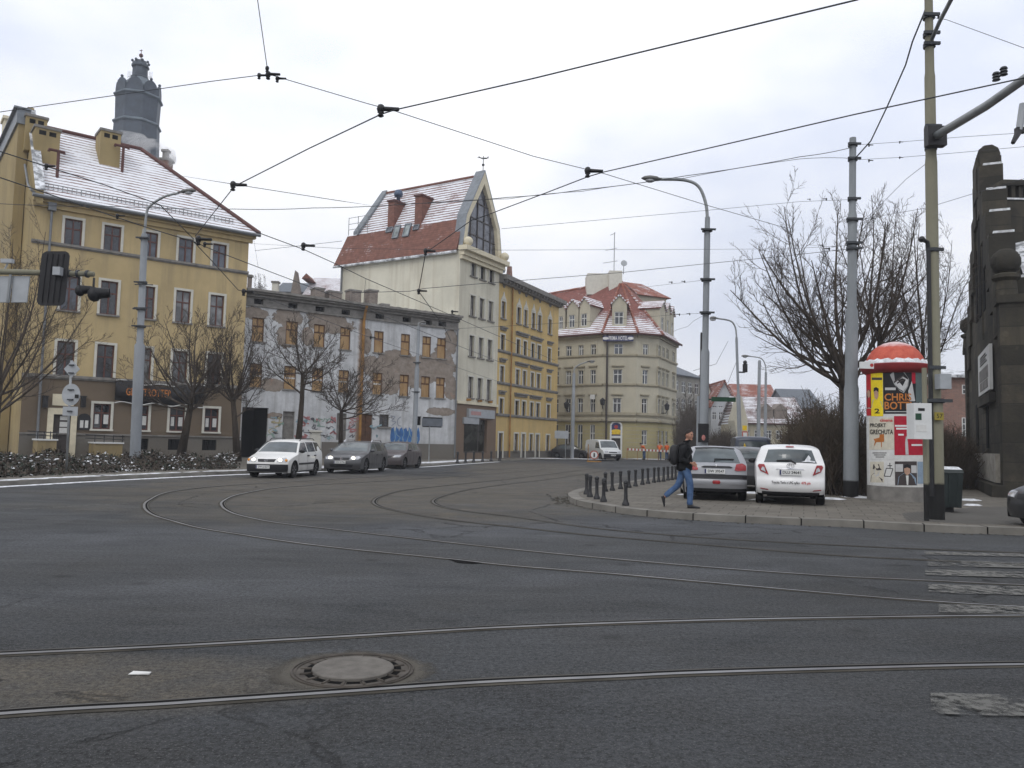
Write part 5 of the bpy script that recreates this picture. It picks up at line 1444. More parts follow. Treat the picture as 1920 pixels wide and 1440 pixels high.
grf = b.build('roof', M['zinc_snow'], gh)
b = MB(); c_ = GW.p(1.5, zg + 0.4, -0.6); b.lathe([(0.12, 0), (0.12, 0.4), (0.35, 0.45), (0.4, 0.7), (0.25, 1.0), (0.03, 1.1)], 12, c_); b.build('ventilator', M['steel'], grf, smooth=True)
b = MB(); b.wbox(GW, 3.6, 4.4, zg + 0.3, zg + 0.9, -1.4, -0.6); b.lathe([(0.3, 0), (0.22, 0.9), (0.24, 1.0)], 10, GW.p(4.0, zg + 0.9, -1.0)); b.build('chimney', M['brick'], grf)
# ================================================================== hotel
HY = 85.0
h1 = hp(1129, 832, HY); h2 = hp(1192, 834, 84.4); h3 = hp(1233, 835, 85.3); h4 = hp(1267.5, 836, 93.2)
hd0 = (hp(1047, 830, 88.3) - h1).normalized()
h0 = h1 + hd0 * 11.5
hotel = thing('hotel', 'cream corner hotel with frosted red roof, dormers and navy sign board', 'hotel', (h2.x, h2.y, 0.12))
HW = [Wall(h0, h1), Wall(h1, h2), Wall(h2, h3), Wall(h3, h4)]
z_h = sum((HW[1].un(1130, 626)[1], HW[2].un(1200, 626)[1])) / 2
zb = [HW[1].un(*Z5(1110, y))[1] for y in (641, 830, 1022, 1062)]
def bands(key, rects):
 return key, rects
W0 = HW[0]
f0 = [[W0.rect(Z5, *q) for q in r] for r in (((712, 582, 720, 645), (765, 577, 795, 642), (842, 570, 874, 640), (922, 565, 955, 638)), ((708, 738, 718, 825), (758, 733, 792, 822), (837, 730, 870, 822), (917, 727, 950, 822)), ((704, 915, 716, 1005), (755, 912, 790, 1006), (837, 912, 868, 1008), (915, 908, 945, 1006)), ((700, 1100, 712, 1235), (746, 1100, 786, 1235), (823, 1100, 863, 1235), (905, 1100, 943, 1232)))]
even(f0)
for r in f0:      # first column only peeps out behind the golden house: same spacing as the others
 st = r[2][0] - r[1][0]; r[0][0], r[0][1] = r[1][0] - st, r[1][1] - st
f1 = [[HW[1].rect(Z5, *q)] for q in ((1068, 562, 1125, 635), (1063, 727, 1120, 820), (1060, 912, 1113, 1008))]
f2 = [[HW[2].rect(Z5, *q)] for q in ((1253, 570, 1288, 640), (1250, 735, 1285, 825), (1245, 918, 1280, 1012), (1245, 1120, 1280, 1215))]
f3 = [[HW[3].rect(Z5, *q) for q in r] for r in (((1352, 587, 1367, 650), (1380, 597, 1393, 660), (1405, 605, 1418, 670), (1445, 622, 1458, 693)), ((1350, 745, 1365, 830), (1377, 752, 1390, 838), (1402, 760, 1415, 845), (1442, 775, 1455, 862)), ((1347, 915, 1362, 1010), (1373, 918, 1388, 1015), (1400, 922, 1413, 1020), (1438, 930, 1452, 1030)), ((1345, 1125, 1358, 1210), (1372, 1125, 1385, 1210), (1397, 1125, 1410, 1210)))]
even(f3)
hdoor = HW[1].rect(Z5, 1047, 1165, 1112, 1290); hdoor[2] = 0.15
FL = [f0, f1, f2, f3]
for k in range(4):
 g = [r[k][0] for r in FL[1:3] if k < len(r)]
 z0_ = sum(q[2] for q in g) / len(g); z1_ = sum(q[3] for q in g) / len(g)
 for fl in FL:
  if k < len(fl):
   for q in fl[k]: q[2], q[3] = z0_, z1_
for q in f0[3]: q[3] += 0.5; q[2] = 0.9
b = MB()
for w, fl in zip(HW, FL):
 hs_ = [q for r in fl for q in r] + ([hdoor] if w is HW[1] else [])
 wall_sheet(b, w, 0, w.L, zb[3], z_h, [q for q in hs_ if q[2] > zb[3]], 0)
 wall_sheet(b, w, 0, w.L, -0.1, zb[3], [q for q in hs_ if q[3] < zb[3]], 1)
bk = [V((p.x, p.y, 0)) for p in (h4, h4 + (h3 - h4).normalized().orthogonal() * 0)]
nn3 = -HW[3].n * 12; nn0 = -HW[0].n * 12
ring = [V((h4.x, h4.y, 0)), V((h4.x, h4.y, 0)) + nn3, V((h0.x, h0.y, 0)) + nn0, V((h0.x, h0.y, 0))]
for p, q in zip(ring, ring[1:]):
 L_ = (q - p).length
 b.quad(p + V((0, 0, -.1)), q + V((0, 0, -.1)), q + V((0, 0, z_h)), p + V((0, 0, z_h)), 0, [(0, 0), (L_, 0), (L_, z_h), (0, z_h)])
b.build('wall', [M['hotel'], M['hotel_base']], hotel)
for wi, (w, fl) in enumerate(zip(HW, FL)):
 e0 = 0.0
 for zz, hh, dd in ((zb[0], 0.18, 0.16), (zb[1], 0.18, 0.16), (zb[2], 0.28, 0.22), (zb[3], 0.2, 0.3)):
  b = MB(); belt(b, w, -0.0, w.L, zz, hh, dd); b.build('string_course', M['hotel_trim'], hotel)
 b = MB()
 for k in range(1, 8):
  zz = 0.5 + (zb[3] - 0.6) * k / 8
  segs = sorted([(q[0] - 0.15, q[1] + 0.15) for r in fl[3:] for q in r if q[2] < zz < q[3] + 0.3] + ([(hdoor[0] - 0.5, hdoor[1] + 0.5)] if wi == 1 and zz < hdoor[3] + 1.4 else []))
  u = 0.0
  for a_, c_ in segs + [(w.L, w.L)]:
   if a_ > u: b.wbox(w, u, a_, zz - 0.03, zz + 0.03, 0.001, 0.012)
   u = max(u, c_)
 b.build('base_joint', M['hotel_trim'], hotel)
 for ri, r in enumerate(fl):
  for q in r:
   window(w, hotel, q, M['white_pvc'], M['glass'], rec=0.13, transom=0.66, mull=1, trim=M['hotel'] if ri < 3 else None, trim_w=0.16, sill=M['hotel_trim'] if ri < 3 else None, hood=M['hotel_trim'] if ri in (1, 2) else None, fw=0.07)
b = MB()
for w in HW: b.wbox(w, 0, w.L, z_h - 0.35, z_h, 0.002, 0.25)
b.build('cornice', M['hotel_trim'], hotel)
u0, u1_ = hdoor[0], hdoor[1]; um_ = (u0 + u1_) / 2; r_ = (u1_ - u0) / 2
b = MB(); b.wbox(HW[1], u0, u1_, 0.15, hdoor[3], -0.2, -0.1); o = b.build('door', M['wood_dark'], hotel)
b = MB(); zt_ = hdoor[3]
b.wbox(HW[1], u0 - 0.12, u0 + 0.06, 0.15, zt_ + 1.2, 0.002, 0.1); b.wbox(HW[1], u1_ - 0.06, u1_ + 0.12, 0.15, zt_ + 1.2, 0.002, 0.1); b.wbox(HW[1], u0 + 0.06, u1_ - 0.06, zt_ - 0.1, zt_ + 0.15, 0.002, 0.1)
b.tube([HW[1].p(um_ + (r_ + 0.03) * cos(pi * i / 14), zt_ + 1.2 + 0.75 * (r_ + 0.03) * sin(pi * i / 14), 0.05) for i in range(15)], 0.1, 6); b.build('surround', M['white_sheet'], o)
b = MB(); b.prism([HW[1].p(u0 + 0.06, zt_ + 0.16, 0.004), HW[1].p(u1_ - 0.06, zt_ + 0.16, 0.004)] + [HW[1].p(um_ + r_ * 0.9 * cos(pi * i / 12), zt_ + 1.2 + 0.68 * r_ * sin(pi * i / 12), 0.004) for i in range(13)], None, HW[1].n * 0.04)
o2 = b.build('entrance_shield', M['blue_sign'], hotel)
b = MB(); b.prism([HW[1].p(um_ + 0.55 * cos(2 * pi * i / 16), zt_ + 0.62 + 0.22 * sin(2 * pi * i / 16), 0.046) for i in range(16)], None, HW[1].n * 0.02); b.wbox(HW[1], um_ - 0.7, um_ + 0.7, zt_ + 0.3, zt_ + 0.42, 0.046, 0.06); b.build('emblem', M['yellow_paint'], o2)
b = MB(); b.prism([HW[1].p(um_ + 0.2 * cos(2 * pi * i / 12), zt_ + 1.1 + 0.2 * sin(2 * pi * i / 12), 0.046) for i in range(12)], None, HW[1].n * 0.02); b.build('emblem', M['red'], o2)
b = MB(); b.tube([HW[1].p(0.42, 0.2, 0.34), HW[1].p(0.42, z_h - 0.1, 0.34)], 0.11, 8); b.build('downpipe', M['wood_dark'], hotel)
s_ = HW[1].rect(Z5, 996, 512, 1192, 548, 0.4)
b = MB(); b.wbox(HW[1], s_[0], s_[1], s_[2], s_[3], 0.40, 0.52); o = b.build('sign_board', M['blue_sign'], hotel)
b = MB(); zc_ = (s_[2] + s_[3]) / 2; add_text(b, 'PRIMA HOTEL', HW[1].p((s_[0] + s_[1]) / 2, zc_, 0.53), HW[1].t, V((0, 0, 1)), 0.62, width=(s_[1] - s_[0]) * 0.62, bold=0.012)
for sx in (0.09, 0.91):
 u = s_[0] + (s_[1] - s_[0]) * sx
 b.prism([HW[1].p(u + 0.32 * cos(2 * pi * i / 12), zc_ + 0.16 * sin(2 * pi * i / 12), 0.522) for i in range(12)], None, HW[1].n * 0.01)
b.build('lettering', M['letter_white'], o, fix=False)
b = MB(); q = HW[0].rect(Z5, 907, 890, 935, 920, 0.6); b.wbox(HW[0], q[0], q[1], q[2], q[3], 0.3, 0.4); b.tube([HW[0].p(q[1] - 0.3, (q[2] + q[3]) / 2, 0), HW[0].p(q[1] - 0.3, (q[2] + q[3]) / 2, 0.32)], 0.03, 5); b.build('projecting_sign', M['white_sheet'], hotel)
for (x, y, wi) in ((1372, 1010, 3), (780, 1000, 0), (995, 980, 1)):
 u, z = HW[wi].un(*Z5(x, y)); b = MB(); b.tube([HW[wi].p(u, z, 0), HW[wi].p(u, z, 0.5), HW[wi].p(u, z + 0.4, 0.7)], 0.05, 5); b.lathe([(0.1, 0), (0.22, 0.1), (0.28, 0.5), (0.32, 0.55), (0.05, 0.8)], 8, HW[wi].p(u, z + 0.3, 0.6)); b.build('wall_lantern', M['black_iron'], hotel)
ap = at(*Z5(1112, 165), 91.5)
zr = ap.z
ov = 0.6
e_pts = []
for i, p in enumerate((h0, h1, h2, h3, h4)):
 ns = [HW[j].n for j in (i - 1, i) if 0 <= j < 4]
 nn = sum(ns, V((0, 0, 0))).normalized(); k_ = ov / max(0.6, nn.dot(ns[0]))
 e_pts.append(V((p.x, p.y, z_h - 0.05)) + nn * k_)
r0 = ap + V((hd0.x, hd0.y, 0)) * 11.0 + V((0, 0, -0.6))
d3 = V(((h4 - h3).x, (h4 - h3).y, 0)).normalized()
r4 = ap + d3 * 6.5 + V((0, 0, -0.3))
b = MB()
slope(b, [e_pts[0], e_pts[1], ap, r0], 0); slope(b, [e_pts[1], e_pts[2], ap], 0); slope(b, [e_pts[2], e_pts[3], ap], 0); slope(b, [e_pts[3], e_pts[4], r4, ap], 0)
bk0 = e_pts[0] + nn0 * 1.1; bk4 = e_pts[4] + nn3 * 1.1
slope(b, [bk0, e_pts[0], r0], 0); slope(b, [e_pts[4], bk4, r4], 0); slope(b, [bk4, bk0, r0, ap], 0); b.tri(bk4, ap, r4)
hrf = b.build('roof', M['tile_hotel'], hotel)
b = MB()
for p, q in ((e_pts[1], ap), (e_pts[2], ap), (e_pts[3], ap), (ap, r0), (ap, r4)): b.tube([p + V((0, 0, .06)), q + V((0, 0, .06))], 0.15, 6)
b.build('ridge_tiles', M['tile_orange'], hrf)
b = MB()
for p, q in zip(e_pts, e_pts[1:]): b.tube([p, q], 0.12, 6)
b.build('gutter', M['red_iron'], hrf)
def dormer(w, u0, u1, z0, ze_, zp_, d0, depth, win, sideways=False):
 """gabled dormer standing on the roof above wall w"""
 b = MB()
 wall_sheet(b, w, u0, u1, z0, ze_, [win], 0, rev=0.15, d=d0)
 um = (u0 + u1) / 2
 b.tri(w.p(u0, ze_, d0), w.p(u1, ze_, d0), w.p(um, zp_ - 0.1, d0), 0)
 for u in (u0, u1): b.quad(w.p(u, z0, d0), w.p(u, ze_, d0), w.p(u, ze_, d0 - depth), w.p(u, z0, d0 - depth), 0)
 o = b.build('dormer', M['hotel'], hotel)
 b = MB()
 slope(b, [w.p(u0 - 0.25, ze_ - 0.15, d0 + 0.2), w.p(u0 - 0.25, ze_ - 0.15, d0 - depth), w.p(um, zp_, d0 - depth), w.p(um, zp_, d0 + 0.2)], 0, 0.12)
 slope(b, [w.p(u1 + 0.25, ze_ - 0.15, d0 + 0.2), w.p(u1 + 0.25, ze_ - 0.15, d0 - depth), w.p(um, zp_, d0 - depth), w.p(um, zp_, d0 + 0.2)], 0, 0.12)
 b.build('dormer_roof', M['tile_hotel'], o)
 wd = window(w, o, win, M['white_pvc'], M['glass'], rec=0.1, transom=0.62, mull=1, d=d0, fw=0.08)
 for ch in list(wd.children): ch.parent = o
for (x0, x1, yt, ys, yb, wq) in ((845, 912, 262, 310, 465, (855, 370, 892, 450)), (765, 838, 275, 325, 470, (778, 378, 813, 460)), (690, 752, 290, 335, 478, (711, 388, 738, 470))):
 dd = -0.35
 u0, u1_ = W0.un(*Z5(x0, 400), dd)[0], W0.un(*Z5(x1, 400), dd)[0]; xm = (x0 + x1) / 2
 dormer(W0, min(u0, u1_), max(u0, u1_), W0.un(*Z5(xm, yb), dd)[1], W0.un(*Z5(xm, ys), dd)[1], W0.un(*Z5(xm, yt), dd)[1], dd, 3.5, W0.rect(Z5, *wq, dd))
dd = -0.4; w = HW[1]
u0, u1_ = w.un(*Z5(1055, 400), dd)[0], w.un(*Z5(1148, 400), dd)[0]
dormer(w, u0, u1_, w.un(*Z5(1100, 458), dd)[1], w.un(*Z5(1100, 300), dd)[1], w.un(*Z5(1100, 243), dd)[1], dd, 3.5, w.rect(Z5, 1070, 358, 1128, 440, dd))
w = HW[3]
for k, (x0, x1, yt, ys, yb, wq) in enumerate(((1362, 1398, 285, 335, 505, (1372, 395, 1386, 490)), (1402, 1428, 300, 345, 525, (1408, 415, 1419, 505)), (1430, 1452, 322, 372, 540, (1436, 430, 1446, 520)))):
 dd = -0.3
 u0, u1_ = w.un(*Z5(x0, 400), dd)[0], w.un(*Z5(x1, 400), dd)[0]; xm = (x0 + x1) / 2
 dormer(w, min(u0, u1_), max(u0, u1_), w.un(*Z5(xm, yb), dd)[1], w.un(*Z5(xm, ys), dd)[1], w.un(*Z5(xm, yt), dd)[1], dd, 4.5, w.rect(Z5, *wq, dd))
c_ = at(*Z5(985, 150), 92)
b = MB(); b.box(c_.x - 1.6, c_.x + 1.9, c_.y, c_.y + 3, c_.z - 1.8, c_.z + 0.7); b.build('plant_box', M['white_trim'], hrf)
c_ = at(*Z5(1070, 165), 91)
b = MB(); b.box(c_.x - 0.6, c_.x + 0.9, c_.y, c_.y + 1.4, c_.z - 1.2, c_.z + 1.3); b.build('chimney', M['white_trim'], hrf)
b = MB(); t_ = c_ + V((0, 0.5, 1.3)); b.tube([t_, t_ + V((0, 0, 4.6))], 0.05, 5)
for h_, l_ in ((4.5, .5), (2.7, 1.0), (1.2, 1.3)): b.tube([t_ + V((-l_, 0, h_ - 0.25)), t_ + V((l_ * .3, 0, h_ + 0.05))], 0.03, 4)
b.build('aerial', M['steel'], hrf)
b = MB(); b.lathe([(0.02, 0), (0.2, 0.03), (0.36, 0.1), (0.37, 0.12)], 16, t_ + V((1.1, -0.2, 0.9)), M=Matrix.Rotation(radians(80), 3, 'X')); b.tube([t_ + V((1.1, 0, -0.3)), t_ + V((1.1, -0.1, 0.9))], 0.05, 5); b.build('dish', M['sign_back'], hrf)
pl = at(1197, 552, 99); pr_ = at(1249, 560, 101)
AW = Wall((pl.x, pl.y), (pr_.x, pr_.y))
b = MB(); wall_sheet(b, AW, 0, AW.L, z_h, pl.z, [], 0); body_sides(b, AW, 0, AW.L, z_h, pl.z, 6, 0); ob = b.build('attic_storey', M['hotel'], hotel)
za = at(1200, 530, 102).z
b = MB(); slope(b, [AW.p(-1.6, pl.z - 0.05, 0.4), AW.p(AW.L + 0.5, pl.z - 0.05, 0.4), AW.p(AW.L - 1.6, za, -3), AW.p(-2.5, za, -3)], 0); slope(b, [AW.p(AW.L + 0.5, pl.z - 0.05, 0.4), AW.p(AW.L + 0.5, pl.z - 0.05, -6), AW.p(AW.L - 1.6, za, -3)], 0); b.build('attic_roof', M['tile_orange'], ob)
# ================================================================== church tower
TY = 230.0
def tw(px, py): return at(px, py, TY)
tc = tw(258.5, 210)
def tr(pw): return pw / 2 * TY / F / cos(pi / 8) * 0.97
def tz(py): return tw(258, py).z
ct = thing('church_tower', 'dark octagonal church tower with bulbous copper top behind the yellow house', 'tower', (tc.x, tc.y, 0))
b = MB(); O8 = dict(n=8, c=(tc.x, tc.y, 0), a0=pi / 8 + 0.25)
b.lathe([(tr(84), 0), (tr(82), tz(300)), (tr(78), tz(238))], **O8)
b.lathe([(tr(75), tz(236) ), (tr(78), tz(186))], **O8)
b.build('shaft', M['copper'], ct)
b = MB()
for y_, w_ in ((236, 84), (186, 85)): b = MB(); b.lathe([(tr(w_ - 8), tz(y_ + 4)), (tr(w_), tz(y_ + 1)), (tr(w_), tz(y_ - 1)), (tr(w_ - 8), tz(y_ - 4))], **O8); b.build('cornice_ring', M['copper_pale'], ct)
for k in range(8):
 a_ = pi / 8 + 0.25 + 2 * pi * (k + 0.5) / 8
 R_ = tr(78) * cos(pi / 8); n_ = V((cos(a_), sin(a_), 0)); t_ = V((-sin(a_), cos(a_), 0)); hw = tr(78) * sin(pi / 8) * 0.95
 c0 = V((tc.x, tc.y, tz(184))) + n_ * (R_ - 0.55)
 b = MB(); b.prism([c0 - t_ * hw, c0 + t_ * hw] + [c0 + t_ * hw * cos(pi * i / 12) + V((0, 0, (tz(160) - tz(184)) * sin(pi * i / 12) * 0.9 + 0.6)) for i in range(13)], None, n_ * 0.6)
 b.ball(c0 + V((0, 0, tz(158) - tz(184) + 0.3)) + n_ * 0.3, 0.45, 8); b.build('round_gable', M['copper'], ct)
b = MB(); b.lathe([(tr(70), tz(184)), (tr(68), tz(172)), (tr(52), tz(160)), (tr(36), tz(152)), (tr(30), tz(148))], **O8); b.build('dome', M['copper_pale'], ct)
b = MB(); b.lathe([(tr(30), tz(150)), (tr(32), tz(146)), (tr(27), tz(144)), (tr(26), tz(128)), (tr(31), tz(127)), (tr(31), tz(124)), (tr(26), tz(121)), (tr(20), tz(115)), (tr(5), tz(113)), (0.2, tz(112))], **O8)
for k in range(8):
 a_ = pi / 8 + 0.25 + 2 * pi * k / 8; b.ball((tc.x + tr(28) * cos(a_), tc.y + tr(28) * sin(a_), tz(117)), 0.42, 8)
b.build('lantern', M['copper'], ct)
b = MB(); b.ball((tc.x, tc.y, tz(104)), 0.6, 12); b.tube([(tc.x, tc.y, tz(113)), (tc.x, tc.y, tz(93))], 0.09, 5); b.tube([(tc.x - .5, tc.y, tz(95)), (tc.x + .3, tc.y, tz(94))], 0.12, 4); b.build('finial', M['red_iron'], ct)
b = MB()
for s_ in (-1, 1):
 b = MB(); x_ = tc.x + s_ * tr(36) * 0.95
 b.tube([(tc.x + s_ * 1.9, tc.y, tz(144)), (x_ + s_ * 0.8, tc.y, tz(144))], 0.06, 4)
 for k in range(3): b.tube([(x_ + s_ * 0.4 * k, tc.y, tz(147)), (x_ + s_ * 0.4 * k, tc.y, tz(134))], 0.05, 4)
 b.build('aerial', M['steel'], ct)
def smoke_mat():
 mt = bpy.data.materials.new('smoke'); mt.use_nodes = True; t = mt.node_tree; t.nodes.clear()
 o = t.nodes.new('ShaderNodeOutputMaterial'); pv = t.nodes.new('ShaderNodeVolumePrincipled')
 pv.inputs['Color'].default_value = (0.96, 0.96, 0.97, 1)
 tcn = t.nodes.new('ShaderNodeTexCoord'); nz = t.nodes.new('ShaderNodeTexNoise'); nz.inputs['Scale'].default_value = 0.55; nz.inputs['Detail'].default_value = 4
 t.links.new(tcn.outputs['Object'], nz.inputs['Vector'])
 mr = t.nodes.new('ShaderNodeMapRange'); mr.inputs['From Min'].default_value = 0.42; mr.inputs['From Max'].default_value = 0.6; mr.inputs['To Max'].default_value = 1.6
 t.links.new(nz.outputs[0], mr.inputs['Value']); t.links.new(mr.outputs[0], pv.inputs['Density']); t.links.new(pv.outputs[0], o.inputs['Volume'])
 return mt
b = MB(); random.seed(8)
for (px, py, r_) in ((228, 268, 1.2), (240, 272, 1.3), (252, 277, 1.1), (262, 284, 1.2), (275, 283, 1.2), (286, 286, 1.3), (296, 290, 1.2), (303, 296, 1.0), (257, 265, 0.8)):
 b.ball(at(px, py, 66), r_, 10, 0, (1.3, 1, 0.9))
tag(b.build('smoke', smoke_mat(), smooth=True), 'white chimney smoke drifting in front of the church tower', 'smoke', kind='stuff')
def far_chimney(px0, px1, py0, py1, Y, mat, label, wmat=None):
 a_ = at(px0, py1, Y); c_ = at(px1, py0, Y)
 t = thing('chimney_stack', label, 'chimney', ((a_.x + c_.x) / 2, Y, a_.z))
 b = MB(); b.box(a_.x, c_.x, Y, Y + (c_.x - a_.x), 0, c_.z - 0.2); b.build('shaft', mat, t)
 b = MB(); b.box(a_.x - .1, c_.x + .1, Y - .1, Y + (c_.x - a_.x) + .1, c_.z - 0.2, c_.z); b.build('cap', M['grey_trim'], t)
far_chimney(297, 317, 296, 330, 68, M['brick'], 'red brick chimney rising behind the right hip of the snowy roof')
far_chimney(304, 314, 280, 297, 68.3, M['grey_trim'], 'slim grey chimney head above the red brick chimney behind the snowy roof')
# ================================================================== houses in the background
def house(name, label, cat, pxl, pxr, Y, z_e, z_r, depth, wall, roof, front_gable=False, yaw=0.0, wins=None, win_mat=None, base=0.0, extra=None, group=None):
 """plain house: front wall between two pixel columns at distance Y"""
 a_ = hp(pxl, 832, Y); c_ = hp(pxr, 838, Y + yaw)
 w = Wall(a_, c_); L = w.L
 t = thing(name, label, cat, w.p(L / 2, 0.1), group=group)
 hs_ = []
 if wins:
  nx, zs, ww, wh = wins
  for z_ in zs:
   for k in range(nx):
    u = L * (k + 0.5) / nx; hs_.append([u - ww / 2, u + ww / 2, z_, z_ + wh])
 b = MB(); wall_sheet(b, w, 0, L, -0.2, z_e, hs_, 0)
 body_sides(b, w, 0, L, -0.2, z_e, depth, 0)
 if front_gable:
  for d_ in (0.0, -depth): b.tri(w.p(0, z_e, d_), w.p(L, z_e, d_), w.p(L / 2, z_r - 0.1, d_))
 b.build('wall', wall, t)
 b = MB()
 if front_gable:
  slope(b, [w.p(-.3, z_e - .2, .4), w.p(-.3, z_e - .2, -depth - .3), w.p(L / 2, z_r, -depth - .3), w.p(L / 2, z_r, .4)], 0, 0.2)
  slope(b, [w.p(L + .3, z_e - .2, .4), w.p(L + .3, z_e - .2, -depth - .3), w.p(L / 2, z_r, -depth - .3), w.p(L / 2, z_r, .4)], 0, 0.2)
 else:
  slope(b, [w.p(-.3, z_e, .5), w.p(L + .3, z_e, .5), w.p(L + .3, z_r, -depth / 2), w.p(-.3, z_r, -depth / 2)], 0, 0.2)
  slope(b, [w.p(-.3, z_e, -depth - .5), w.p(L + .3, z_e, -depth - .5), w.p(L + .3, z_r, -depth / 2), w.p(-.3, z_r, -depth / 2)], 0, 0.2)
  for u in (0, L): b.tri(w.p(u, z_e, 0), w.p(u, z_e, -depth), w.p(u, z_r - .1, -depth / 2))
 b.build('roof', roof, t)
 for q in hs_:
  o = window(w, t, q, M['white_pvc'], M['glass_dim'], rec=0.12, transom=0.65, mull=1, fw=0.09)
 return t, w
def zpx(px, py, Y): return at(px, py, Y).z
t, w = house('tiled_house', 'house with snow-streaked red tiled roof behind the derelict house', 'house', 562, 650, 92, zpx(600, 545, 92) - 0.6, zpx(600, 518, 95.5), 9, M['cream'], M['tile_frost'])
b = MB(); p = [at(*Z3(x, y), 91) for x, y in ((358, 180), (412, 180), (388, 22))]
b.prism(p, None, (0, 1.5, 0)); b.build('gable_wall', M['brick_grey'], t)
b = MB(); p = [at(*Z3(x, y), 92) for x, y in ((430, 75), (485, 75), (460, 42))]; b.prism(p, None, (0, 3, 0)); b.build('small_dormer', M['tile_red'], t)
t, w = house('rear_house', 'small house with grey and pink roofs behind the left end of the derelict house', 'house', 508, 560, 95, zpx(530, 548, 95), zpx(530, 530, 98), 6, M['brick_grey'], M['slate'])
far_chimney(509, 521, 527, 552, 90, M['white_trim'], 'pale chimney above the left end of the derelict cornice')
far_chimney(463, 471, 515, 548, 70, M['brick_grey'], 'sooty chimney right beside the corner of the yellow house')
t, w = house('grey_block', 'grey rendered block with slate roof right behind the hotel', 'house', 1262, 1312, 118, zpx(1290, 702, 118), zpx(1290, 668, 122), 14, stucco('grey_render', (0.30, 0.29, 0.26), amount=0.2), M['slate'], wins=(4, [zpx(1290, y, 118) for y in (735, 768, 802)], 1.2, 1.7), yaw=6)
t, w = house('red_roof_house', 'white gabled house with steep red roof framed by the tall lamp pole', 'house', 1296, 1345, 130, zpx(1320, 765, 130), zpx(1320, 700, 130), 24, M['white_trim'], M['tile_fleck'], front_gable=True, wins=(3, [zpx(1320, 800, 130)], 0.9, 1.6))
t, w = house('pale_gable_house', 'pale grey house with pointed white gable and small dark windows beyond the parked cars', 'house', 1333, 1382, 125, zpx(1360, 762, 125), zpx(1360, 712, 125), 26, stucco('pale_grey_render', (0.46, 0.48, 0.50), amount=0.1), M['tile_orange'], front_gable=True, wins=(4, [zpx(1360, 788, 125), zpx(1360, 765, 125)], 0.7, 1.3))
t, w = house('long_roof_house', 'long house with snow-flecked brown red roof behind the far street lamps', 'house', 1385, 1462, 150, zpx(1420, 760, 150), zpx(1420, 720, 155), 12, M['cream'], M['tile_orange'])
t, w = house('beige_house', 'beige house with wide patchy snowy roof beyond the white hatchback', 'house', 1390, 1512, 112, zpx(1440, 794, 112), zpx(1440, 744, 117), 11, stucco('beige_render', (0.42, 0.38, 0.28), amount=0.2), tiles('patchy_snow_tiles', (0.16, 0.095, 0.085), snow=0.36, row=0.4, colw=0.35), wins=(6, [zpx(1440, 824, 112)], 0.9, 1.3))
b = MB();
for px in (1436, 1462):
 c_ = at(px, 778, 113); b.box(c_.x - 0.9, c_.x + 0.9, 112.6, 116, c_.z - 1.2, c_.z + 0.7); b.prism([c_ + V((-1.1, -.5, .7)), c_ + V((1.1, -.5, .7)), c_ + V((0, -.5, 1.6))], None, (0, 3.5, 0))
b.build('roof_dormer', M['brick_grey'], t)
b = MB(); p0 = at(1390, 745, 109); q_ = [at(1385, 846, 109), at(1405, 846, 109), at(1402, 788, 109), at(1390, 742, 109), at(1377, 788, 109)]; b.prism(q_, None, (0, 3.2, 0)); b.build('gable_wall', M['hotel'], t)
t, w = house('far_house', 'far house with dull pink gable and grey roof left of the bare thicket', 'house', 1478, 1540, 140, zpx(1500, 765, 140), zpx(1500, 729, 145), 12, M['brick'], M['slate'])
t, w = house('brick_house', 'red brick house with white barred windows and snowy roof edge behind the litter bin', 'house', 1742, 1850, 62, zpx(1800, 704, 62), zpx(1800, 690, 65), 9, M['brick'], M['zinc_snow'], wins=None)
for (x0, y0, x1, y1) in ((1803.5, 721.5, 1815, 739), (1803.5, 783, 1815, 818)):
 q = w.rect(I2, x0, y0, x1, y1)
 f = MB()
 b = MB(); b.wbox(w, q[0], q[1], q[2], q[3], 0.002, 0.05); o = b.build('window', M['white_pvc'], t)
 b = MB()
 for i in range(2):
  for j in range(3 if q[3] - q[2] > 1 else 2):
   n_ = 3 if q[3] - q[2] > 1 else 2
   a_ = q[0] + 0.06 + (q[1] - q[0] - 0.06) * i / 2; c_ = q[2] + 0.06 + (q[3] - q[2] - 0.06) * j / n_
   b.wbox(w, a_, a_ + (q[1] - q[0] - 0.06) / 2 - 0.06, c_, c_ + (q[3] - q[2] - 0.06) / n_ - 0.06, 0.05, 0.06)
 b.build('pane', M['glass_dim'], o)
# ================================================================== soot-black stone house at the right edge
SA = hp(1888, 846, 25.5); SB = hp(1817, 846, 39.5)
SW = Wall(SB, SA); sl = SW.L
if SW.n.x > 0: SW.n = -SW.n
st = thing('stone_house', 'soot-blackened sandstone house with stepped gable and snow on its ledges at the right edge', 'house', SW.p(sl / 2, 0.1))
um_ = sl * 0.5
ztop = zpx(1850, 291, (SA.y + SB.y) / 2 - 1)
zsho = zpx(1885, 545, 25.5)
b = MB()
q = [(0, -0.1), (sl, -0.1), (sl, zsho - 0.6), (sl - 0.9, zsho - 0.3), (um_ + 1.5, ztop - 3.2), (um_ + .9, ztop), (um_ - .9, ztop), (um_ - 1.5, ztop - 3.2), (0.9, zsho - 0.3), (0, zsho - 0.6)]
k = len(q)
vs = [SW.p(u, z, 0) for u, z in q] + [SW.p(u, z, -0.55) for u, z in q]
b.add(vs, [tuple(range(k - 1, -1, -1)), tuple(range(k, 2 * k))] + [(i, (i + 1) % k, (i + 1) % k + k, i + k) for i in range(k)], 0, [(u, z) for u, z in q] + [(u + 1.0, z) for u, z in q])
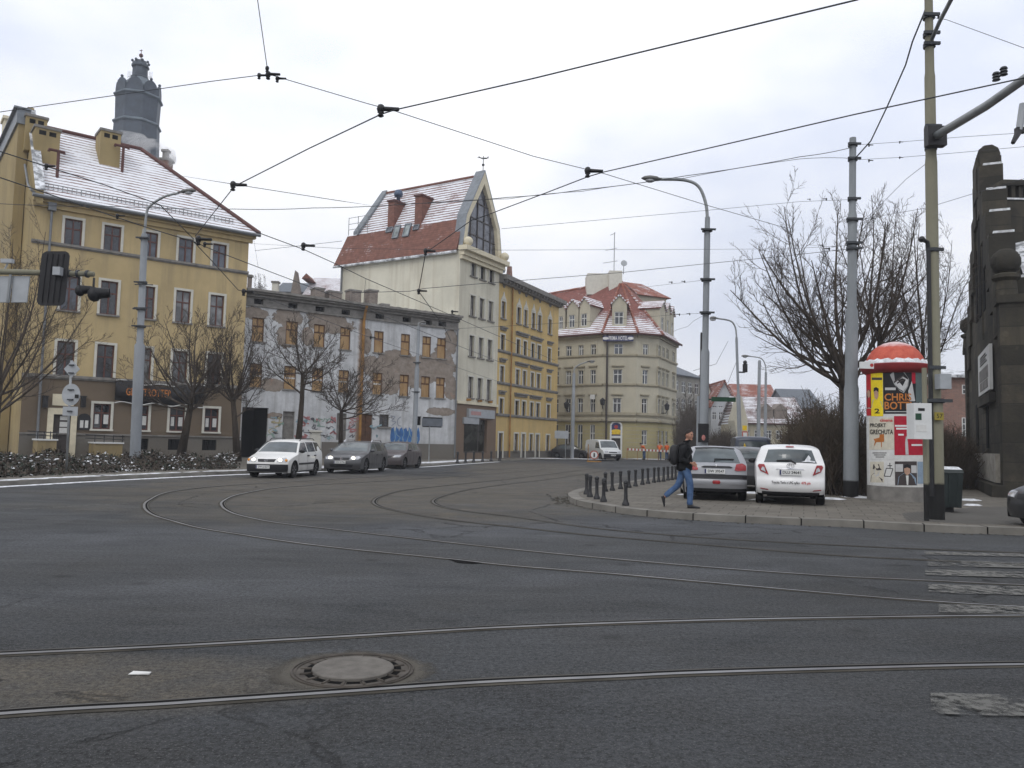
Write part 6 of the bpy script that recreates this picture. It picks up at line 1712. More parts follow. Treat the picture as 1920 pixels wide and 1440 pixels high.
for u in (0.2, sl - 0.1):
 b.quad(SW.p(u, -.1, -0.5), SW.p(u, -.1, -14), SW.p(u, zsho - 0.8, -14), SW.p(u, zsho - 0.8, -0.5), 0, [(0, 0), (13.5, 0), (13.5, zsho), (0, zsho)])
b.build('wall', M['stone'], st)
b = MB()
slope(b, [SW.p(sl + 0.2, zsho - 0.9, -0.9), SW.p(sl + 0.2, zsho - 0.9, -14), SW.p(um_, ztop - 2.5, -14), SW.p(um_, ztop - 2.5, -0.9)], 0, 0.2)
slope(b, [SW.p(-0.2, zsho - 0.9, -0.9), SW.p(-0.2, zsho - 0.9, -14), SW.p(um_, ztop - 2.5, -14), SW.p(um_, ztop - 2.5, -0.9)], 0, 0.2)
b.build('roof', M['zinc_snow'], st)
for k in range(6):
 t0 = k / 6
 for sgn in (1, -1):
  uu = um_ + sgn * (1.0 + (sl / 2 - 1.6) * t0); zz = ztop - 0.6 - (ztop - zsho - 0.2) * (t0 ** 0.9)
  b = MB(); b.wbox(SW, uu - 0.62, uu + 0.62, zz - 1.9, zz, -0.72, 0.1); o = b.build('coping_block', M['stone'], st)
  b = MB(); b.wbox(SW, uu - 0.6, uu + 0.6, zz, zz + 0.09, -0.7, -0.05); b.build('snow_cap', M['snow'], o)
b = MB(); b.wbox(SW, um_ - .85, um_ + .85, ztop - 1.6, ztop, -.75, 0.14); b.tube([SW.p(um_ - .9, ztop + 0.05, -0.3), SW.p(um_ + .9, ztop + 0.05, -0.3)], 0.42, 10); o = b.build('gable_crest', M['stone'], st)
b = MB(); b.wbox(SW, um_ - 0.7, um_ + 0.7, ztop + 0.44, ztop + 0.5, -0.5, -0.1); b.build('snow_cap', M['snow'], o)
for uu in (sl - 0.35, 0.35):
 b = MB(); b.wbox(SW, uu - 0.38, uu + 0.38, -0.1, zsho - 0.4, -0.6, 0.12); b.wbox(SW, uu - 0.45, uu + 0.45, zsho - 0.4, zsho - 0.15, -0.65, 0.2); b.lathe([(0.34, 0), (0.3, 0.5), (0.42, 0.6), (0.42, 0.7), (0.2, 0.8)], 14, SW.p(uu, zsho - 0.15, -0.12)); b.ball(SW.p(uu, zsho + 1.0, -0.12), 0.45, 14)
 b.build('corner_pier', M['stone'], st, smooth=True, angle=0.7)
b = MB(); b.wbox(SW, 1.2, sl - 0.75, 0.55, 1.5, 0.002, 0.25); b.build('pale_plinth', plain('pale_plinth_stone', (0.34, 0.32, 0.28), 0.9, vary=0.3), st)
b = MB(); b.wbox(SW, -0.1, sl + 0.1, -0.1, 0.5, 0.002, 0.45); b.build('plinth', M['stone'], st)
for (uc_, z0_, z1_, w_) in ((sl * 0.33, 1.8, 3.6, 0.5), (um_, ztop - 6.4, ztop - 2.2, 0.5), (um_ - 1.6, ztop - 6.4, ztop - 3.4, 0.4), (um_ + 1.6, ztop - 6.4, ztop - 3.4, 0.4), (sl * 0.62, 1.7, 3.9, 0.4)):
 b = MB(); b.wbox(SW, uc_ - w_, uc_ + w_, z0_, z1_, 0.002, 0.03); b.build('window_opening', M['void'], st)
c_ = at(1882, 338, 30); e_ = at(1932, 338, 30)
b = MB(); b.box(c_.x, e_.x, 30, 31.6, 6, c_.z - .75)
for k in range(4): x = c_.x + (e_.x - c_.x) * k / 3.0 * .86; b.box(x, x + .14, 30, 31.6, c_.z - .75, c_.z - .2)
b.box(c_.x - .08, e_.x + .08, 29.9, 31.7, c_.z - .2, c_.z)
o = b.build('chimney', M['stone'], st)
b = MB(); b.box(c_.x - .05, e_.x + .05, 29.95, 31.6, c_.z - .75, c_.z - .69); b.build('snow_cap', M['snow'], o)
q = None
u0 = SW.un(1832, 700, 0.2)[0]; u1_ = SW.un(1853, 700, 0.2)[0]
z0_ = SW.un(1843, 737, 0.2)[1]; z1_ = SW.un(1843, 655, 0.2)[1]
ib = thing('notice_board', 'framed white notice board with printed sheets on the stone house wall', 'notice board', SW.p((u0 + u1_) / 2, z0_, 0.2))
b = MB(); b.wbox(SW, min(u0, u1_), max(u0, u1_), z0_, z1_, 0.06, 0.16); b.build('panel', M['white_sheet'], ib)
b = MB()
ua, ub_ = min(u0, u1_), max(u0, u1_)
for (a_, c_, e_, f_) in ((0.15, 0.85, 0.08, 0.28), (0.12, 0.88, 0.3, 0.58)): b.wbox(SW, ua + (ub_ - ua) * a_, ua + (ub_ - ua) * c_, z0_ + (z1_ - z0_) * e_, z0_ + (z1_ - z0_) * f_, 0.16, 0.17)
b.build('printed_picture', plain('grey_print', (0.2, 0.19, 0.18), 0.7, vary=0.5, scale=4), ib)
b = MB()
for k in range(4):
 z_ = z0_ + (z1_ - z0_) * (0.68 + 0.06 * k); b.wbox(SW, ua + (ub_ - ua) * 0.2, ua + (ub_ - ua) * (0.8 - 0.1 * (k % 2)), z_, z_ + 0.05, 0.16, 0.17)
b.build('text_line', M['letter_black'], ib)
b = MB(); b.wbox(SW, ua - 0.15, ub_ + 0.15, z0_ - 0.45, z0_ - 0.1, 0.002, 0.2); b.build('ledge', M['stone'], ib)
# ------------------------------------------------------------------ vehicles
M['tyre'] = plain('tyre_rubber', (0.012, 0.012, 0.012), 0.85, 0.2, vary=0.3, scale=10)
M['alloy'] = plain('dirty_alloy', (0.16, 0.16, 0.165), 0.45, 0.5, 0.5, vary=0.3, scale=6)
M['under'] = plain('black_underbody', (0.008, 0.008, 0.008), 0.9, 0.1)
M['car_glass'] = glass('car_glass', (0.05, 0.062, 0.066), 0.06, 0.85)
M['lamp_red'] = plain('red_lamp_glass', (0.27, 0.012, 0.016), 0.18, 0.6, vary=0.3, scale=12)
M['lamp_clear'] = plain('clear_lamp_glass', (0.42, 0.43, 0.45), 0.12, 0.7, 0.2, vary=0.3, scale=14)
M['lamp_amber'] = plain('amber_lamp_glass', (0.75, 0.30, 0.03), 0.2, 0.6)
M['lamp_lit'] = glow('lit_headlamp', (0.9, 0.85, 0.7), (1.0, 0.93, 0.72), 3.2)
M['chrome'] = plain('chrome', (0.6, 0.6, 0.62), 0.2, 0.5, 0.9, vary=0.05)
def sstep(a, b, x):
 t = max(0.0, min(1.0, (x - a) / (b - a))); return t * t * (3 - 2 * t)
class Car:
 def __init__(s, name, label, cat, L, W, Hh, prof, belt, body, wheel_x, R=0.305, group=None, bow=0.15, bow_r=0.09, tumble=0.25, clear=0.20):
  s.L, s.W, s.H, s.belt = L, W, Hh, belt
  s.bow, s.bow_r, s.tumble = bow, bow_r, tumble
  s.wx = wheel_x; s.R = R
  s.t = thing(name, label, cat, (0, 0, 0), group=group)
  P = crom([(x, 0, z) for x, z in prof], 6)
  s.P = [V((p.x, p.z)) for p in P]
  n = len(s.P)
  s.N = []
  for i in range(n):
   t = (s.P[min(i + 1, n - 1)] - s.P[max(i - 1, 0)]).normalized()
   s.N.append(V((t.y, -t.x)) * -1 if V((t.y, -t.x)).dot(s.P[i] - V((0, 0.6))) < 0 else V((t.y, -t.x)))
  ks = [-1, -.975, -.92, -.8, -.6, -.3, 0, .3, .6, .8, .92, .975, 1]
  mb = MB()
  grid = [[s.wrap(i, k) for k in ks] for i in range(n)]
  for i in range(n - 1):
   for j in range(len(ks) - 1):
    mb.quad(grid[i][j], grid[i + 1][j], grid[i + 1][j + 1], grid[i][j + 1])
  m = 12
  low = []
  for i in range(n):
   u = grid[i][-1]
   low.append(V((max(-L / 2 + 0.05, min(L / 2 - 0.05, u.x)), 0, clear)))
  for sg in (1, -1):
   col = []
   for i in range(n):
    u = grid[i][-1 if sg > 0 else 0]; c = []
    for j in range(m + 1):
     f = j / m; x = low[i].x + (u.x - low[i].x) * f; z = low[i].z + (u.z - low[i].z) * f
     c.append(V((x, sg * s.hw(x, z), z)) if j < m else u)
    col.append(c)
   for i in range(n - 1):
    for j in range(m): mb.quad(col[i][j], col[i + 1][j], col[i + 1][j + 1], col[i][j + 1])
  for i in range(n - 1):
   a = low[i]; b = low[i + 1]
   mb.quad(V((a.x, -s.hw(a.x, a.z), a.z)), V((b.x, -s.hw(b.x, b.z), b.z)), V((b.x, s.hw(b.x, b.z), b.z)), V((a.x, s.hw(a.x, a.z), a.z)), 1)
  o = mb.build('body', [body, M['under']], s.t, smooth=True, fix=False)
  bm = bmesh.new(); bm.from_mesh(o.data)
  bmesh.ops.remove_doubles(bm, verts=bm.verts, dist=0.002)
  bmesh.ops.dissolve_degenerate(bm, edges=bm.edges, dist=0.0008)
  bmesh.ops.recalc_face_normals(bm, faces=bm.faces); bm.to_mesh(o.data); bm.free()
  cut = MB()
  for x in wheel_x:
   for sg in (-1, 1):
    cut.lathe([(R + 0.055, -0.2), (R + 0.055, 0.25)], 28, (x, sg * (W / 2 - 0.06), R + 0.01), 0, Matrix.Rotation(pi / 2, 3, 'X'))
  c = cut.build('arch_cutter', [M['under']])
  bo = o.modifiers.new('arches', 'BOOLEAN'); bo.object = c; bo.operation = 'DIFFERENCE'; bo.solver = 'EXACT'
  try: bo.material_mode = 'TRANSFER'
  except Exception: pass
  from_modified(o)
  bpy.data.objects.remove(c)
  o.data.set_sharp_from_angle(angle=radians(38))
  s.body = o
  for x in wheel_x:
   for sg in (-1, 1): s.wheel(x, sg)
 def hw(s, x, z):
  e = abs(x) / (s.L / 2)
  p = 1 - 0.11 * max(0.0, (e - 0.55) / 0.45) ** 2.2
  if z < 0.5: p *= 1 - 0.06 * ((0.5 - z) / 0.5) ** 2
  if z > s.belt: p *= 1 - s.tumble * ((z - s.belt) / (s.H - s.belt)) ** 1.15
  return s.W / 2 * p
 def wrap(s, i, k, off=0.0):
  f = i - int(i); i0 = int(i); i1 = min(i0 + 1, len(s.P) - 1)
  p = s.P[i0].lerp(s.P[i1], f); nn = s.N[i0].lerp(s.N[i1], f).normalized()
  x, z = p.x, p.y
  e = max(0.0, (abs(k) - 0.8) / 0.2)
  ins = 0.045 * e * e
  x0 = x
  x -= nn.x * ins; z -= nn.y * ins
  fr = sstep(s.L / 2 - 1.0, s.L / 2 - 0.1, x0); re = sstep(s.L / 2 - 0.9, s.L / 2 - 0.1, -x0)
  x -= s.bow * k * k * fr; x += s.bow_r * k * k * re
  z -= 0.035 * k * k * sstep(s.belt - 0.1, s.belt + 0.2, z)
  y = k * s.hw(x, z)
  return V((x + nn.x * off, y, z + nn.y * off))
 def idx(s, front, z):
  """profile position at height z on the front or the rear"""
  n = len(s.P)
  rng = range(n - 1) if front else range(n - 2, -1, -1)
  for i in rng:
   a, b = s.P[i].y, s.P[i + 1].y
   if min(a, b) <= z <= max(a, b) and abs(b - a) > 1e-6:
    if (s.P[i].x > 0) == front: return i + (z - a) / (b - a)
  return 0 if front else n - 1
 def end_poly(s, name, kz, mat, front=False, off=0.012, depth=0.05, parent=None, label=None):
  """shaped piece on the front or rear: polygon of (k, z)"""
  pts = []
  m = len(kz)
  for q in range(m):
   a, b = kz[q], kz[(q + 1) % m]
   for f in (0, 0.34, 0.67): pts.append((a[0] + (b[0] - a[0]) * f, a[1] + (b[1] - a[1]) * f))
  w = [s.wrap(s.idx(front, z), k, off) for k, z in pts]
  d = V((-1 if front else 1, 0, 0)) * depth
  b_ = MB(); cen = sum(w, V((0, 0, 0))) / len(w)
  kc = sum(p[0] for p in pts) / len(pts); zc = sum(p[1] for p in pts) / len(pts)
  cw = s.wrap(s.idx(front, zc), kc, off + 0.004); n = len(w)
  b_.add(w + [cw] + [p + d for p in w], [(i, (i + 1) % n, n) for i in range(n)] + [(i, (i + 1) % n, n + 1 + (i + 1) % n, n + 1 + i) for i in range(n)])
  o = b_.build(name, mat, parent or s.t, smooth=True, angle=0.8)
  if label: o['label'] = label
  return o
 def patch(s, name, i0, i1, k0, k1, mat, off=0.006, ni=10, nk=12, k0b=None, k1b=None, parent=None):
  b = MB(); g = []
  for a in range(ni + 1):
   f = a / ni; i = i0 + (i1 - i0) * f
   ka = k0 + ((k0b if k0b is not None else k0) - k0) * f; kb = k1 + ((k1b if k1b is not None else k1) - k1) * f
   g.append([s.wrap(i, ka + (kb - ka) * c / nk, off) for c in range(nk + 1)])
  for a in range(ni):
   for c in range(nk): b.quad(g[a][c], g[a + 1][c], g[a + 1][c + 1], g[a][c + 1])
  return b.build(name, mat, parent or s.t, smooth=True)
 def side_poly(s, name, xz, mat, sg, off=0.008, parent=None):
  b = MB(); w = [V((x, sg * (s.hw(x, z) + off), z)) for x, z in xz]; n = len(w)
  b.add(w + [p - V((0, sg * 0.03, 0)) for p in w], [tuple(range(n)), tuple(range(2 * n - 1, n - 1, -1))] + [(i, (i + 1) % n, (i + 1) % n + n, i + n) for i in range(n)])
  return b.build(name, mat, parent or s.t)
 def wheel(s, x, sg):
  R = s.R; y = sg * (s.W / 2 - 0.12)
  rot = Matrix.Rotation(-sg * pi / 2, 3, 'X')
  b = MB(); b.lathe([(R - 0.09, -0.09), (R - 0.02, -0.095), (R, -0.06), (R, 0.06), (R - 0.02, 0.095), (R - 0.09, 0.09)], 28, (x, y, R), 0, rot)
  w = b.build('wheel', M['tyre'], s.t, smooth=True, angle=0.7)
  b = MB(); b.lathe([(0.0, 0.085), (0.05, 0.085), (0.07, 0.06), (R - 0.12, 0.05), (R - 0.10, 0.085), (R - 0.085, 0.09), (R - 0.085, 0.02), (0, 0.02)], 24, (x, y, R), 0, rot)
  for k in range(6):
   a = 2 * pi * k / 6
   pts = [V((cos(a + da) * r, sin(a + da) * r, zz)) for r, da, zz in ((0.05, -.35, .095), (0.05, .35, .095), (R - .11, .13, .09), (R - .11, -.13, .09))]
   b.prism([rot @ p + V((x, y, R)) for p in pts], None, rot @ V((0, 0, -0.03)))
  b.build('rim', M['alloy'], w, smooth=True, angle=0.5)
 def plate(s, txt, front, k, z, w=0.52, h=0.114, parent=None):
  p = s.wrap(s.idx(front, z), k, 0.02); sg = 1 if front else -1
  c = V((p.x + sg * 0.015, p.y, z))
  b = MB(); b.box(c.x - 0.008, c.x + 0.008, c.y - w / 2, c.y + w / 2, z - h / 2, z + h / 2); o = b.build('number_plate', M['white_sheet'], s.t)
  ux = V((0, 1, 0)) if front else V((0, -1, 0))
  b = MB(); add_text(b, txt, c + V((sg * 0.010, 0, 0)) + ux * 0.03, ux, V((0, 0, 1)), 0.095, width=w * 0.8, bold=0.002); b.build('lettering', M['letter_black'], o, fix=False)
  b = MB(); q = c - ux * (w / 2 - 0.022); b.box(q.x - 0.009, q.x + 0.009, q.y - 0.02, q.y + 0.02, z - h / 2 + 0.004, z + h / 2 - 0.004); b.build('blue_band', M['blue_sign'], o)
  return o
 def mirror(s, x, z, mat):
  for sg in (1, -1):
   y = sg * (s.hw(x, z) + 0.09)
   b = MB(); b.ball((x, y, z), 0.1, 12, 0, (0.7, 1.05, 0.72)); b.tube([(x + 0.02, sg * (s.hw(x, z) - 0.03), z - 0.05), (x, y, z - 0.03)], 0.03, 6); b.build('mirror', mat, s.t, smooth=True)
 def strip(s, name, x0, x1, z, h, mat, off=0.012, sgs=(1, -1)):
  for sg in sgs:
   b = MB(); n = 12
   for i in range(n):
    xa = x0 + (x1 - x0) * i / n; xb = x0 + (x1 - x0) * (i + 1) / n
    q = [V((xx, sg * (s.hw(xx, zz) + o_), zz)) for o_ in (-0.02, off) for xx, zz in ((xa, z - h / 2), (xb, z - h / 2), (xb, z + h / 2), (xa, z + h / 2))]
    b.hexa(q)
   b.build(name, mat, s.t)
 def seams(s, xs, z0=0.28):
  for sg in (1, -1):
   for (x, zt) in xs:
    b = MB()
    n = 8
    for i in range(n):
     za = z0 + (zt - z0) * i / n; zb_ = z0 + (zt - z0) * (i + 1) / n
     b.hexa([V((x + dx, sg * (s.hw(x, zz) + o_), zz)) for o_ in (-0.02, 0.002) for dx, zz in ((-.006, za), (.006, za), (.006, zb_), (-.006, zb_))])
    b.build('door_seam', M['under'], s.t)
 def handles(s, xs, z, mat):
  for sg in (1, -1):
   for x in xs:
    y = s.hw(x, z); b = MB(); b.box(x - 0.09, x + 0.09, min(sg * y, sg * (y + 0.035)), max(sg * y, sg * (y + 0.035)), z - 0.025, z + 0.025); b.build('door_handle', mat, s.t)
 def put(s, x, y, rot, z=0.0):
  s.t.location = (x, y, z); s.t.rotation_euler = (0, 0, rot)
  return s
 def find(s, x, top=True):
  """profile index of the upper surface at x"""
  best = None
  for i in range(len(s.P) - 1):
   a, b = s.P[i].x, s.P[i + 1].x
   if min(a, b) <= x <= max(a, b) and abs(a - b) > 1e-6:
    z = s.P[i].y
    if best is None or z > best[1]: best = (i + (x - a) / (b - a), z)
  return best[0]
PW = paint('white_car_paint', (0.72, 0.72, 0.70), 0.3, 0.28)
c = Car('estate_car', 'white estate car with lit headlights and black front bumper leading the row', 'car', 4.32, 1.69, 1.46,
  [(2.08, .22), (2.13, .42), (2.11, .60), (1.98, .73), (1.6, .83), (1.12, .93), (.75, 1.16), (.36, 1.37), (0, 1.43), (-.8, 1.455), (-1.45, 1.41), (-1.68, 1.33), (-1.98, .98), (-2.08, .72), (-2.12, .45), (-2.06, .22)], 0.90, PW, (1.36, -1.10))
c.patch('windscreen', c.find(1.04), c.find(0.42), -.90, .90, M['car_glass'], k0b=-.84, k1b=.84)
c.patch('rear_window', c.find(-1.72), c.find(-1.96), -.82, .82, M['car_glass'])
for sg in (1, -1):
 c.side_poly('side_window', [(0.95, .97), (0.02, .97), (0.02, 1.34), (0.42, 1.33)], M['car_glass'], sg)
 c.side_poly('side_window', [(-0.08, .97), (-0.92, .98), (-0.92, 1.35), (-0.08, 1.35)], M['car_glass'], sg)
 c.side_poly('side_window', [(-1.0, .99), (-1.78, 1.03), (-1.5, 1.33), (-1.0, 1.35)], M['car_glass'], sg)
 c.end_poly('headlight', [(sg * .52, .60), (sg * .90, .60), (sg * .93, .70), (sg * .80, .755), (sg * .50, .73)], M['lamp_clear'], True)
 p = c.wrap(c.idx(True, .665), sg * .64, 0.02); b = MB(); b.ball(p, 0.072, 12, 0, (0.35, 1.1, 0.9)); b.build('lit_bulb', M['lamp_lit'], c.t, smooth=True)
 p = c.wrap(c.idx(True, .665), sg * .90, 0.015); b = MB(); b.ball(p, 0.07, 10, 0, (0.5, 0.8, 0.8)); b.build('indicator', M['lamp_amber'], c.t, smooth=True)
 c.end_poly('tail_light', [(sg * .78, .62), (sg * .98, .62), (sg * .98, .98), (sg * .86, .98)], M['lamp_red'], False)
 b = MB(); q = [V((x, sg * (c.hw(x, 1.42) - 0.05), z)) for x, z in ((0.3, 1.40), (0.1, 1.48), (-1.2, 1.49), (-1.4, 1.43))]; b.tube(q, 0.018, 6); b.build('roof_rail', M['black'], c.t)
c.patch('bumper', c.idx(True, .24), c.idx(True, .52), -1, 1, M['black'], 0.014)
c.end_poly('grille', [(-.40, .60), (.40, .60), (.44, .70), (-.44, .70)], M['black'], True)
b = MB(); p = c.wrap(c.idx(True, .65), 0, 0.03); b.tube([p + V((0, .06 * cos(2 * pi * i / 14), .038 * sin(2 * pi * i / 14))) for i in range(15)], 0.008, 5); b.build('emblem', M['chrome'], c.t)
c.plate('DW 615CY', True, -.12, .42)
c.mirror(0.78, 1.0, M['black']); c.strip('side_strip', -0.85, 0.95, 0.52, 0.07, M['black']); c.handles((-0.05, -0.85), 0.82, M['black']); c.seams(((0.98, .95), (-0.02, .96), (-0.95, .96)))
c.strip('sill', -0.70, 0.95, 0.235, 0.06, M['black'])
b = MB(); b.tube([(1.0, .45, .98), (0.95, 0.0, .995)], 0.012, 4); b.tube([(1.02, -.1, .98), (0.97, -.55, .98)], 0.012, 4); b.build('wiper', M['black'], c.t)
xc = hp(523, 820, 30.6); c.put(xc.x, xc.y + 1.2, radians(-95))
PG = paint('grey_car_paint', (0.048, 0.05, 0.056), 0.3, 0.12)
c = Car('estate_car', 'dark grey estate car with silver roof rails and lit headlights right behind the white one', 'car', 4.70, 1.78, 1.45,
  [(2.26, .22), (2.33, .42), (2.30, .60), (2.16, .73), (1.7, .85), (1.2, .94), (.8, 1.15), (.3, 1.36), (0, 1.41), (-.7, 1.435), (-1.5, 1.40), (-1.9, 1.30), (-2.16, .98), (-2.26, .74), (-2.32, .45), (-2.24, .22)], 0.90, PG, (1.42, -1.32), 0.32)
c.patch('windscreen', c.find(1.12), c.find(0.38), -.90, .90, M['car_glass'], k0b=-.84, k1b=.84)
c.patch('rear_window', c.find(-1.90), c.find(-2.14), -.82, .82, M['car_glass'])
for sg in (1, -1):
 c.side_poly('side_window', [(1.0, .97), (-0.02, .97), (-0.02, 1.33), (0.36, 1.31)], M['car_glass'], sg)
 c.side_poly('side_window', [(-0.12, .97), (-1.02, .98), (-1.02, 1.33), (-0.12, 1.34)], M['car_glass'], sg)
 c.side_poly('side_window', [(-1.1, .99), (-1.95, 1.06), (-1.62, 1.28), (-1.1, 1.32)], M['car_glass'], sg)
 c.end_poly('headlight', [(sg * .46, .60), (sg * .88, .62), (sg * .95, .72), (sg * .80, .77), (sg * .46, .70)], M['lamp_clear'], True)
 p = c.wrap(c.idx(True, .67), sg * .62, 0.02); b = MB(); b.ball(p, 0.08, 12, 0, (0.35, 1.1, 0.9)); b.build('lit_bulb', M['lamp_lit'], c.t, smooth=True)
 c.end_poly('tail_light', [(sg * .78, .64), (sg * .98, .64), (sg * .98, 1.0), (sg * .86, 1.0)], M['lamp_red'], False)
 b = MB(); q = [V((x, sg * (c.hw(x, 1.4) - 0.05), z)) for x, z in ((0.1, 1.37), (-0.1, 1.47), (-1.4, 1.47), (-1.6, 1.38))]; b.tube(q, 0.022, 6); b.build('roof_rail', M['chrome'], c.t)
c.end_poly('grille', [(-.40, .60), (-.08, .60), (-.06, .68), (-.42, .69)], M['black'], True); c.end_poly('grille', [(.08, .60), (.40, .60), (.42, .69), (.06, .68)], M['black'], True)
b = MB(); p = c.wrap(c.idx(True, .65), 0, 0.03); b.prism([p + V((0, 0, .07)), p + V((0, .05, 0)), p + V((0, 0, -.07)), p + V((0, -.05, 0))], None, (0.012, 0, 0)); b.build('emblem', M['chrome'], c.t)
c.end_poly('air_intake', [(-.6, .28), (.6, .28), (.66, .40), (-.66, .40)], M['black'], True)
c.plate('DW 2176L', True, -.05, .50)
c.mirror(0.82, 1.0, PG); c.handles((-0.15, -0.95), 0.82, PG); c.seams(((1.05, .95), (-0.07, .96), (-1.06, .96))); c.strip('side_strip', -0.95, 1.0, 0.46, 0.05, PG, 0.016)
xc = hp(650, 822, 35.3); c.put(xc.x + 0.15, xc.y + 1.9, radians(-97))
PB = paint('burgundy_car_paint', (0.062, 0.05, 0.053), 0.3, 0.12)
HATCH = [(1.88, .22), (1.93, .42), (1.90, .62), (1.78, .74), (1.4, .86), (1.0, .95), (.62, 1.20), (.25, 1.38), (-.1, 1.43), (-.7, 1.42), (-1.2, 1.32), (-1.62, 1.02), (-1.82, .90), (-1.88, .68), (-1.92, .45), (-1.84, .22)]
def hatch(name, label, body, cat='car', group=None, lit=False, plate=None):
 c = Car(name, label, cat, 3.90, 1.68, 1.43, HATCH, 0.92, body, (1.22, -1.20), 0.29, group)
 c.patch('windscreen', c.find(0.94), c.find(0.32), -.90, .90, M['car_glass'], k0b=-.84, k1b=.84)
 c.patch('rear_window', c.find(-1.22), c.find(-1.58), -.80, .80, M['car_glass'])
 for sg in (1, -1):
  c.side_poly('side_window', [(0.88, .98), (-0.1, .98), (-0.1, 1.33), (0.3, 1.33)], M['car_glass'], sg)
  c.side_poly('side_window', [(-0.2, .98), (-0.95, 1.0), (-0.9, 1.28), (-0.2, 1.33)], M['car_glass'], sg)
  c.end_poly('headlight', [(sg * .50, .60), (sg * .90, .62), (sg * .94, .74), (sg * .52, .71)], M['lamp_lit'] if lit else M['lamp_clear'], True)
  c.end_poly('tail_light', [(sg * .72, .70), (sg * .95, .70), (sg * .95, .95), (sg * .80, .95)], M['lamp_red'], False)
 c.end_poly('grille', [(-.36, .58), (.36, .58), (.40, .68), (-.40, .68)], M['black'], True)
 c.mirror(0.7, 1.0, body); c.handles((-0.1,), 0.84, body); c.seams(((0.95, .96), (-0.15, .97)))
 if plate: c.plate(plate, True, 0, .44)
 return c
c = hatch('hatchback_car', 'small brownish grey hatchback mostly hidden behind the dark grey estate car', PB)
xc = hp(746, 824, 42.5); c.put(xc.x - 0.1, xc.y + 1.0, radians(-101))
PS = paint('silver_car_paint', (0.31, 0.32, 0.345), 0.32, 0.2)
c = Car('hatchback_car', 'silver hatchback parked on the right pavement seen from behind, dark rubber bumper strip', 'car', 3.84, 1.66, 1.43,
  [(1.84, .22), (1.89, .42), (1.86, .60), (1.72, .74), (1.3, .87), (.9, .96), (.55, 1.20), (.2, 1.37), (-.15, 1.425), (-.7, 1.425), (-1.22, 1.37), (-1.48, 1.20), (-1.72, .98), (-1.80, .90), (-1.85, .74), (-1.88, .60), (-1.92, .48), (-1.84, .25)], 0.93, PS, (1.2, -1.22), 0.285, bow_r=0.13, tumble=0.27)
c.patch('rear_window', c.find(-1.24), c.find(-1.70), -.76, .76, M['car_glass'], k0b=-.80, k1b=.80)
c.patch('windscreen', c.find(0.84), c.find(0.28), -.88, .88, M['car_glass'])
c.patch('roof_spoiler', c.find(-1.10), c.find(-1.25), -.80, .80, M['black'], 0.012)
for sg in (1, -1):
 c.side_poly('side_window', [(0.82, 1.0), (-0.1, 1.0), (-0.1, 1.34), (0.26, 1.33)], M['car_glass'], sg); c.side_poly('side_window', [(-0.2, 1.0), (-1.0, 1.04), (-0.95, 1.28), (-0.2, 1.34)], M['car_glass'], sg)
 c.end_poly('tail_light', [(sg * .60, .80), (sg * .70, .78), (sg * .97, .80), (sg * .97, .94), (sg * .86, .99), (sg * .66, .95)], M['lamp_red'], False, 0.02)
c.patch('bumper', c.idx(False, .685), c.idx(False, .575), -1, 1, M['black'], 0.022)
c.patch('lower_bumper', c.idx(False, .33), c.idx(False, .25), -1, 1, M['black'], 0.012)
c.end_poly('trunk_grip', [(-.50, .855), (.44, .855), (.50, .875), (.40, .90), (-.44, .90), (-.54, .875)], M['black'], False, 0.02)
p = c.wrap(c.idx(False, .90), 0, 0.03); b = MB(); b.ball(p, 0.03, 8, 0, (.4, 1, 1.2)); b.build('emblem', M['chrome'], c.t, smooth=True)
c.end_poly('fog_light', [(-.10, .45), (.12, .45), (.15, .495), (.12, .535), (-.10, .535), (-.13, .495)], M['lamp_red'], False, 0.014)
for sg in (1, -1): c.end_poly('bumper_gleam', [(sg * .45, .44), (sg * .92, .42), (sg * .92, .47), (sg * .6, .47)], PS, False, 0.012)
c.plate('DW 39547', False, .06, .77, h=0.12)
p = c.wrap(c.find(-1.66), 0.1, 0.03); b = MB(); b.tube([c.wrap(c.find(-1.70), 0.05, 0.02), c.wrap(c.find(-1.64), 0.05, 0.04), c.wrap(c.find(-1.62), -0.62, 0.035)], 0.018, 5); b.build('wiper', M['black'], c.t)
c.mirror(0.62, 1.02, PS); c.seams(((0.85, .98), (-0.15, .99)))
b = MB(); b.box(-1.6, 1.6, -.5, .5, 0.17, 0.24); b.build('exhaust_floor', M['under'], c.t)
xc = hp(1344, 838, 20.9); c.put(xc.x - cos(radians(80)) * -1.85, xc.y + 1.85, radians(80), 0.12)
PW2 = paint('clean_white_paint', (0.78, 0.78, 0.78), 0.28, 0.12)
c = Car('hatchback_car', 'white hatchback parked on the right pavement, seen from behind, lettering on its bumper', 'car', 3.90, 1.70, 1.51,
  [(1.86, .24), (1.92, .45), (1.88, .64), (1.70, .80), (1.3, .94), (1.0, 1.03), (.6, 1.28), (.2, 1.45), (-.2, 1.50), (-.8, 1.51), (-1.40, 1.46), (-1.56, 1.40), (-1.74, 1.12), (-1.83, 1.02), (-1.88, .86), (-1.90, .70), (-1.94, .58), (-1.94, .42), (-1.86, .27)], 0.98, PW2, (1.25, -1.22), 0.30, bow_r=0.15, tumble=0.23, clear=0.24)
c.patch('rear_window', c.find(-1.575), c.find(-1.80), -.74, .74, M['car_glass'], 0.008, k0b=-.80, k1b=.80)
c.patch('windscreen', c.find(0.92), c.find(0.28), -.88, .88, M['car_glass'])
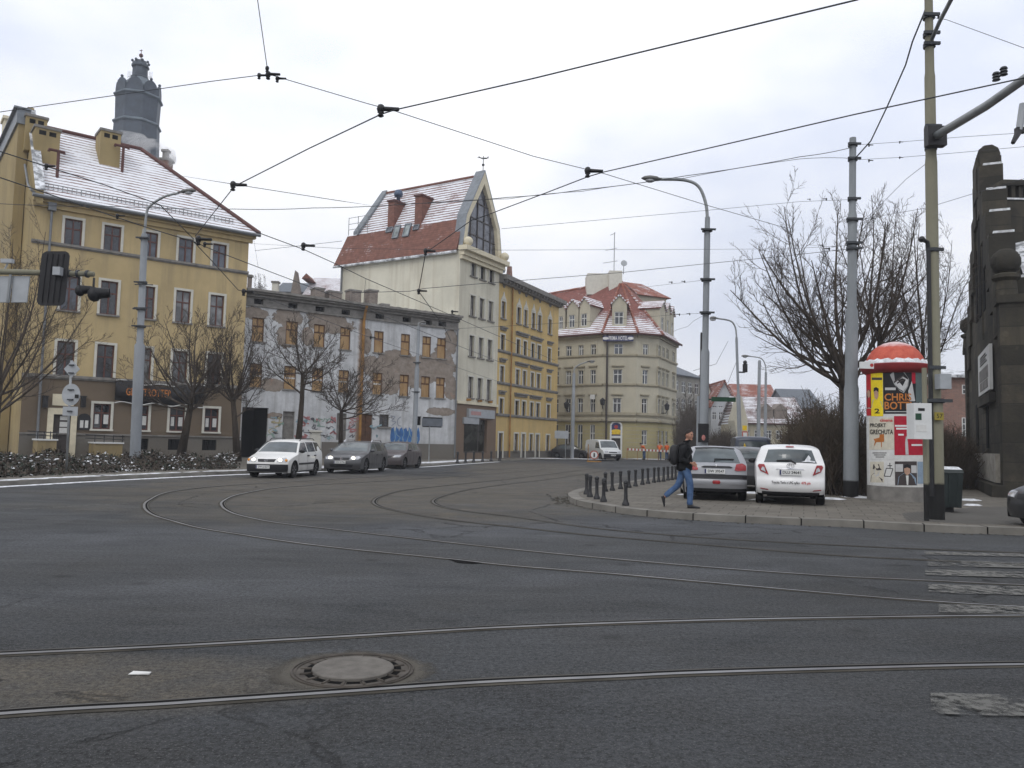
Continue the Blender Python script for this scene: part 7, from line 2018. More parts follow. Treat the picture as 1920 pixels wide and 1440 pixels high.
for sg in (1, -1):
 c.side_poly('side_window', [(0.86, 1.06), (-0.1, 1.05), (-0.1, 1.40), (0.26, 1.40)], M['car_glass'], sg); c.side_poly('side_window', [(-0.2, 1.05), (-1.1, 1.12), (-1.0, 1.36), (-0.2, 1.40)], M['car_glass'], sg)
 o = c.end_poly('tail_light', [(sg * .66, .74), (sg * .90, .83), (sg * .96, .96), (sg * .93, 1.01), (sg * .78, 1.0)], M['lamp_red'], False, 0.02)
 c.end_poly('reverse_lens', [(sg * .74, .80), (sg * .88, .855), (sg * .84, .93), (sg * .78, .92)], M['lamp_clear'], False, 0.032, 0.02, parent=o)
 c.end_poly('reflector', [(sg * .66, .365), (sg * .92, .39), (sg * .90, .41), (sg * .70, .395)], M['lamp_red'], False, 0.014)
c.patch('lower_bumper', c.idx(False, .335), c.idx(False, .275), -.86, .86, M['black'], 0.012)
c.end_poly('trunk_grip', [(-.42, .885), (.44, .885), (.40, .905), (-.38, .905)], M['chrome'], False, 0.02)
c.end_poly('brake_light', [(-.14, 1.425), (.14, 1.425), (.14, 1.445), (-.14, 1.445)], M['lamp_red'], False, 0.02)
p = c.wrap(c.idx(False, .97), 0, 0.018); b = MB(); b.tube([p + V((0.01 * sin(2 * pi * i / 16), .085 * cos(2 * pi * i / 16), .055 * sin(2 * pi * i / 16))) for i in range(17)], 0.008, 5); b.tube([p + V((0, .035 * cos(2 * pi * i / 12), .05 * sin(2 * pi * i / 12))) for i in range(13)], 0.007, 5); b.build('emblem', M['chrome'], c.t)
c.plate('DLU 24641', False, 0, .81, h=0.13)
b = MB(); b.tube([c.wrap(c.find(-1.83), -0.16, 0.02), c.wrap(c.find(-1.77), -0.02, 0.045), c.wrap(c.find(-1.775), 0.42, 0.03)], 0.02, 5); b.build('wiper', M['black'], c.t)
b = MB();
def bumper_text(s_, y0, w_, mat):
 p = c.wrap(c.idx(False, .56), y0, 0.012); q = c.wrap(c.idx(False, .56), y0 - 0.3, 0.012); r = c.wrap(c.idx(False, .56), y0 + 0.3, 0.012)
 ux = (q - r).normalized(); b = MB(); add_text(b, s_, V((p.x - 0.012, p.y, .56)), ux, V((0, 0, 1)), 0.085, width=w_, bold=0.002); b.build('lettering', mat, c.t, fix=False)
bumper_text('Toyota Yaris z LPG tylko', .155, 0.66, M['letter_black']); bumper_text('47% pln', -.47, 0.22, M['letter_red'])
b = MB(); b.tube([(-1.1, 0, 1.49), (-1.18, 0, 1.66)], 0.009, 5); b.build('aerial', M['black'], c.t)
b = MB(); pts = [(-1.78, -.42, 1.16), (-1.72, -.30, 1.24), (-1.66, -.36, 1.33), (-1.74, -.55, 1.20)]; b.add([c.wrap(c.find(x), y / .62, 0.014) for x, y, z in ((-1.79, -.20, 0), (-1.76, -.27, 0), (-1.71, -.31, 0), (-1.66, -.37, 0), (-1.70, -.40, 0), (-1.74, -.38, 0), (-1.75, -.47, 0), (-1.79, -.46, 0), (-1.77, -.34, 0))], [tuple(range(9))]); b.build('paper_sticker', M['snow'], c.t)  # crumpled white paper sticker on the rear window, in the snow material
c.mirror(0.68, 1.05, M['black']); c.seams(((0.95, 1.04), (-0.15, 1.04)))
b = MB(); b.box(-1.6, 1.6, -.55, .55, 0.2, 0.27); b.build('exhaust_floor', M['under'], c.t)
xc = hp(1482, 840, 19.9); a_ = radians(73); c.put(xc.x + cos(a_) * 1.9, xc.y + sin(a_) * 1.9, a_, 0.12)
PD = paint('dark_car_paint', (0.012, 0.013, 0.016), 0.3, 0.06)
c = hatch('hatchback_car', 'dark hatchback glimpsed in the gap between the silver and the white parked hatchbacks', PD)
xc = hp(1408, 839, 25.8); c.put(xc.x + 0.25, xc.y + 1.8, radians(79), 0.12)
c = hatch('hatchback_car', 'black car nosing into the picture at the right edge by the stone house', PD)
xc = hp(1894, 849, 15.3); c.put(xc.x + 2.3, xc.y + 0.3, radians(184), 0.06)
PN = paint('dark_blue_van_paint', (0.015, 0.025, 0.05), 0.3, 0.1)
VAN = [(2.25, .28), (2.32, .55), (2.25, .85), (1.95, 1.02), (1.55, 1.15), (1.15, 1.62), (.85, 1.88), (.2, 1.95), (-1.6, 1.95), (-2.2, 1.90), (-2.32, 1.6), (-2.36, 1.0), (-2.36, .5), (-2.28, .28)]
def van(label, body, plate=None):
 c = Car('van', label, 'van', 4.74, 1.90, 1.96, VAN, 1.08, body, (1.45, -1.45), 0.33, tumble=0.12, bow=0.12, bow_r=0.04)
 c.patch('windscreen', c.find(1.50), c.find(0.98), -.90, .90, M['car_glass'], k0b=-.87, k1b=.87)
 c.end_poly('rear_window', [(-.8, 1.2), (.8, 1.2), (.8, 1.7), (-.8, 1.7)], M['car_glass'], False)
 for sg in (1, -1):
  c.side_poly('side_window', [(1.35, 1.14), (0.35, 1.14), (0.35, 1.68), (0.98, 1.66)], M['car_glass'], sg)
  c.end_poly('headlight', [(sg * .55, .74), (sg * .90, .74), (sg * .92, .90), (sg * .55, .88)], M['lamp_clear'], True)
  c.end_poly('tail_light', [(sg * .86, .75), (sg * .97, .75), (sg * .97, 1.2), (sg * .86, 1.2)], M['lamp_red'], False)
 c.end_poly('grille', [(-.45, .72), (.45, .72), (.48, .82), (-.48, .82)], M['black'], True)
 c.patch('bumper', c.idx(True, .30), c.idx(True, .62), -1, 1, M['black'], 0.014)
 c.mirror(1.3, 1.2, M['black']); c.seams(((1.4, 1.1), (0.3, 1.85)), 0.35)
 if plate: c.plate(plate, True, 0, .5)
 return c
c = van('dark blue van standing up the street behind the parked hatchbacks', PN)
xc = hp(1404, 838, 38.5); c.put(xc.x + 0.7, xc.y + 2.3, radians(78), 0.12)
c = van('white van parked in front of the hotel entrance', paint('white_van_paint', (0.60, 0.62, 0.62), 0.35, 0.3), 'DW 8041')
xc = hp(1149, 832, 74.5); c.put(xc.x - 0.7, xc.y + 1.9, radians(-72), 0.02)
c = hatch('hatchback_car', 'black hatchback parked side on by the hotel corner, left of the white van', paint('black_car_paint', (0.008, 0.008, 0.01), 0.3, 0.06))
xc = hp(1071, 831, 78); c.put(xc.x, xc.y + 0.5, radians(-16), 0.02)
c.t.scale = (1.0, 1.0, 1.0)
# ------------------------------------------------------------------ people
def skin_mesh(name, verts, edges, root=0, sub=1):
 """continuous figure: verts = [(x, y, z, radius_a, radius_b)]"""
 me = bpy.data.meshes.new(name)
 me.from_pydata([v[:3] for v in verts], edges, [])
 o = bpy.data.objects.new(name, me); COL.objects.link(o)
 m = o.modifiers.new('skin', 'SKIN')
 m.use_smooth_shade = True; m.branch_smoothing = 0.6
 for i, sv in enumerate(me.skin_vertices[0].data):
  sv.radius = (verts[i][3], verts[i][4] if len(verts[i]) > 4 else verts[i][3])
  sv.use_root = (i == root)
 if sub:
  s = o.modifiers.new('sub', 'SUBSURF'); s.levels = sub; s.render_levels = sub
 return from_modified(o)
def chain(verts, edges, start, pts):
 """append a limb to the skeleton"""
 prev = start
 for p in pts:
  verts.append(p); edges.append((prev, len(verts) - 1)); prev = len(verts) - 1
 return prev
def remesh(o, size):
 m = o.modifiers.new('remesh', 'REMESH'); m.mode = 'VOXEL'; m.voxel_size = size; m.use_smooth_shade = True
 s = o.modifiers.new('smooth', 'SMOOTH'); s.factor = 0.5; s.iterations = 2
 from_modified(o)
 for p in o.data.polygons: p.use_smooth = True
 return o
def join_meshes(name, objs, mat, parent):
 me = bpy.data.meshes.new(name); bm = bmesh.new()
 for o in objs:
  t = o.data.copy(); t.transform(o.matrix_basis); bm.from_mesh(t); bpy.data.meshes.remove(t)
 bm.to_mesh(me); bm.free()
 for o in objs: bpy.data.objects.remove(o)
 me.materials.append(mat)
 n = bpy.data.objects.new(name, me); COL.objects.link(n); n.parent = parent
 return n
def give(o, name, mat, parent):
 o.name = name; o.data.name = name
 o.data.materials.clear(); o.data.materials.append(mat); o.parent = parent
 for p in o.data.polygons: p.use_smooth = True
 return o
def head_mesh(c, R, yaw, pitch=0.0):
 """head with brow, nose, chin and ears; looks along +x before turning"""
 b = MB(); n, k = 20, 16; vs = []
 for i in range(k + 1):
  f = pi * i / k
  for j in range(n):
   a = 2 * pi * j / n
   x, y, z = sin(f) * cos(a), sin(f) * sin(a), -cos(f)
   fx = 0.096; fy = 0.077; fz = 0.122
   if z < -0.1:
    t = (-z - 0.1) / 0.9; fy *= 1 - 0.30 * t; x += 0.10 * t * (1 if x > 0 else 0.0);
    if x < 0: x *= 1 - 0.45 * t
   if x > 0.6 and abs(z) < 0.5: x *= 0.97
   vs.append(V((x * fx, y * fy, z * fz)))
 fs = [(i * n + j, i * n + (j + 1) % n, (i + 1) * n + (j + 1) % n, (i + 1) * n + j) for i in range(k) for j in range(n)]
 b.add(vs, fs)
 b.ball((0.094, 0, -0.012), 0.017, 8, 0, (1.0, 0.8, 1.6)); b.ball((0.102, 0, -0.026), 0.015, 8, 0, (1.1, 1.1, 0.8))
 b.ball((0.082, 0, 0.034), 0.03, 8, 0, (0.6, 1.8, 0.4)); b.ball((0.087, 0, -0.062), 0.02, 8, 0, (0.6, 1.4, 0.45)); b.ball((0.078, 0, -0.102), 0.027, 8, 0, (0.8, 1.1, 0.8))
 for s_ in (-1, 1): b.ball((-0.008, s_ * 0.077, -0.005), 0.03, 8, 0, (0.65, 0.35, 1.15))
 for s_ in (-1, 1): b.ball((0.06, s_ * 0.043, -0.03), 0.026, 8, 0, (0.8, 0.9, 0.9))
 o = b.build('head', M['skin'])
 Mx = Matrix.Translation(c) @ Matrix.Rotation(yaw, 4, 'Z') @ Matrix.Rotation(pitch, 4, 'Y')
 o.data.transform(Mx)
 return o, Mx
def hand_chain(verts, edges, wrist, w, d, curl, thumb_side, s=1.0):
 """palm and five bent fingers growing from the wrist vertex"""
 d = V(d).normalized(); t = V(thumb_side).normalized(); n = d.cross(t).normalized()
 p0 = V(w) + d * 0.045 * s
 verts.append((*p0, 0.034 * s, 0.017 * s)); edges.append((wrist, len(verts) - 1)); base = len(verts) - 1
 return base, d, t, n
def fingers(w, d, t, curl, mat_name='fingers', s=1.0):
 """five separate bent fingers as one small mesh to be fused with the body"""
 d = V(d).normalized(); t = V(t).normalized(); n = d.cross(t).normalized()
 objs = []
 for i, (off, ln) in enumerate(((0.030, 0.072), (0.010, 0.080), (-0.010, 0.075), (-0.029, 0.060))):
  p = V(w) + d * 0.085 * s + t * off * s
  a = 0.0; pts = [p - d * 0.03 * s, p]
  for j, f in enumerate((0.45, 0.33, 0.22)):
   a += curl * (0.8 + 0.25 * j) + 0.06 * i
   p = p + (d * cos(a) + n * sin(a)) * ln * f * s; pts.append(p)
  b = MB(); b.tube(pts, [0.010 * s, 0.0105 * s, 0.0095 * s, 0.0085 * s, 0.006 * s], 8); objs.append(b.build(mat_name, M['skin']))
 p = V(w) + d * 0.03 * s + t * 0.030 * s
 b = MB(); b.tube([p - t * 0.02 * s, p + (t * 0.7 + d * 0.5).normalized() * 0.025 * s, p + (t * 0.5 + d * 0.9 + n * 0.3).normalized() * 0.055 * s, p + (t * 0.3 + d * 1.0 + n * 0.6).normalized() * 0.082 * s], [0.013 * s, 0.0125 * s, 0.011 * s, 0.008 * s], 8); objs.append(b.build(mat_name, M['skin']))
 b = MB(); b.ball(V(w) + d * 0.05 * s, 0.045 * s, 12, 0, (1, 1, 1)); o = b.build(mat_name, M['skin'])
 for v in o.data.vertices:
  q = v.co - (V(w) + d * 0.05 * s); v.co = V(w) + d * 0.05 * s + d * q.dot(d) * 1.15 + t * q.dot(t) * 0.95 + n * q.dot(n) * 0.42
 objs.append(o)
 return objs
man = thing('person', 'man in black jacket and blue jeans striding right past the silver hatchback', 'person')
hipz = 0.93
J = dict(pelvis=(0.0, 0, hipz), waist=(0.0, 0, 1.07), chest=(0.01, 0, 1.28), neck=(0.045, 0, 1.50), skull=(0.075, 0, 1.60))
bv = [(*J['pelvis'], .105, .09), (*J['waist'], .095, .08), (*J['chest'], .105, .085), (*J['neck'], .055, .055), (*J['skull'], .05, .05)]
be = [(0, 1), (1, 2), (2, 3), (3, 4)]
legs = {'front': [(0.045, -0.085, .87, .06), (0.125, -.095, .52, .045), (0.115, -.095, .30, .04), (0.112, -.095, .10, .040)], 'rear': [(-0.03, .085, .87, .06), (-.125, .095, .50, .045), (-.30, .10, .36, .04), (-.46, .10, .21, .040)]}
for k_, L_ in legs.items(): chain(bv, be, 0, L_)
arms = {'near': [(-0.02, -.165, 1.40, .035), (-.10, -.225, 1.22, .035), (-.115, -.235, 1.13, .033), (0.03, -.235, 1.05, .032), (0.125, -.22, 1.02, .028)], 'far': [(0.0, .165, 1.40, .035), (-.06, .225, 1.20, .035), (-.02, .235, 1.08, .033), (.08, .23, .98, .034), (.10, .23, .93, .028)]}
for k_, L_ in arms.items(): chain(bv, be, 2, L_)
body = skin_mesh('body', bv, be)
parts_ = [body]
ho, hM = head_mesh(V((0.095, -0.01, 1.665)), 0.12, radians(-38), radians(4)); parts_.append(ho)
parts_ += fingers((0.125, -.22, 1.02), (0.9, 0.15, -0.35), (0.15, -0.2, 0.95), 0.55); parts_ += fingers((.10, .23, .93), (0.35, 0, -0.94), (0.9, 0.1, 0.3), 0.35)
body = join_meshes('body', parts_, M['skin'], man); remesh(body, 0.0075)
jv = [(0.0, 0, .82, .19, .16), (0.0, 0, .9, .20, .165), (0.0, 0, 1.07, .20, .165), (0.0, 0, 1.25, .215, .17), (0.015, 0, 1.41, .20, .15), (0.05, 0, 1.50, .075, .075), (0.055, 0, 1.535, .072, .072)]
je = [(0, 1), (1, 2), (2, 3), (3, 4), (4, 5), (5, 6)]
chain(jv, je, 4, [(-0.02, -.17, 1.42, .085), (-.10, -.225, 1.24, .078), (-.125, -.235, 1.12, .072), (0.02, -.235, 1.055, .058), (0.105, -.222, 1.025, .050)])
chain(jv, je, 4, [(0.0, .17, 1.42, .085), (-.06, .225, 1.22, .076), (-.02, .235, 1.08, .066), (.08, .23, .985, .050)])
jk = give(skin_mesh('jacket', jv, je), 'jacket', M['leather'], man)
tx = bpy.data.textures.new('folds', 'CLOUDS'); tx.noise_scale = 0.09
dm = jk.modifiers.new('folds', 'DISPLACE'); dm.texture = tx; dm.strength = 0.028; dm.mid_level = 0.5; from_modified(jk)
b = MB(); b.tube([(0.05 + .07 * cos(2 * pi * i / 16), .07 * sin(2 * pi * i / 16), 1.525 + 0.012 * cos(2 * pi * i / 16)) for i in range(17)], 0.02, 6); b.build('collar', M['leather'], jk, smooth=True)
jn = [(0.0, 0, .93, .165, .145), (0.0, 0, 1.06, .15, .13)]; jne = [(0, 1)]
chain(jn, jne, 0, [(0.045, -.082, .84, .105), (0.125, -.093, .52, .080), (0.115, -.095, .30, .074), (0.112, -.095, .105, .072), (0.115, -.095, .065, .075)])
chain(jn, jne, 0, [(-.03, .082, .84, .105), (-.125, .093, .50, .078), (-.30, .10, .36, .070), (-.44, .10, .228, .066)])
je_ = give(skin_mesh('jeans', jn, jne), 'jeans', M['denim'], man)
dm = je_.modifiers.new('folds', 'DISPLACE'); dm.texture = tx; dm.strength = 0.016; dm.mid_level = 0.5; from_modified(je_)
def shoe(heel, toe, up):
 heel = V(heel); toe = V(toe); up = V(up).normalized(); d = (toe - heel); L_ = d.length; d.normalize(); sd_ = d.cross(up).normalized()
 b = MB(); prof = ((0.0, .030, .075), (.08, .042, .085), (.3, .045, .085), (.55, .048, .062), (.8, .046, .045), (.95, .034, .036), (1.0, .015, .025)); n = 12; rings = []
 for f, w_, h_ in prof:
  c_ = heel + d * (L_ * f); rings.append([c_ + sd_ * w_ * cos(2 * pi * j / n) + up * max(0.0, h_ * (0.5 + 0.5 * sin(2 * pi * j / n))) for j in range(n)])
 vs = [p for r in rings for p in r]
 b.add(vs, [(i * n + j, i * n + (j + 1) % n, (i + 1) * n + (j + 1) % n, (i + 1) * n + j) for i in range(len(prof) - 1) for j in range(n)] + [tuple(range(n - 1, -1, -1)), tuple((len(prof) - 1) * n + j for j in range(n))])
 return b.build('shoe', M['black'], man, smooth=True)
shoe((0.06, -.095, .0), (0.34, -.10, .0), (0, 0, 1)); shoe((-.52, .10, .235), (-.455, .10, -.02 + .02), (.9, 0, .35))
b = MB(); n, k = 20, 9; vs = []
for i in range(k + 1):
 for j in range(n):
  a = 2 * pi * j / n; front = cos(a)
  fmax = 0.86 + 1.05 * (0.5 - 0.5 * front) ** 0.8
  f = fmax * i / k
  vs.append(hM @ V((sin(f) * cos(a) * 0.1 - 0.006, sin(f) * sin(a) * 0.081, cos(f) * 0.128 + 0.002 * sin(9 * a))))
b.add(vs, [(i * n + j, i * n + (j + 1) % n, (i + 1) * n + (j + 1) % n, (i + 1) * n + j) for i in range(k) for j in range(n)]); b.build('hair', M['hair'], man, smooth=True)
b = MB()
for s_ in (-1, 1): b.ball(hM @ V((0.086, s_ * 0.031, 0.012)), 0.0105, 8)
b.build('eye', M['letter_black'], man, smooth=True)
b = MB(); b.tube([hM @ V((0.098 - 0.01 * abs(t), t * 0.026, -0.063)) for t in (-1, 0, 1)], 0.004, 5); b.build('mouth', plain('lips', (0.25, 0.09, 0.07), 0.6), man)
mp_ = rz(1283, 952, 0.12)
man.location = (mp_.x, mp_.y, 0.12); man.rotation_euler = (0, 0, radians(-6))
rk = thing('rucksack', 'black rucksack worn on the back of the striding man', 'rucksack')
b = MB(); n, k = 20, 14; vs = []
for i in range(k + 1):
 f = pi * i / k
 for j in range(n):
  a = 2 * pi * j / n
  def se(x, e): return (1 if x >= 0 else -1) * abs(x) ** e
  vs.append(V((-0.235 + 0.105 * se(sin(f) * cos(a), .7), 0.155 * se(sin(f) * sin(a), .6), 1.20 - 0.235 * se(cos(f), .75))))
b.add(vs, [(i * n + j, i * n + (j + 1) % n, (i + 1) * n + (j + 1) % n, (i + 1) * n + j) for i in range(k) for j in range(n)]); b.build('bag', M['black'], rk, smooth=True)
b = MB()
for s_ in (-1, 1): b.tube([(-.18, s_ * .10, 1.40), (-.06, s_ * .11, 1.475), (0.09, s_ * .11, 1.43), (0.16, s_ * .12, 1.28), (0.05, s_ * .165, 1.10), (-.16, s_ * .13, 1.06)], 0.017, 6)
b.build('strap', M['black'], rk, smooth=True)
b = MB(); b.ball((-.345, 0, 1.13), 0.09, 12, 0, (.4, 1.2, 1.0)); b.build('pocket', M['black'], rk, smooth=True)
rk.location = man.location; rk.rotation_euler = man.rotation_euler
def worker(label, face, hunch=0.0):
 t = thing('person', label, 'person', group='road workers at the hotel')
 v = [(0, 0, .92, .10, .08), (0, 0, 1.1, .10, .08), (hunch * .2, 0, 1.35 - hunch * .1, .11, .08), (hunch * .35, 0, 1.52 - hunch * .2, .055, .055), (hunch * .4, 0, 1.60 - hunch * .2, .05)]
 e = [(0, 1), (1, 2), (2, 3), (3, 4)]
 chain(v, e, 0, [(0, -.09, .86, .06), (.03, -.10, .48, .045), (0, -.10, .09, .045)]); chain(v, e, 0, [(0, .09, .86, .06), (.0, .10, .48, .045), (-.02, .10, .09, .045)])
 a0 = V((hunch * .2, 0, 0))
 chain(v, e, 2, [(a0.x, -.17, 1.38 - hunch * .1, .035), (a0.x + .03, -.25, 1.14, .047), (a0.x + .16, -.22, .98, .035)]); chain(v, e, 2, [(a0.x, .17, 1.38 - hunch * .1, .035), (a0.x + .02, .25, 1.14, .047), (a0.x + .12, .22, .94, .035)])
 bd = skin_mesh('body', v, e)
 h_, hm = head_mesh(V((hunch * .45 + .03, 0, 1.68 - hunch * .22)), .12, 0)
 ps = [bd, h_] + fingers((a0.x + .16, -.22, .98), (.5, 0, -.85), (.85, 0, .5), .5) + fingers((a0.x + .12, .22, .94), (.4, 0, -.9), (.9, 0, .4), .5)
 bd = join_meshes('body', ps, M['skin'], t); remesh(bd, 0.012)
 jv = [(0, 0, .80, .19, .16), (0, 0, 1.1, .19, .15), (hunch * .2, 0, 1.36 - hunch * .1, .18, .13), (hunch * .32, 0, 1.49 - hunch * .18, .08)]
 je = [(0, 1), (1, 2), (2, 3)]
 chain(jv, je, 2, [(a0.x, -.19, 1.40 - hunch * .1, .08), (a0.x + .03, -.25, 1.16, .068)]); chain(jv, je, 2, [(a0.x, .19, 1.40 - hunch * .1, .08), (a0.x + .02, .25, 1.16, .068)])
 give(skin_mesh('vest', jv, je), 'vest', M['orange'], t)
 pv = [(0, 0, .92, .15, .12)]; pe = []
 chain(pv, pe, 0, [(0, -.09, .84, .10), (.03, -.10, .48, .08), (0, -.10, .08, .075)]); chain(pv, pe, 0, [(0, .09, .84, .10), (.0, .10, .48, .08), (-.02, .10, .08, .075)])
 give(skin_mesh('trousers', pv, pe), 'trousers', M['denim'], t)
 b = MB(); b.ball(hm @ V((-.01, 0, .045)), .105, 14, 0, (1.05, .9, .9)); b.build('cap', M['hair'], t, smooth=True)
 for s_ in (-1, 1):
  b = MB(); b.ball((.05, s_ * .10, .05), .1, 10, 0, (1.4, .5, .5)); b.build('boot', M['black'], t, smooth=True)
 t.rotation_euler = (0, 0, face)
 return t
for (px, face, lab, hu) in ((1237, 1.2, 'road worker in orange vest standing left of the pair by the barrier at the hotel', 0.1), (1250.5, 1.9, 'road worker in orange vest standing right of the pair by the barrier at the hotel', 0.0), (1208, 3.6, 'road worker in orange vest stooping over the striped barrier at the hotel', 0.9)):
 w_ = worker(lab, face, hu); p = hp(px, 834, 78); w_.location = (p.x, p.y, 0.12)
# ------------------------------------------------------------------ poles, lamps, signs
def px_w(px_width, Y): return px_width * Y / F
def pole(name, label, cat, base_px, Y, segs, mat, z0=0.12, lean_to=None, group=None):
 """tapered pole; segs = [(pixel row, diameter in pixels)...] from foot to top; returns (thing, axis function)"""
 b0 = at(base_px[0], base_px[1], Y); b0.z = z0
 top_y = segs[-1][0]
 tp = at(lean_to if lean_to else base_px[0], top_y, Y)
 t = thing(name, label, cat, b0, group=group)
 def ax(py):
  z = at(base_px[0], py, Y).z
  f = (z - z0) / (tp.z - z0)
  return V((b0.x + (tp.x - b0.x) * f, b0.y, z))
 prof = [(V((b0.x, b0.y, z0 - 0.05)), px_w(segs[0][1], Y) / 2)]
 for i, (py, d) in enumerate(segs):
  if i and d != segs[i - 1][1]:
   p = ax(py); prof += [(p - V((0, 0, 0.06)), px_w(segs[i - 1][1], Y) / 2 * 0.97), (p + V((0, 0, 0.06)), px_w(d, Y) / 2)]
  elif i: prof.append((ax(py), px_w(d, Y) / 2))
 b = MB(); b.tube([p for p, r in prof], [r for p, r in prof], 18); b.build('pole', mat, t, smooth=True, angle=0.6)
 return t, ax
def collar(t, p, r, mat=None, h=0.09):
 b = MB(); b.lathe([(r, -h / 2), (r * 1.08, -h / 2), (r * 1.08, h / 2), (r, h / 2)], 14, p); b.box(p.x - r * 1.5, p.x + r * 1.5, p.y - r * 1.25, p.y - r * 0.8, p.z - h * .35, p.z + h * .35)
 b.build('clamp', mat or M['wire'], t)
def lamp_arm(t, pts, r, head_at, head_dir, L=0.75, mat=None, tail=None):
 b = MB(); b.tube(crom(pts, 6), r, 8); a = b.build('arm', mat or M['steel'], t, smooth=True)
 d = V(head_dir).normalized(); s = d.cross(V((0, 0, 1))).normalized(); u = s.cross(d)
 b = MB(); n = 12; rings = []
 prof = ((0, .045, .05), (.18, .06, .06), (.28, .14, .10), (.6, .17, .13), (.85, .13, .10), (1.0, .04, .03))
 for f, w, h in prof: rings.append([V(head_at) + d * L * f + s * w * cos(2 * pi * j / n) + u * (h * sin(2 * pi * j / n) * (1 if sin(2 * pi * j / n) > 0 else .6)) for j in range(n)])
 b.add([p for r_ in rings for p in r_], [(i * n + j, i * n + (j + 1) % n, (i + 1) * n + (j + 1) % n, (i + 1) * n + j) for i in range(len(prof) - 1) for j in range(n)] + [tuple(range(n)), tuple((len(prof) - 1) * n + j for j in range(n))])
 h_ = b.build('lamp_head', M['lamp_grey'], t, smooth=True)
 b = MB(); b.ball(V(head_at) + d * L * .6 - u * 0.07, 0.13, 12, 0, (1.5 if abs(d.x) > .5 else 1, 1, .7)); b.build('lamp_bowl', M['lamp_clear'], h_, smooth=True)
M['faded_red'] = plain('faded_red_paint', (0.36, 0.10, 0.07), 0.7, 0.3)
M['lamp_grey'] = plain('lamp_housing', (0.13, 0.13, 0.125), 0.5, 0.4, 0.2)
t, ax = pole('lamp_post', 'pale concrete lamp post with curved arm in front of the yellow house', 'lamp post', (253, 862), 37, [(862, 19), (645, 12.5), (440, 9)], M['pole_light'], 0.2, 271)
p = ax(440); q = at(345, 362, 37)
lamp_arm(t, [p, p + V((0.05, 0, 1.1)), at(285, 383, 37), at(310, 368, 37), at(335, 362, 37)], 0.06, at(333, 361, 37), (1, -0.1, 0.1), 0.9)
for py in (447, 530, 580, 612): collar(t, ax(py), 0.2 if py < 600 else .21)
for py in (535, 578, 612):
 b = MB(); a_ = ax(py); b.tube([a_ + V((-0.25, -.22, 0)), a_ + V((0.6, -.22, 0))], 0.025, 5); b.build('cross_bar', M['wire'], t)
t, ax = pole('lamp_post', 'grey lamp post before the derelict house, blue graffiti behind it', 'lamp post', (775.5, 860), 56, [(860, 9), (690, 6.5), (612, 5)], M['pole_light'], 0.12, 785)
lamp_arm(t, [ax(612), at(785, 609, 56) + V((0, 0, .1)), at(790, 607, 56)], 0.05, at(788, 607, 56), (.6, -.8, .05), 0.7)
for py in (680, 735): collar(t, ax(py), 0.18)
t, ax = pole('lamp_post', 'slender lamp post with long curved arm in front of the hotel', 'lamp post', (1072.5, 859), 74, [(859, 7), (760, 6), (700, 4)], M['pole_light'], 0.12, 1076)
lamp_arm(t, [ax(700), at(1078, 690, 74), at(1088, 683, 74), at(1103, 678, 74)], 0.06, at(1100, 678, 74), (1, -.2, .05), 0.8)
t, ax = pole('lamp_post', 'tall lamp post behind the silver hatchback with arm reaching left above the street', 'lamp post', (1318, 880), 31, [(880, 16.5), (657, 12), (437, 10), (410, 9.5)], M['pole_light'], 0.12, 1326.5)
lamp_arm(t, [ax(410), at(1323, 380, 31), at(1310, 350, 31), at(1285, 338, 31), at(1240, 336, 31)], 0.065, at(1243, 336, 31), (-1, 0, 0.02), 0.85)
for py in (432, 525, 587): collar(t, ax(py), 0.19)
b = MB(); p = ax(815); b.box(p.x - .28, p.x + .12, p.y - .30, p.y - .26, p.z - .3, p.z + .42); o = b.build('poster', M['black'], t)
b = MB(); b.ball((p.x - .08, p.y - .30, p.z - .12), .075, 8, 0, (1, .2, 1.5)); b.build('print', plain('pink_print', (.5, .2, .18), .7), o)
t, ax = pole('lamp_post', 'grey lamp post with camera bracket standing second behind the silver hatchback', 'lamp post', (1389, 880), 48, [(880, 8), (740, 5), (634, 4)], M['pole_light'], 0.12, 1381)
lamp_arm(t, [ax(634), at(1379, 615, 48), at(1370, 602, 48), at(1345, 597, 48)], 0.05, at(1346, 597, 48), (-1, 0, 0), 0.5)
p = at(1397, 698, 48); b = MB(); b.tube([ax(698), p], .05, 6); b.box(p.x - .12, p.x + .12, p.y - .1, p.y + .1, p.z, p.z + .5); b.ball(p + V((0, 0, .6)), .13, 8); b.build('camera_bracket', M['black'], t)
t, ax = pole('lamp_post', 'distant lamp post with curved arm beyond the white hatchback', 'lamp post', (1434, 880), 70, [(880, 6), (760, 4.5), (699, 4)], M['pole_light'], 0.12, 1436)
lamp_arm(t, [ax(699), at(1435, 685, 70), at(1427, 672, 70), at(1405, 668, 70)], 0.05, at(1407, 668, 70), (-1, 0, 0), 0.8)
t, ax = pole('tram_pole', 'plain grey pole without arm beside the distant lamp post', 'pole', (1421, 880), 62, [(880, 7), (760, 6), (677, 4.5)], M['pole_light'], 0.12, 1424)
b = MB();
t, ax = pole('thin_pole', 'thin dark rod standing just left of the tall lamp post', 'pole', (1312, 880), 33, [(880, 4), (626, 3)], M['black_iron'], 0.12, 1315)
t, ax = pole('signal_pole', 'short grey post left of the tall lamp post behind the man', 'pole', (1308, 880), 40, [(880, 7), (745, 6)], M['pole_light'], 0.12, 1310)
t, ax = pole('tram_pole', 'pale concrete tram pole with black foot between the white hatchback and the advertising column', 'pole', (1595, 932), 24.0, [(932, 27), (725, 23), (580, 17), (400, 13), (262, 12)], M['pole_black'], 0.12, 1599)
for py in (272, 299, 374, 413, 457, 467): collar(t, ax(py), 0.13 if py < 400 else 0.16)
POLE2 = ax
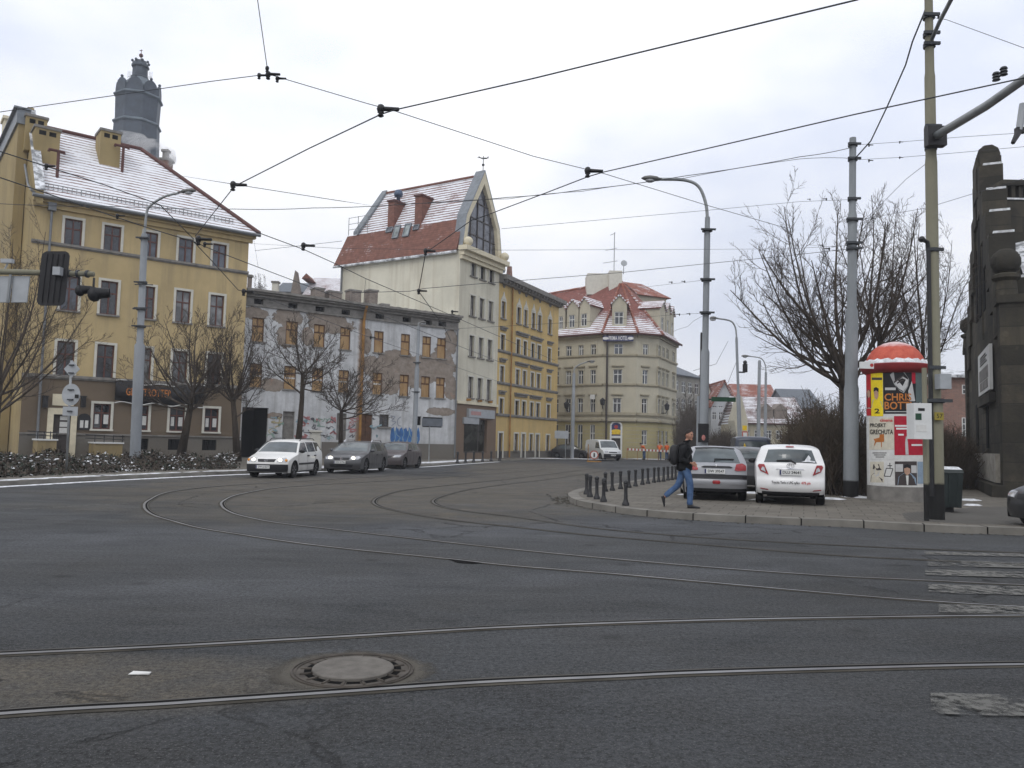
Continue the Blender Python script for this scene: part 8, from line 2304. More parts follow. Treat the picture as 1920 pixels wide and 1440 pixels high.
t, ax = pole('tram_pole', 'olive concrete pole with black foot and white switch box in the right foreground', 'pole', (1756, 972), 16.8, [(972, 28), (752, 22), (300, 19.5), (140, 16.5), (60, 15), (-140, 14)], M['pole_green'], 0.12, 1739)
POLE3 = ax
for py in (32, 66, 86, 240, 265, 278, 470, 690, 752): collar(t, ax(py), 0.115 if py < 700 else 0.175)
p = ax(262); b = MB(); b.tube([p + V((0, -.15, 0)), at(1850, 198, 14.5), at(1935, 138, 13.2), at(2010, 90, 12.4)], [.09, .085, .08, .07], 10); b.build('cantilever', M['steel'], t, smooth=True)
b = MB(); b.box(p.x - .2, p.x + .2, p.y - .28, p.y - .1, p.z - .22, p.z + .2); b.build('bracket', M['black_iron'], t)
p = ax(78); b = MB(); b.tube([p + V((0, -.12, 0)), at(1762, 40, 16.2), at(1783, 0, 15.5), at(1830, -90, 14.2)], .045, 8); b.build('upper_arm', M['steel'], t, smooth=True)
p = ax(470); b = MB(); b.tube([p + V((-.14, -.1, -5.2)), p + V((-.14, -.1, 0)), p + V((-.17, -.12, .15)), p + V((-.3, -.15, .2))], .045, 8); b.ball(p + V((-.3, -.15, .2)), .07, 8); b.build('conduit', M['black_iron'], t)
p = ax(600); b = MB(); q = at(1737, 960, 16.4); b.tube([V((q.x, q.y, .12)), V((q.x, q.y, at(1737, 690, 16.4).z))], .05, 8); b.build('thin_pipe', M['rust_pipe'] if False else M['pole_green'], t)
a_, c_ = at(1705, 823, 16.2), at(1737, 757, 16.2)
b = MB(); b.box(a_.x, c_.x, a_.y - .2, a_.y + .1, a_.z, c_.z); o = b.build('switch_box', M['white_sheet'], t)
b = MB();
def onbox(fx, fz, w, h, mat, nm):
 b = MB(); x = a_.x + (c_.x - a_.x) * fx; z = a_.z + (c_.z - a_.z) * fz; b.box(x - w / 2, x + w / 2, a_.y - .206, a_.y - .198, z - h / 2, z + h / 2); b.build(nm, mat, o)
onbox(.42, .82, .13, .055, M['letter_black'], 'label_plate'); onbox(.25, .62, .12, .13, M['green_sign'], 'sticker'); onbox(.4, .3, .2, .14, M['paper'], 'sticker')
p = at(1770, 716, 16.5); b = MB(); b.box(p.x - .13, p.x + .1, p.y - .1, p.y + .12, p.z - .15, p.z + .16); b.build('junction_box', M['sign_back'], t)
p = ax(782); b = MB(); b.box(p.x - .11, p.x + .07, p.y - .215, p.y - .18, p.z - .07, p.z + .09); o = b.build('number_tag', plain('mustard_paint', (.30, .24, .04), .7), t)
b = MB(); add_text(b, '57', V((p.x - .02, p.y - .218, p.z + .01)), V((1, 0, 0)), V((0, 0, 1)), .13); b.build('lettering', M['letter_black'], o, fix=False)
tt = thing('traffic_light', 'grey traffic signal hanging from the cantilever at the top right corner', 'traffic light', at(1915, 230, 13.6))
b = MB(); q = at(1918, 195, 13.6); r = at(1911, 245, 13.6); b.tube([q, r], .06, 8); b.build('tube', M['sign_back'], tt)
b = MB(); b.tube([r, at(1899, 268, 13.5)], [.06, .035], 6); b.box(r.x - .06, r.x + .1, r.y - .05, r.y + .05, r.z - .04, r.z + .05); b.build('clamp', M['black_iron'], tt)
tt = thing('insulator', 'pair of dark grey insulators on the cantilever at the upper right', 'insulator', at(1878, 145, 14.0))
for px, py in ((1868, 142), (1882, 132)):
 b = MB(); c_ = at(px, py + 10, 14.0)
 for k in range(3): b.lathe([(.02, 0), (.07, .015), (.05, .05)], 10, c_ + V((0, 0, .055 * k)))
 b.build('porcelain', M['wire'], tt)
tt = thing('street_sign', 'long green street name sign reaching right from the tall lamp post', 'street sign', at(1354, 748, 31))
a_, c_ = at(1332, 753, 31), at(1377, 745.5, 31)
b = MB(); b.box(a_.x, c_.x, 30.8, 30.86, a_.z, c_.z); b.tube([at(1320, 749, 31), at(1335, 749, 31)], .03, 6); b.build('panel', M['green_sign'], tt)
tt = thing('warning_sign', 'yellow rectangular board above a red edged white board on the second lamp post', 'sign', at(1396, 803, 47))
for (x0, x1, y0, y1, mt, nm) in ((1391.5, 1399.5, 798, 807, 'yellow_paint', 'yellow_panel'), (1391, 1401, 809, 820, 'red', 'red_panel'), (1392.3, 1399.7, 811, 818, 'white_sheet', 'white_panel')):
 a_, c_ = at(x0, y1, 47), at(x1, y0, 47); d_ = .03 if nm == 'white_panel' else 0
 b = MB(); b.box(a_.x, c_.x, 46.9 - d_, 46.94 - d_, a_.z, c_.z); b.build(nm, M[mt], tt)
tt = thing('warning_sign', 'yellow road works triangle with black figure standing beside the silver hatchback', 'sign', at(1400, 868, 34))
b = MB(); b.prism([at(1393, 850, 34), at(1404, 847, 34), at(1396, 831, 34)], None, (0, .04, 0)); b.tube([at(1398, 848, 34), V((at(1398, 848, 34).x, 34, .12))], .03, 5); b.build('panel', M['yellow_paint'], tt)
b = MB(); p = at(1397.5, 843.5, 33.95); b.ball(p, .06, 8); b.tube([p, p + V((.04, 0, -.15))], .04, 5); b.build('figure', M['letter_black'], tt)
t = thing('sign_post', 'back of a sign post with diamond and round sign by the left kerb', 'sign post', (0, 0, 0))
f = rz(124, 888, .12); Y = f.y; f = V((f.x, f.y, 0.12)); t.location = f
b = MB(); b.tube([f, at(134, 676, Y)], .04, 8); b.build('post', M['steel'], t, smooth=True)
def backplate(px, py, w, h, shape, nm='sign_plate'):
 c_ = at(px, py, Y - .06); w = px_w(w, Y) / 2; h = px_w(h, Y) / 2
 if shape == 'd': q = [(0, h), (w, 0), (0, -h), (-w, 0)]
 elif shape == 'o': q = [(w * cos(2 * pi * i / 28), h * sin(2 * pi * i / 28)) for i in range(28)]
 else: q = [(-w, -h), (w, -h), (w, h), (-w, h)]
 b = MB(); b.prism([c_ + V((x, 0, z)) for x, z in q], None, (0, .02, 0)); o = b.build(nm, M['sign_back'], t)
 b = MB()
 for s_ in (-.45, .45) if shape != 'r' else (0,): b.box(c_.x - w * .3, c_.x + w * .3, Y - .13, Y - .06, c_.z + s_ * h - .02, c_.z + s_ * h + .02)
 b.build('clamp', M['wire'], o)
 return o
backplate(134.5, 692, 30, 33, 'd'); o = backplate(133, 740, 34, 41, 'o'); backplate(131.5, 771, 28, 17, 'r')
p = at(144, 743, Y - .08); b = MB(); b.box(p.x - .06, p.x + .06, p.y - .02, p.y, p.z - .06, p.z + .06); b.build('sticker', M['letter_black'], o)
t = thing('sign_post', 'rear of a dark rectangular sign on a thin post before the brown shop front', 'sign post', (0, 0, 0))
Y = 52; b0 = at(804, 866, Y); b = MB(); b.tube([V((b0.x, Y, .12)), at(806, 784, Y)], .035, 6); b.build('post', M['steel'], t)
b = MB(); a_, c_ = at(791, 799, Y - .06), at(830, 785, Y - .06); b.box(a_.x, c_.x, Y - .09, Y - .05, a_.z, c_.z); b.build('sign_plate', M['slate'], t)
t = thing('sign_post', 'rear of a grey board on a thin post by the black hatchback at the hotel', 'sign post', (0, 0, 0))
Y = 73; b0 = at(1060, 860, Y); b = MB(); b.tube([V((b0.x, Y, .12)), at(1060, 808, Y)], .035, 6); b.build('post', M['steel'], t)
b = MB(); a_, c_ = at(1040, 822, Y - .06), at(1066, 808, Y - .06); b.box(a_.x, c_.x, Y - .09, Y - .05, a_.z, c_.z); b.build('sign_plate', M['sign_back'], t)
t = thing('road_sign', 'low round sign with red edge and dark bar standing before the white van', 'road sign', (0, 0, 0))
Y = 68; c_ = at(1114, 853, Y); b = MB()
for r_, d_, mt, nm in ((.38, 0, 'faded_red', 'rim'), (.28, .03, 'white_sheet', 'face')):
 b = MB(); b.prism([c_ + V((r_ * cos(2 * pi * i / 24), -d_, r_ * sin(2 * pi * i / 24))) for i in range(24)], None, (0, .03, 0)); b.build(nm, M[mt], t)
b = MB(); b.box(c_.x - .06, c_.x + .06, c_.y - .05, c_.y - .031, c_.z - .18, c_.z + .16); b.build('bar', M['letter_black'], t)
b = MB(); b.tube([(c_.x - .5, c_.y + .08, .02), (c_.x - .5, c_.y + .08, 1.5)], .04, 5); b.box(c_.x - .6, c_.x + .6, c_.y - .2, c_.y + .3, 0.0, .1); b.build('stand', M['rust_pipe'], t)
t = thing('barrier', 'red and white striped barrier board along the hotel front', 'barrier', (0, 0, 0))
Y = 77.2; a_, c_ = at(1176, 842, Y), at(1254, 846, Y)
for par, mt, nm in ((0, 'faded_red', 'red_stripe'), (1, 'white_sheet', 'white_stripe')):
 b = MB(); n_ = 24
 for i in range(par, n_, 2):
  p = a_.lerp(c_, i / n_); q = a_.lerp(c_, (i + 1) / n_); b.box(p.x, q.x, Y - .02, Y + .02, p.z - .11, p.z + .09)
 b.build('striped_board' if par == 0 else 'board_stripe', M[mt], t)
for k in range(5): b = MB(); p = a_.lerp(c_, k / 4); b.tube([V((p.x, Y + .05, .1)), p + V((0, .05, .1))], .03, 5); b.build('stand', M['rust_pipe'], t)
Y = 17.6
t = thing('signal_boom', 'traffic light boom reaching in from the left edge carrying a large black backboard', 'traffic light', at(-150, 900, Y))
p0 = at(-160, 505, Y); p1 = at(176, 514, Y)
b = MB(); b.tube([V((p0.x, Y, .1)), V((p0.x, Y, p0.z + .3))], .12, 10); b.build('pole', M['pole_green'], t)
b = MB(); b.tube([p0, p1], [.075, .058], 10); b.build('boom', M['pole_green'], t, smooth=True)
q = [at(*z, Y - .12) for z in ((79, 471), (131, 471), (120, 573), (68, 573))]
b = MB(); rr = []
for i in range(4):
 a_, c_, e_ = q[i - 1], q[i], q[(i + 1) % 4]
 for f_ in (0.12, 0.04): rr.append(c_ + (a_ - c_).normalized() * f_ * .8 if f_ > .1 else c_ + ((a_ - c_).normalized() + (e_ - c_).normalized()) * .035)
 rr.append(c_ + (e_ - c_).normalized() * .1)
b.prism(rr, None, (0, .025, 0)); o = b.build('backboard', M['black'], t)
b = MB()
for k in range(4):
 f_ = .2 + .2 * k; b.tube([q[0].lerp(q[1], f_) + V((0, -.012, -.06)), q[3].lerp(q[2], f_) + V((0, -.012, .06))], .012, 4)
b.build('backboard_rib', M['black'], o)
b = MB(); p = at(109, 509, Y - .2); b.box(p.x - .08, p.x + .08, p.y - .08, p.y + .06, p.z - .09, p.z + .09); b.build('cable_box', M['sign_back'], t)
for (x0, x1) in ((-26, 22), (24, 55)):
 q = [at(*z, Y + .02) for z in ((x0, 517), (x1 + .5, 518), (x1 - 5, 566), (x0 - 3, 566))]
 b = MB(); b.prism(q, None, (0, .03, 0)); b.tube([q[2] + V((0, 0, 0)), q[3]], .018, 5); b.build('sign_plate', M['sign_back'], t)
b = MB(); b.tube([at(20, 515, Y - .03), at(14, 566, Y - .03)], .03, 6); b.build('sign_rail', M['steel'], t)
b = MB(); p = at(16, 490, Y); b.box(p.x - .15, p.x + .1, p.y - .05, p.y + .05, p.z - .04, p.z + .05); b.tube([p, at(9, 505, Y)], .02, 5); b.build('camera', M['sign_back'], t)
for (px, py, s_) in ((150, 545, .13), (177, 552, .17)):
 p = at(px, py, Y); b = MB(); b.ball(p, s_, 10, 0, (.8, 1, 1)); b.tube([p + V((.02, 0, .02)), p + V((s_ * 1.7, .1, s_ * .35))], [s_ * .8, s_ * .62], 12, cap=False); b.tube([p + V((-.03, 0, 0)), V((p.x - .03, p.y, p0.z - .1))], .025, 5); b.build('signal_lamp', M['black'], t, smooth=True)
for px in (84, 130, 146, 164):
 p = p0.lerp(p1, (px + 160) / 336); b = MB(); b.tube([p - V((.025, 0, 0)), p + V((.025, 0, 0))], .085, 10); b.build('clamp', M['wire'], t)
# ------------------------------------------------------------------ bollards
def bollard_proto():
 t = thing('bollard', 'black', 'bollard', group='black bollards along the right kerb')
 b = MB(); b.lathe([(.085, 0), (.085, .05), (.062, .09), (.045, .16), (.040, .40), (.052, .45), (.052, .48), (.044, .50)], 16); b.build('post', M['black_iron'], t, smooth=True, angle=.6)
 b = MB(); b.lathe([(.05, .50), (.062, .515), (.062, .545), (.045, .57), (.02, .585), (.0, .588)], 16); b.build('cap', M['black_iron'], t, smooth=True, angle=.6)
 return t
bp = bollard_proto()
bl = [(1173, 948), (1131.5, 941), (1119, 936), (1106, 932), (1099.5, 927), (1135, 921.5), (1148, 920), (1163.5, 917), (1179.5, 914.5), (1191.5, 912), (1204.5, 909), (1215, 907), (1226, 905), (1235, 904), (1244, 903), (1252.5, 901), (1260, 900), (1267, 899)]
labs = {0: 'black bollard nearest to the striding man, apart from the others', 1: 'black bollard at the pavement tip, frontmost of the cluster of five', 2: 'black bollard second from the front in the cluster at the pavement tip', 3: 'black bollard third in the cluster at the pavement tip', 4: 'black bollard at the left end of the cluster at the pavement tip', 5: 'black bollard short behind the cluster at the pavement tip'}
for i, (px, py) in enumerate(bl):
 o = bp if i == 0 else copy_tree(bp)
 g = rz(px, py, .12); o.location = (g.x, g.y, .12)
 o.rotation_euler = (radians(random.uniform(-1.5, 1.5)), radians(random.uniform(-1.5, 1.5)), random.uniform(0, 6))
 o['label'] = labs.get(i, 'black bollard in the even row receding along the right kerb towards the man')
for i, px in enumerate((857.5, 872.7, 888, 904.7, 920.8, 937)):
 o = copy_tree(bp); g = rz(px, 868.5 - i * .9, .12); g = V((g.x, min(g.y, 60))); o.location = (g.x, g.y, .12); o.scale = (1.5, 1.5, 1.25)
 o['label'] = 'thin dark bollard in the row on the snowy pavement by the brown shop front'; o['group'] = 'bollards by the shop front'
# ------------------------------------------------------------------ advertising column
g = rz(1681, 941, .12); CX, CY = g.x * (g.y + .75) / g.y, g.y + .75
CR = px_w(103, CY) / 2
t = thing('advertising_column', 'round advertising column covered in posters under a red snow-rimmed dome', 'advertising column', (CX, CY, .12))
def cz(py): return at(1681, py, CY - CR * .6).z
b = MB(); b.lathe([(CR * .98, .1), (CR * .98, cz(912))], 40, (CX, CY, 0)); b.build('base', M['grey_trim'], t, smooth=True, angle=.6)
b = MB(); b.lathe([(CR * .97, cz(912)), (CR * .97, cz(692))], 48, (CX, CY, 0)); b.build('drum', M['paper'], t, smooth=True, angle=.6)
ER = px_w(120, CY) / 2
b = MB(); b.lathe([(CR * .97, cz(700)), (ER * .94, cz(696)), (ER, cz(690)), (ER * 1.01, cz(683)), (ER * .95, cz(681))], 48, (CX, CY, 0)); o = b.build('cap_rim', plain('dark_red_paint', (.22, .018, .02), .5, .4, vary=.2), t, smooth=True, angle=.6)
DR = px_w(102, CY) / 2
b = MB(); n = 48; prof = [(1.0, 0), (.97, .16), (.90, .36), (.78, .58), (.60, .78), (.38, .92), (.15, .99), (0, 1.0)]; vs = []
for r_, z_ in prof:
 for j in range(n):
  a_ = 2 * pi * j / n; fl = 1 + .018 * abs(sin(a_ * 9)); vs.append(V((CX + r_ * DR * fl * cos(a_), CY + r_ * DR * fl * sin(a_), cz(680) + (cz(637) - cz(680)) * z_)))
b.add(vs, [(i * n + j, i * n + (j + 1) % n, (i + 1) * n + (j + 1) % n, (i + 1) * n + j) for i in range(len(prof) - 1) for j in range(n)])
def dome_mat():
 m = NT('faded_red_dome', .6, .3); z = m.sep(m.pos)[2]; f = m.noise(5, 5, .7)
 c_ = m.mix(m.remap(f, .3, .7), (.40, .05, .03), (.58, .13, .08)); hi = m.remap(m.math('ADD', z, m.math('MULTIPLY', f, .25)), cz(642), cz(634)); m.col(m.mix(m.math('MULTIPLY', hi, .6), c_, (.75, .76, .78))); return m.mat
b.build('dome', dome_mat(), t, smooth=True)
b = MB(); vs = []
for j in range(n):
 a_ = 2 * pi * j / n; sc_ = .06 * abs(sin(a_ * 9))
 for r_, z_ in ((ER * .97, cz(682.5)), (ER * .94, cz(680) + .04), (DR * 1.01, cz(676) + sc_), (DR * .97, cz(678) + sc_)): vs.append(V((CX + r_ * cos(a_), CY + r_ * sin(a_), z_)))
b.add(vs, [(j * 4 + i, ((j + 1) % n) * 4 + i, ((j + 1) % n) * 4 + i + 1, j * 4 + i + 1) for j in range(n) for i in range(3)]); b.build('snow_rim', M['snow'], t, smooth=True)
a_, c_ = at(1612, 691, CY - CR - .1), at(1637, 679, CY - CR - .1)
b = MB(); b.box(a_.x, c_.x, a_.y - .05, a_.y + .03, a_.z, c_.z); o = b.build('name_board', M['white_sheet'], t)
b = MB(); b.prism([V((c_.x - .06 + .05 * cos(2 * pi * i / 12), a_.y - .055, (a_.z + c_.z) / 2 + .05 * sin(2 * pi * i / 12))) for i in range(12)], None, (0, .01, 0)); b.build('emblem', M['red'], o)
def colpt(px, py, off):
 d = ray(px, 800); d2 = V((d.x, d.y)); e = V((EYE.x - CX, EYE.y - CY)); R_ = CR * .97 + off
 A = d2.dot(d2); B = 2 * d2.dot(e); C_ = e.dot(e) - R_ * R_; D = B * B - 4 * A * C_
 s_ = (-B - sqrt(max(D, 0))) / (2 * A)
 x, y = EYE.x + d.x * s_, EYE.y + d.y * s_
 return V((x, y, at(px, py, y).z))
ZC = zoomed(1600, 620, 4.2353)
def cposter(x0, y0, x1, y1, mat, parent, name='poster', off=.006, poly=None):
 b = MB(); n = 8
 if poly: b.add([colpt(*ZC(*q), off) for q in poly], [tuple(range(len(poly)))])
 else:
  xs = [x0 + (x1 - x0) * i / n for i in range(n + 1)]
  b.add([colpt(*ZC(x, y), off) for y in (y0, y1) for x in xs], [(i, i + 1, n + 2 + i, n + 1 + i) for i in range(n)])
 return b.build(name, mat, parent, fix=False)
def ctext(s_, xc, yc, h, w, mat, parent, off=.014):
 vs, fs = text_mesh(s_, 1.0, 0, .02)
 wd = max(v.x for v in vs) - min(v.x for v in vs); hh = max(v.y for v in vs) - min(v.y for v in vs)
 b = MB(); b.add([colpt(*ZC(xc + v.x / wd * w, yc - v.y / hh * h), off) for v in vs], fs); return b.build('lettering', mat, parent, fix=False)
PC = {k: plain('poster_' + k, v, .75, .25, vary=.1, scale=9) for k, v in dict(black=(.018, .018, .02), yellow=(.78, .60, .02), red=(.45, .02, .03), crimson=(.40, .015, .035), cream=(.58, .54, .44), grey=(.30, .30, .30), skin=(.45, .28, .2), dark=(.06, .05, .05), blue=(.25, .33, .42), pale=(.50, .50, .50), chair=(.42, .14, .03), teal=(.10, .13, .13)).items()}
p1 = cposter(106, 335, 144, 610, PC['red'], t); cposter(108, 460, 142, 620, PC['dark'], p1, 'portrait', .009, [(110, 615), (112, 560), (108, 500), (122, 465), (140, 480), (143, 560), (144, 615)]); cposter(0, 0, 0, 0, PC['skin'], p1, 'face', .011, [(113, 480), (124, 470), (136, 485), (135, 520), (124, 535), (114, 515)])
cposter(106, 618, 143, 675, PC['red'], p1, 'stripe', .010)
p1 = cposter(142, 335, 238, 680, PC['yellow'], t); cposter(0, 0, 0, 0, PC['blue'], p1, 'portrait', .009, [(145, 610), (158, 548), (182, 540), (222, 562), (236, 610)]); cposter(0, 0, 0, 0, PC['skin'], p1, 'face', .012, [(165, 480), (182, 468), (200, 480), (202, 520), (188, 548), (170, 530)]); cposter(0, 0, 0, 0, PC['black'], p1, 'hair', .015, [(163, 485), (166, 455), (184, 447), (204, 460), (202, 488), (184, 474)])
cposter(150, 372, 232, 392, PC['dark'], p1, 'headline', .010); ctext('2', 190, 640, 38, 40, M['letter_black'], p1)
p1 = cposter(240, 325, 552, 660, PC['black'], t)
cposter(0, 0, 0, 0, PC['grey'], p1, 'portrait', .010, [(295, 350), (320, 330), (410, 328), (448, 385), (440, 440), (405, 495), (375, 480), (330, 430)]); cposter(0, 0, 0, 0, PC['pale'], p1, 'face', .013, [(330, 420), (345, 395), (400, 365), (440, 390), (432, 440), (400, 480), (365, 460)]); cposter(0, 0, 0, 0, PC['pale'], p1, 'shirt', .013, [(440, 480), (470, 400), (495, 560), (450, 560)]); cposter(0, 0, 0, 0, PC['dark'], p1, 'brow', .015, [(325, 405), (350, 385), (405, 352), (412, 362), (355, 398), (330, 418)]); cposter(0, 0, 0, 0, PC['dark'], p1, 'eyes', .016, [(350, 412), (385, 392), (418, 383), (418, 392), (386, 404), (352, 424)])
ctext('CHRIS', 357, 530, 58, 215, M['letter_orange'], p1); ctext('BOTTI', 357, 598, 62, 215, M['letter_orange'], p1, .015); cposter(255, 452, 340, 472, PC['pale'], p1, 'headline', .010); cposter(255, 640, 430, 646, PC['pale'], p1, 'headline', .010); cposter(470, 328, 498, 420, PC['crimson'], p1, 'stripe', .012); cposter(500, 325, 552, 570, PC['teal'], p1, 'stripe', .011)
p1 = cposter(125, 690, 322, 945, PC['cream'], t); ctext('PROJEKT', 195, 752, 38, 125, M['letter_black'], p1); ctext('GRECHUTA', 222, 806, 38, 185, M['letter_black'], p1); ctext('cinema', 262, 712, 24, 100, M['letter_red'], p1)
cposter(0, 0, 0, 0, PC['chair'], p1, 'chair_picture', .011, [(160, 860), (205, 850), (208, 825), (242, 820), (244, 870), (238, 885), (225, 882), (224, 925), (219, 925), (218, 885), (180, 885), (166, 915), (162, 910), (170, 880)])
p1 = cposter(324, 678, 552, 988, PC['crimson'], t)
for k, (x0, x1, y_) in enumerate(((330, 440, 756), (340, 435, 778), (355, 400, 826), (460, 545, 908))): cposter(x0, y_ - 7, x1, y_ + 7, M['letter_white'], p1, 'headline', .010)
cposter(0, 0, 0, 0, PC['pale'], p1, 'bottle_picture', .010, [(412, 985), (410, 890), (416, 840), (424, 840), (432, 890), (436, 985)])
p1 = cposter(112, 955, 320, 1020, M['paper'], t)
for k in range(3): cposter(150 + 12 * k, 968 + 16 * k, 262 - 10 * k, 974 + 16 * k, PC['dark'], p1, 'text_line', .010)
p1 = cposter(125, 1035, 320, 1225, M['paper'], t); cposter(130, 1040, 238, 1205, PC['cream'], p1, 'portrait', .009)
cposter(0, 0, 0, 0, PC['dark'], p1, 'coat', .012, [(132, 1200), (138, 1150), (160, 1130), (205, 1165), (228, 1180), (226, 1202)]); cposter(0, 0, 0, 0, PC['dark'], p1, 'hat', .013, [(150, 1098), (155, 1062), (200, 1060), (208, 1090), (222, 1105), (190, 1110)]); cposter(0, 0, 0, 0, PC['pale'], p1, 'face', .011, [(160, 1105), (205, 1112), (200, 1150), (178, 1160), (160, 1140)])
for (xa, ya, xb, yb) in ((240, 1155, 290, 1158), (258, 1092, 310, 1096), (240, 1155, 258, 1092), (290, 1158, 310, 1096), (286, 1050, 288, 1090), (268, 1072, 304, 1072)):
 dx, dy = (0, 3) if abs(xb - xa) > abs(yb - ya) else (3, 0); cposter(0, 0, 0, 0, PC['black'], p1, 'symbol_stroke', .011, [(xa - dx, ya - dy), (xb - dx, yb - dy), (xb + dx, yb + dy), (xa + dx, ya + dy)])
p1 = cposter(326, 1038, 500, 1228, PC['dark'], t); cposter(0, 0, 0, 0, PC['blue'], p1, 'jacket', .010, [(345, 1225), (355, 1160), (395, 1130), (450, 1130), (490, 1170), (496, 1225)]); cposter(0, 0, 0, 0, PC['skin'], p1, 'face', .013, [(398, 1090), (420, 1080), (448, 1090), (446, 1130), (424, 1150), (402, 1132)]); cposter(0, 0, 0, 0, PC['black'], p1, 'hair', .015, [(394, 1095), (398, 1070), (425, 1060), (452, 1072), (452, 1098), (424, 1086)]); cposter(0, 0, 0, 0, M['paper'], p1, 'shirt', .013, [(412, 1150), (434, 1150), (430, 1225), (418, 1225)]); cposter(330, 1060, 390, 1120, PC['pale'], p1, 'backdrop', .009); cposter(455, 1070, 498, 1130, PC['pale'], p1, 'backdrop', .009)
cposter(505, 1040, 556, 1215, PC['blue'], t, 'poster', .006)
g = rz(1791, 962, .12)
t = thing('litter_bin', 'dark green litter bin with snow on its lid behind the olive pole', 'litter bin', (g.x, g.y + .3, .12), radians(-18))
def bpart(nm, mat, f, **k): b = MB(); f(b); o = b.build(nm, mat, None, **k); o.parent = t; return o
GB = plain('dark_green_bin', (.014, .022, .022), .5, .4, vary=.3)
def fr_(b, w0, w1, d0, d1, z0, z1, mi=0): b.hexa([(-w0, -d0, z0), (w0, -d0, z0), (w0, d0, z0), (-w0, d0, z0), (-w1, -d1, z1), (w1, -d1, z1), (w1, d1, z1), (-w1, d1, z1)], mi)
bpart('body', GB, lambda b: fr_(b, .24, .28, .22, .26, .12, .92)); bpart('lid', GB, lambda b: fr_(b, .30, .27, .28, .24, .92, 1.0)); bpart('snow_cap', M['snow'], lambda b: fr_(b, .27, .2, .24, .16, 1.0, 1.06))
for x_ in (-.16, .0, .16): bpart('rib', GB, lambda b: b.hexa([(x_ - .025, -.25, .14), (x_ + .025, -.25, .14), (x_ + .025, -.2, .14), (x_ - .025, -.2, .14), (x_ * 1.15 - .025, -.29, .9), (x_ * 1.15 + .025, -.29, .9), (x_ * 1.15 + .025, -.24, .9), (x_ * 1.15 - .025, -.24, .9)]))
bpart('foot', M['black_iron'], lambda b: b.box(-.1, .1, -.1, .1, 0, .14))
# ------------------------------------------------------------------ overhead wires
def W_(px, py, z): return rz(px, py, z)
def hang(pts, per=6, sag=0.0):
 P = [V(p) for p in pts]; out = []
 for p, q in zip(P, P[1:]):
  for i in range(per):
   f = i / per; r = p.lerp(q, f); r.z -= sag * 4 * f * (1 - f); out.append(r)
 return out + [P[-1]]
def wire(label, pts, r, name='span_wire', cat='wire', ins=(), sag=0.0, group='overhead tram wires'):
 o = thing(name, label, cat, pts[len(pts) // 2], group=group)
 b = MB(); b.tube(hang(pts, 5, sag), r, 5); b.build('cable', M['wire'], o, smooth=True)
 for p, s_, d in ins:
  s_ *= .66; b = MB(); d = V(d).normalized()
  b.tube([p - d * s_ * 2.2, p], [s_ * .22, s_ * .3], 6); b.ball(p, s_ * .5, 8, 0, (1, 1, 1.2)); b.lathe([(s_ * .2, -s_ * 1.0), (s_ * .42, -s_ * .85), (s_ * .2, -s_ * .6), (s_ * .42, -s_ * .45), (s_ * .2, -s_ * .2), (s_ * .3, 0)], 8, p); b.build('insulator', M['black_iron'], o, smooth=True)
 return o
CZ = 5.6
def cw(pxs, z=CZ): return [W_(x, y, z) for x, y in pxs]
lx = (-1, .1, .05)
I_ = lambda x, y, z, s_=.16: (W_(x, y, z), s_, lx)
wire('thick contact wire from the upper right past two black clamps down to the yellow house', cw([(1750, -45), (1605, 0), (1200, 98), (1000, 147), (740, 206), (715, 214), (580, 278), (440, 349), (366, 443)]), .0085, 'contact_wire', ins=[I_(714, 204, CZ + .05), I_(437, 346, CZ + .05)])
wire('contact wire crossing the right sky behind the olive pole down over the glazed gable', cw([(2050, 118), (1920, 146), (1600, 215), (1319, 280), (1134, 322), (1103, 331), (1020, 363), (900, 408), (884, 413), (798, 474)]), .0085, 'contact_wire', ins=[I_(1102, 320, CZ + .05), I_(798, 470, CZ, .15)])
wire('wire dropping from the glazed gable across the cream flank to the derelict cornice', cw([(798, 474), (785, 546), (832, 612), (846, 640)], 5.9), .012, 'contact_wire', ins=[I_(785, 545, 5.9, .17)])
wire('contact wire from the left edge over the snowy eave to the black hub', cw([(-60, 262), (0, 284), (87, 312), (200, 348), (300, 384), (363, 448), ], 5.6), .009, 'contact_wire', ins=[I_(87, 311, 5.6, .1)])
wire('contact wire from the left edge through the hub across the derelict house', cw([(-60, 312), (0, 333), (95, 365), (220, 408), (280, 428), (363, 453), (393, 466), (484, 501), (600, 545), (690, 580), (800, 625), (940, 680)], 5.6), .010, 'contact_wire', ins=[I_(220, 404, 5.6, .10), I_(372, 448, 5.6, .2), I_(384, 457, 5.6, .12)])
wire('short wire from the hub down to the dark knot on the derelict roof corner', cw([(363, 453), (400, 492), (447, 544), (470, 548)], 5.6), .010, 'contact_wire', ins=[I_(457, 546, 5.6, .2)])
wire('contact wire from the roof knot down across boarded windows to the right', cw([(470, 548), (560, 582), (700, 635), (860, 690), (1000, 738)], 5.6), .009, 'contact_wire', ins=[I_(695, 632, 5.6, .14)])
wire('wire from the corner of the yellow house falling past the red roof to the shop', cw([(478, 434), (570, 468), (630, 495), (685, 522), (834, 586), (1000, 659), (1040, 676)], 5.8), .010, 'contact_wire', ins=[I_(569, 460, 5.8, .18), I_(848, 584, 5.8, .14)])
wire('span wire from the left edge through the ring knot and down across the sky', [W_(-40, 216, 6.4), W_(0, 210, 6.4), W_(400, 152, 6.6), W_(503, 139, 6.7), W_(688, 194, 6.3), W_(740, 208, 6.2), W_(1000, 293, 6.2), W_(1134, 326, 6.2), W_(1319, 383, 6.3), W_(1475, 428, 6.4)], .006, ins=[(W_(503, 139, 6.7), .12, lx), (W_(486, 141, 6.7), .09, lx), (W_(520, 147, 6.65), .09, lx)])
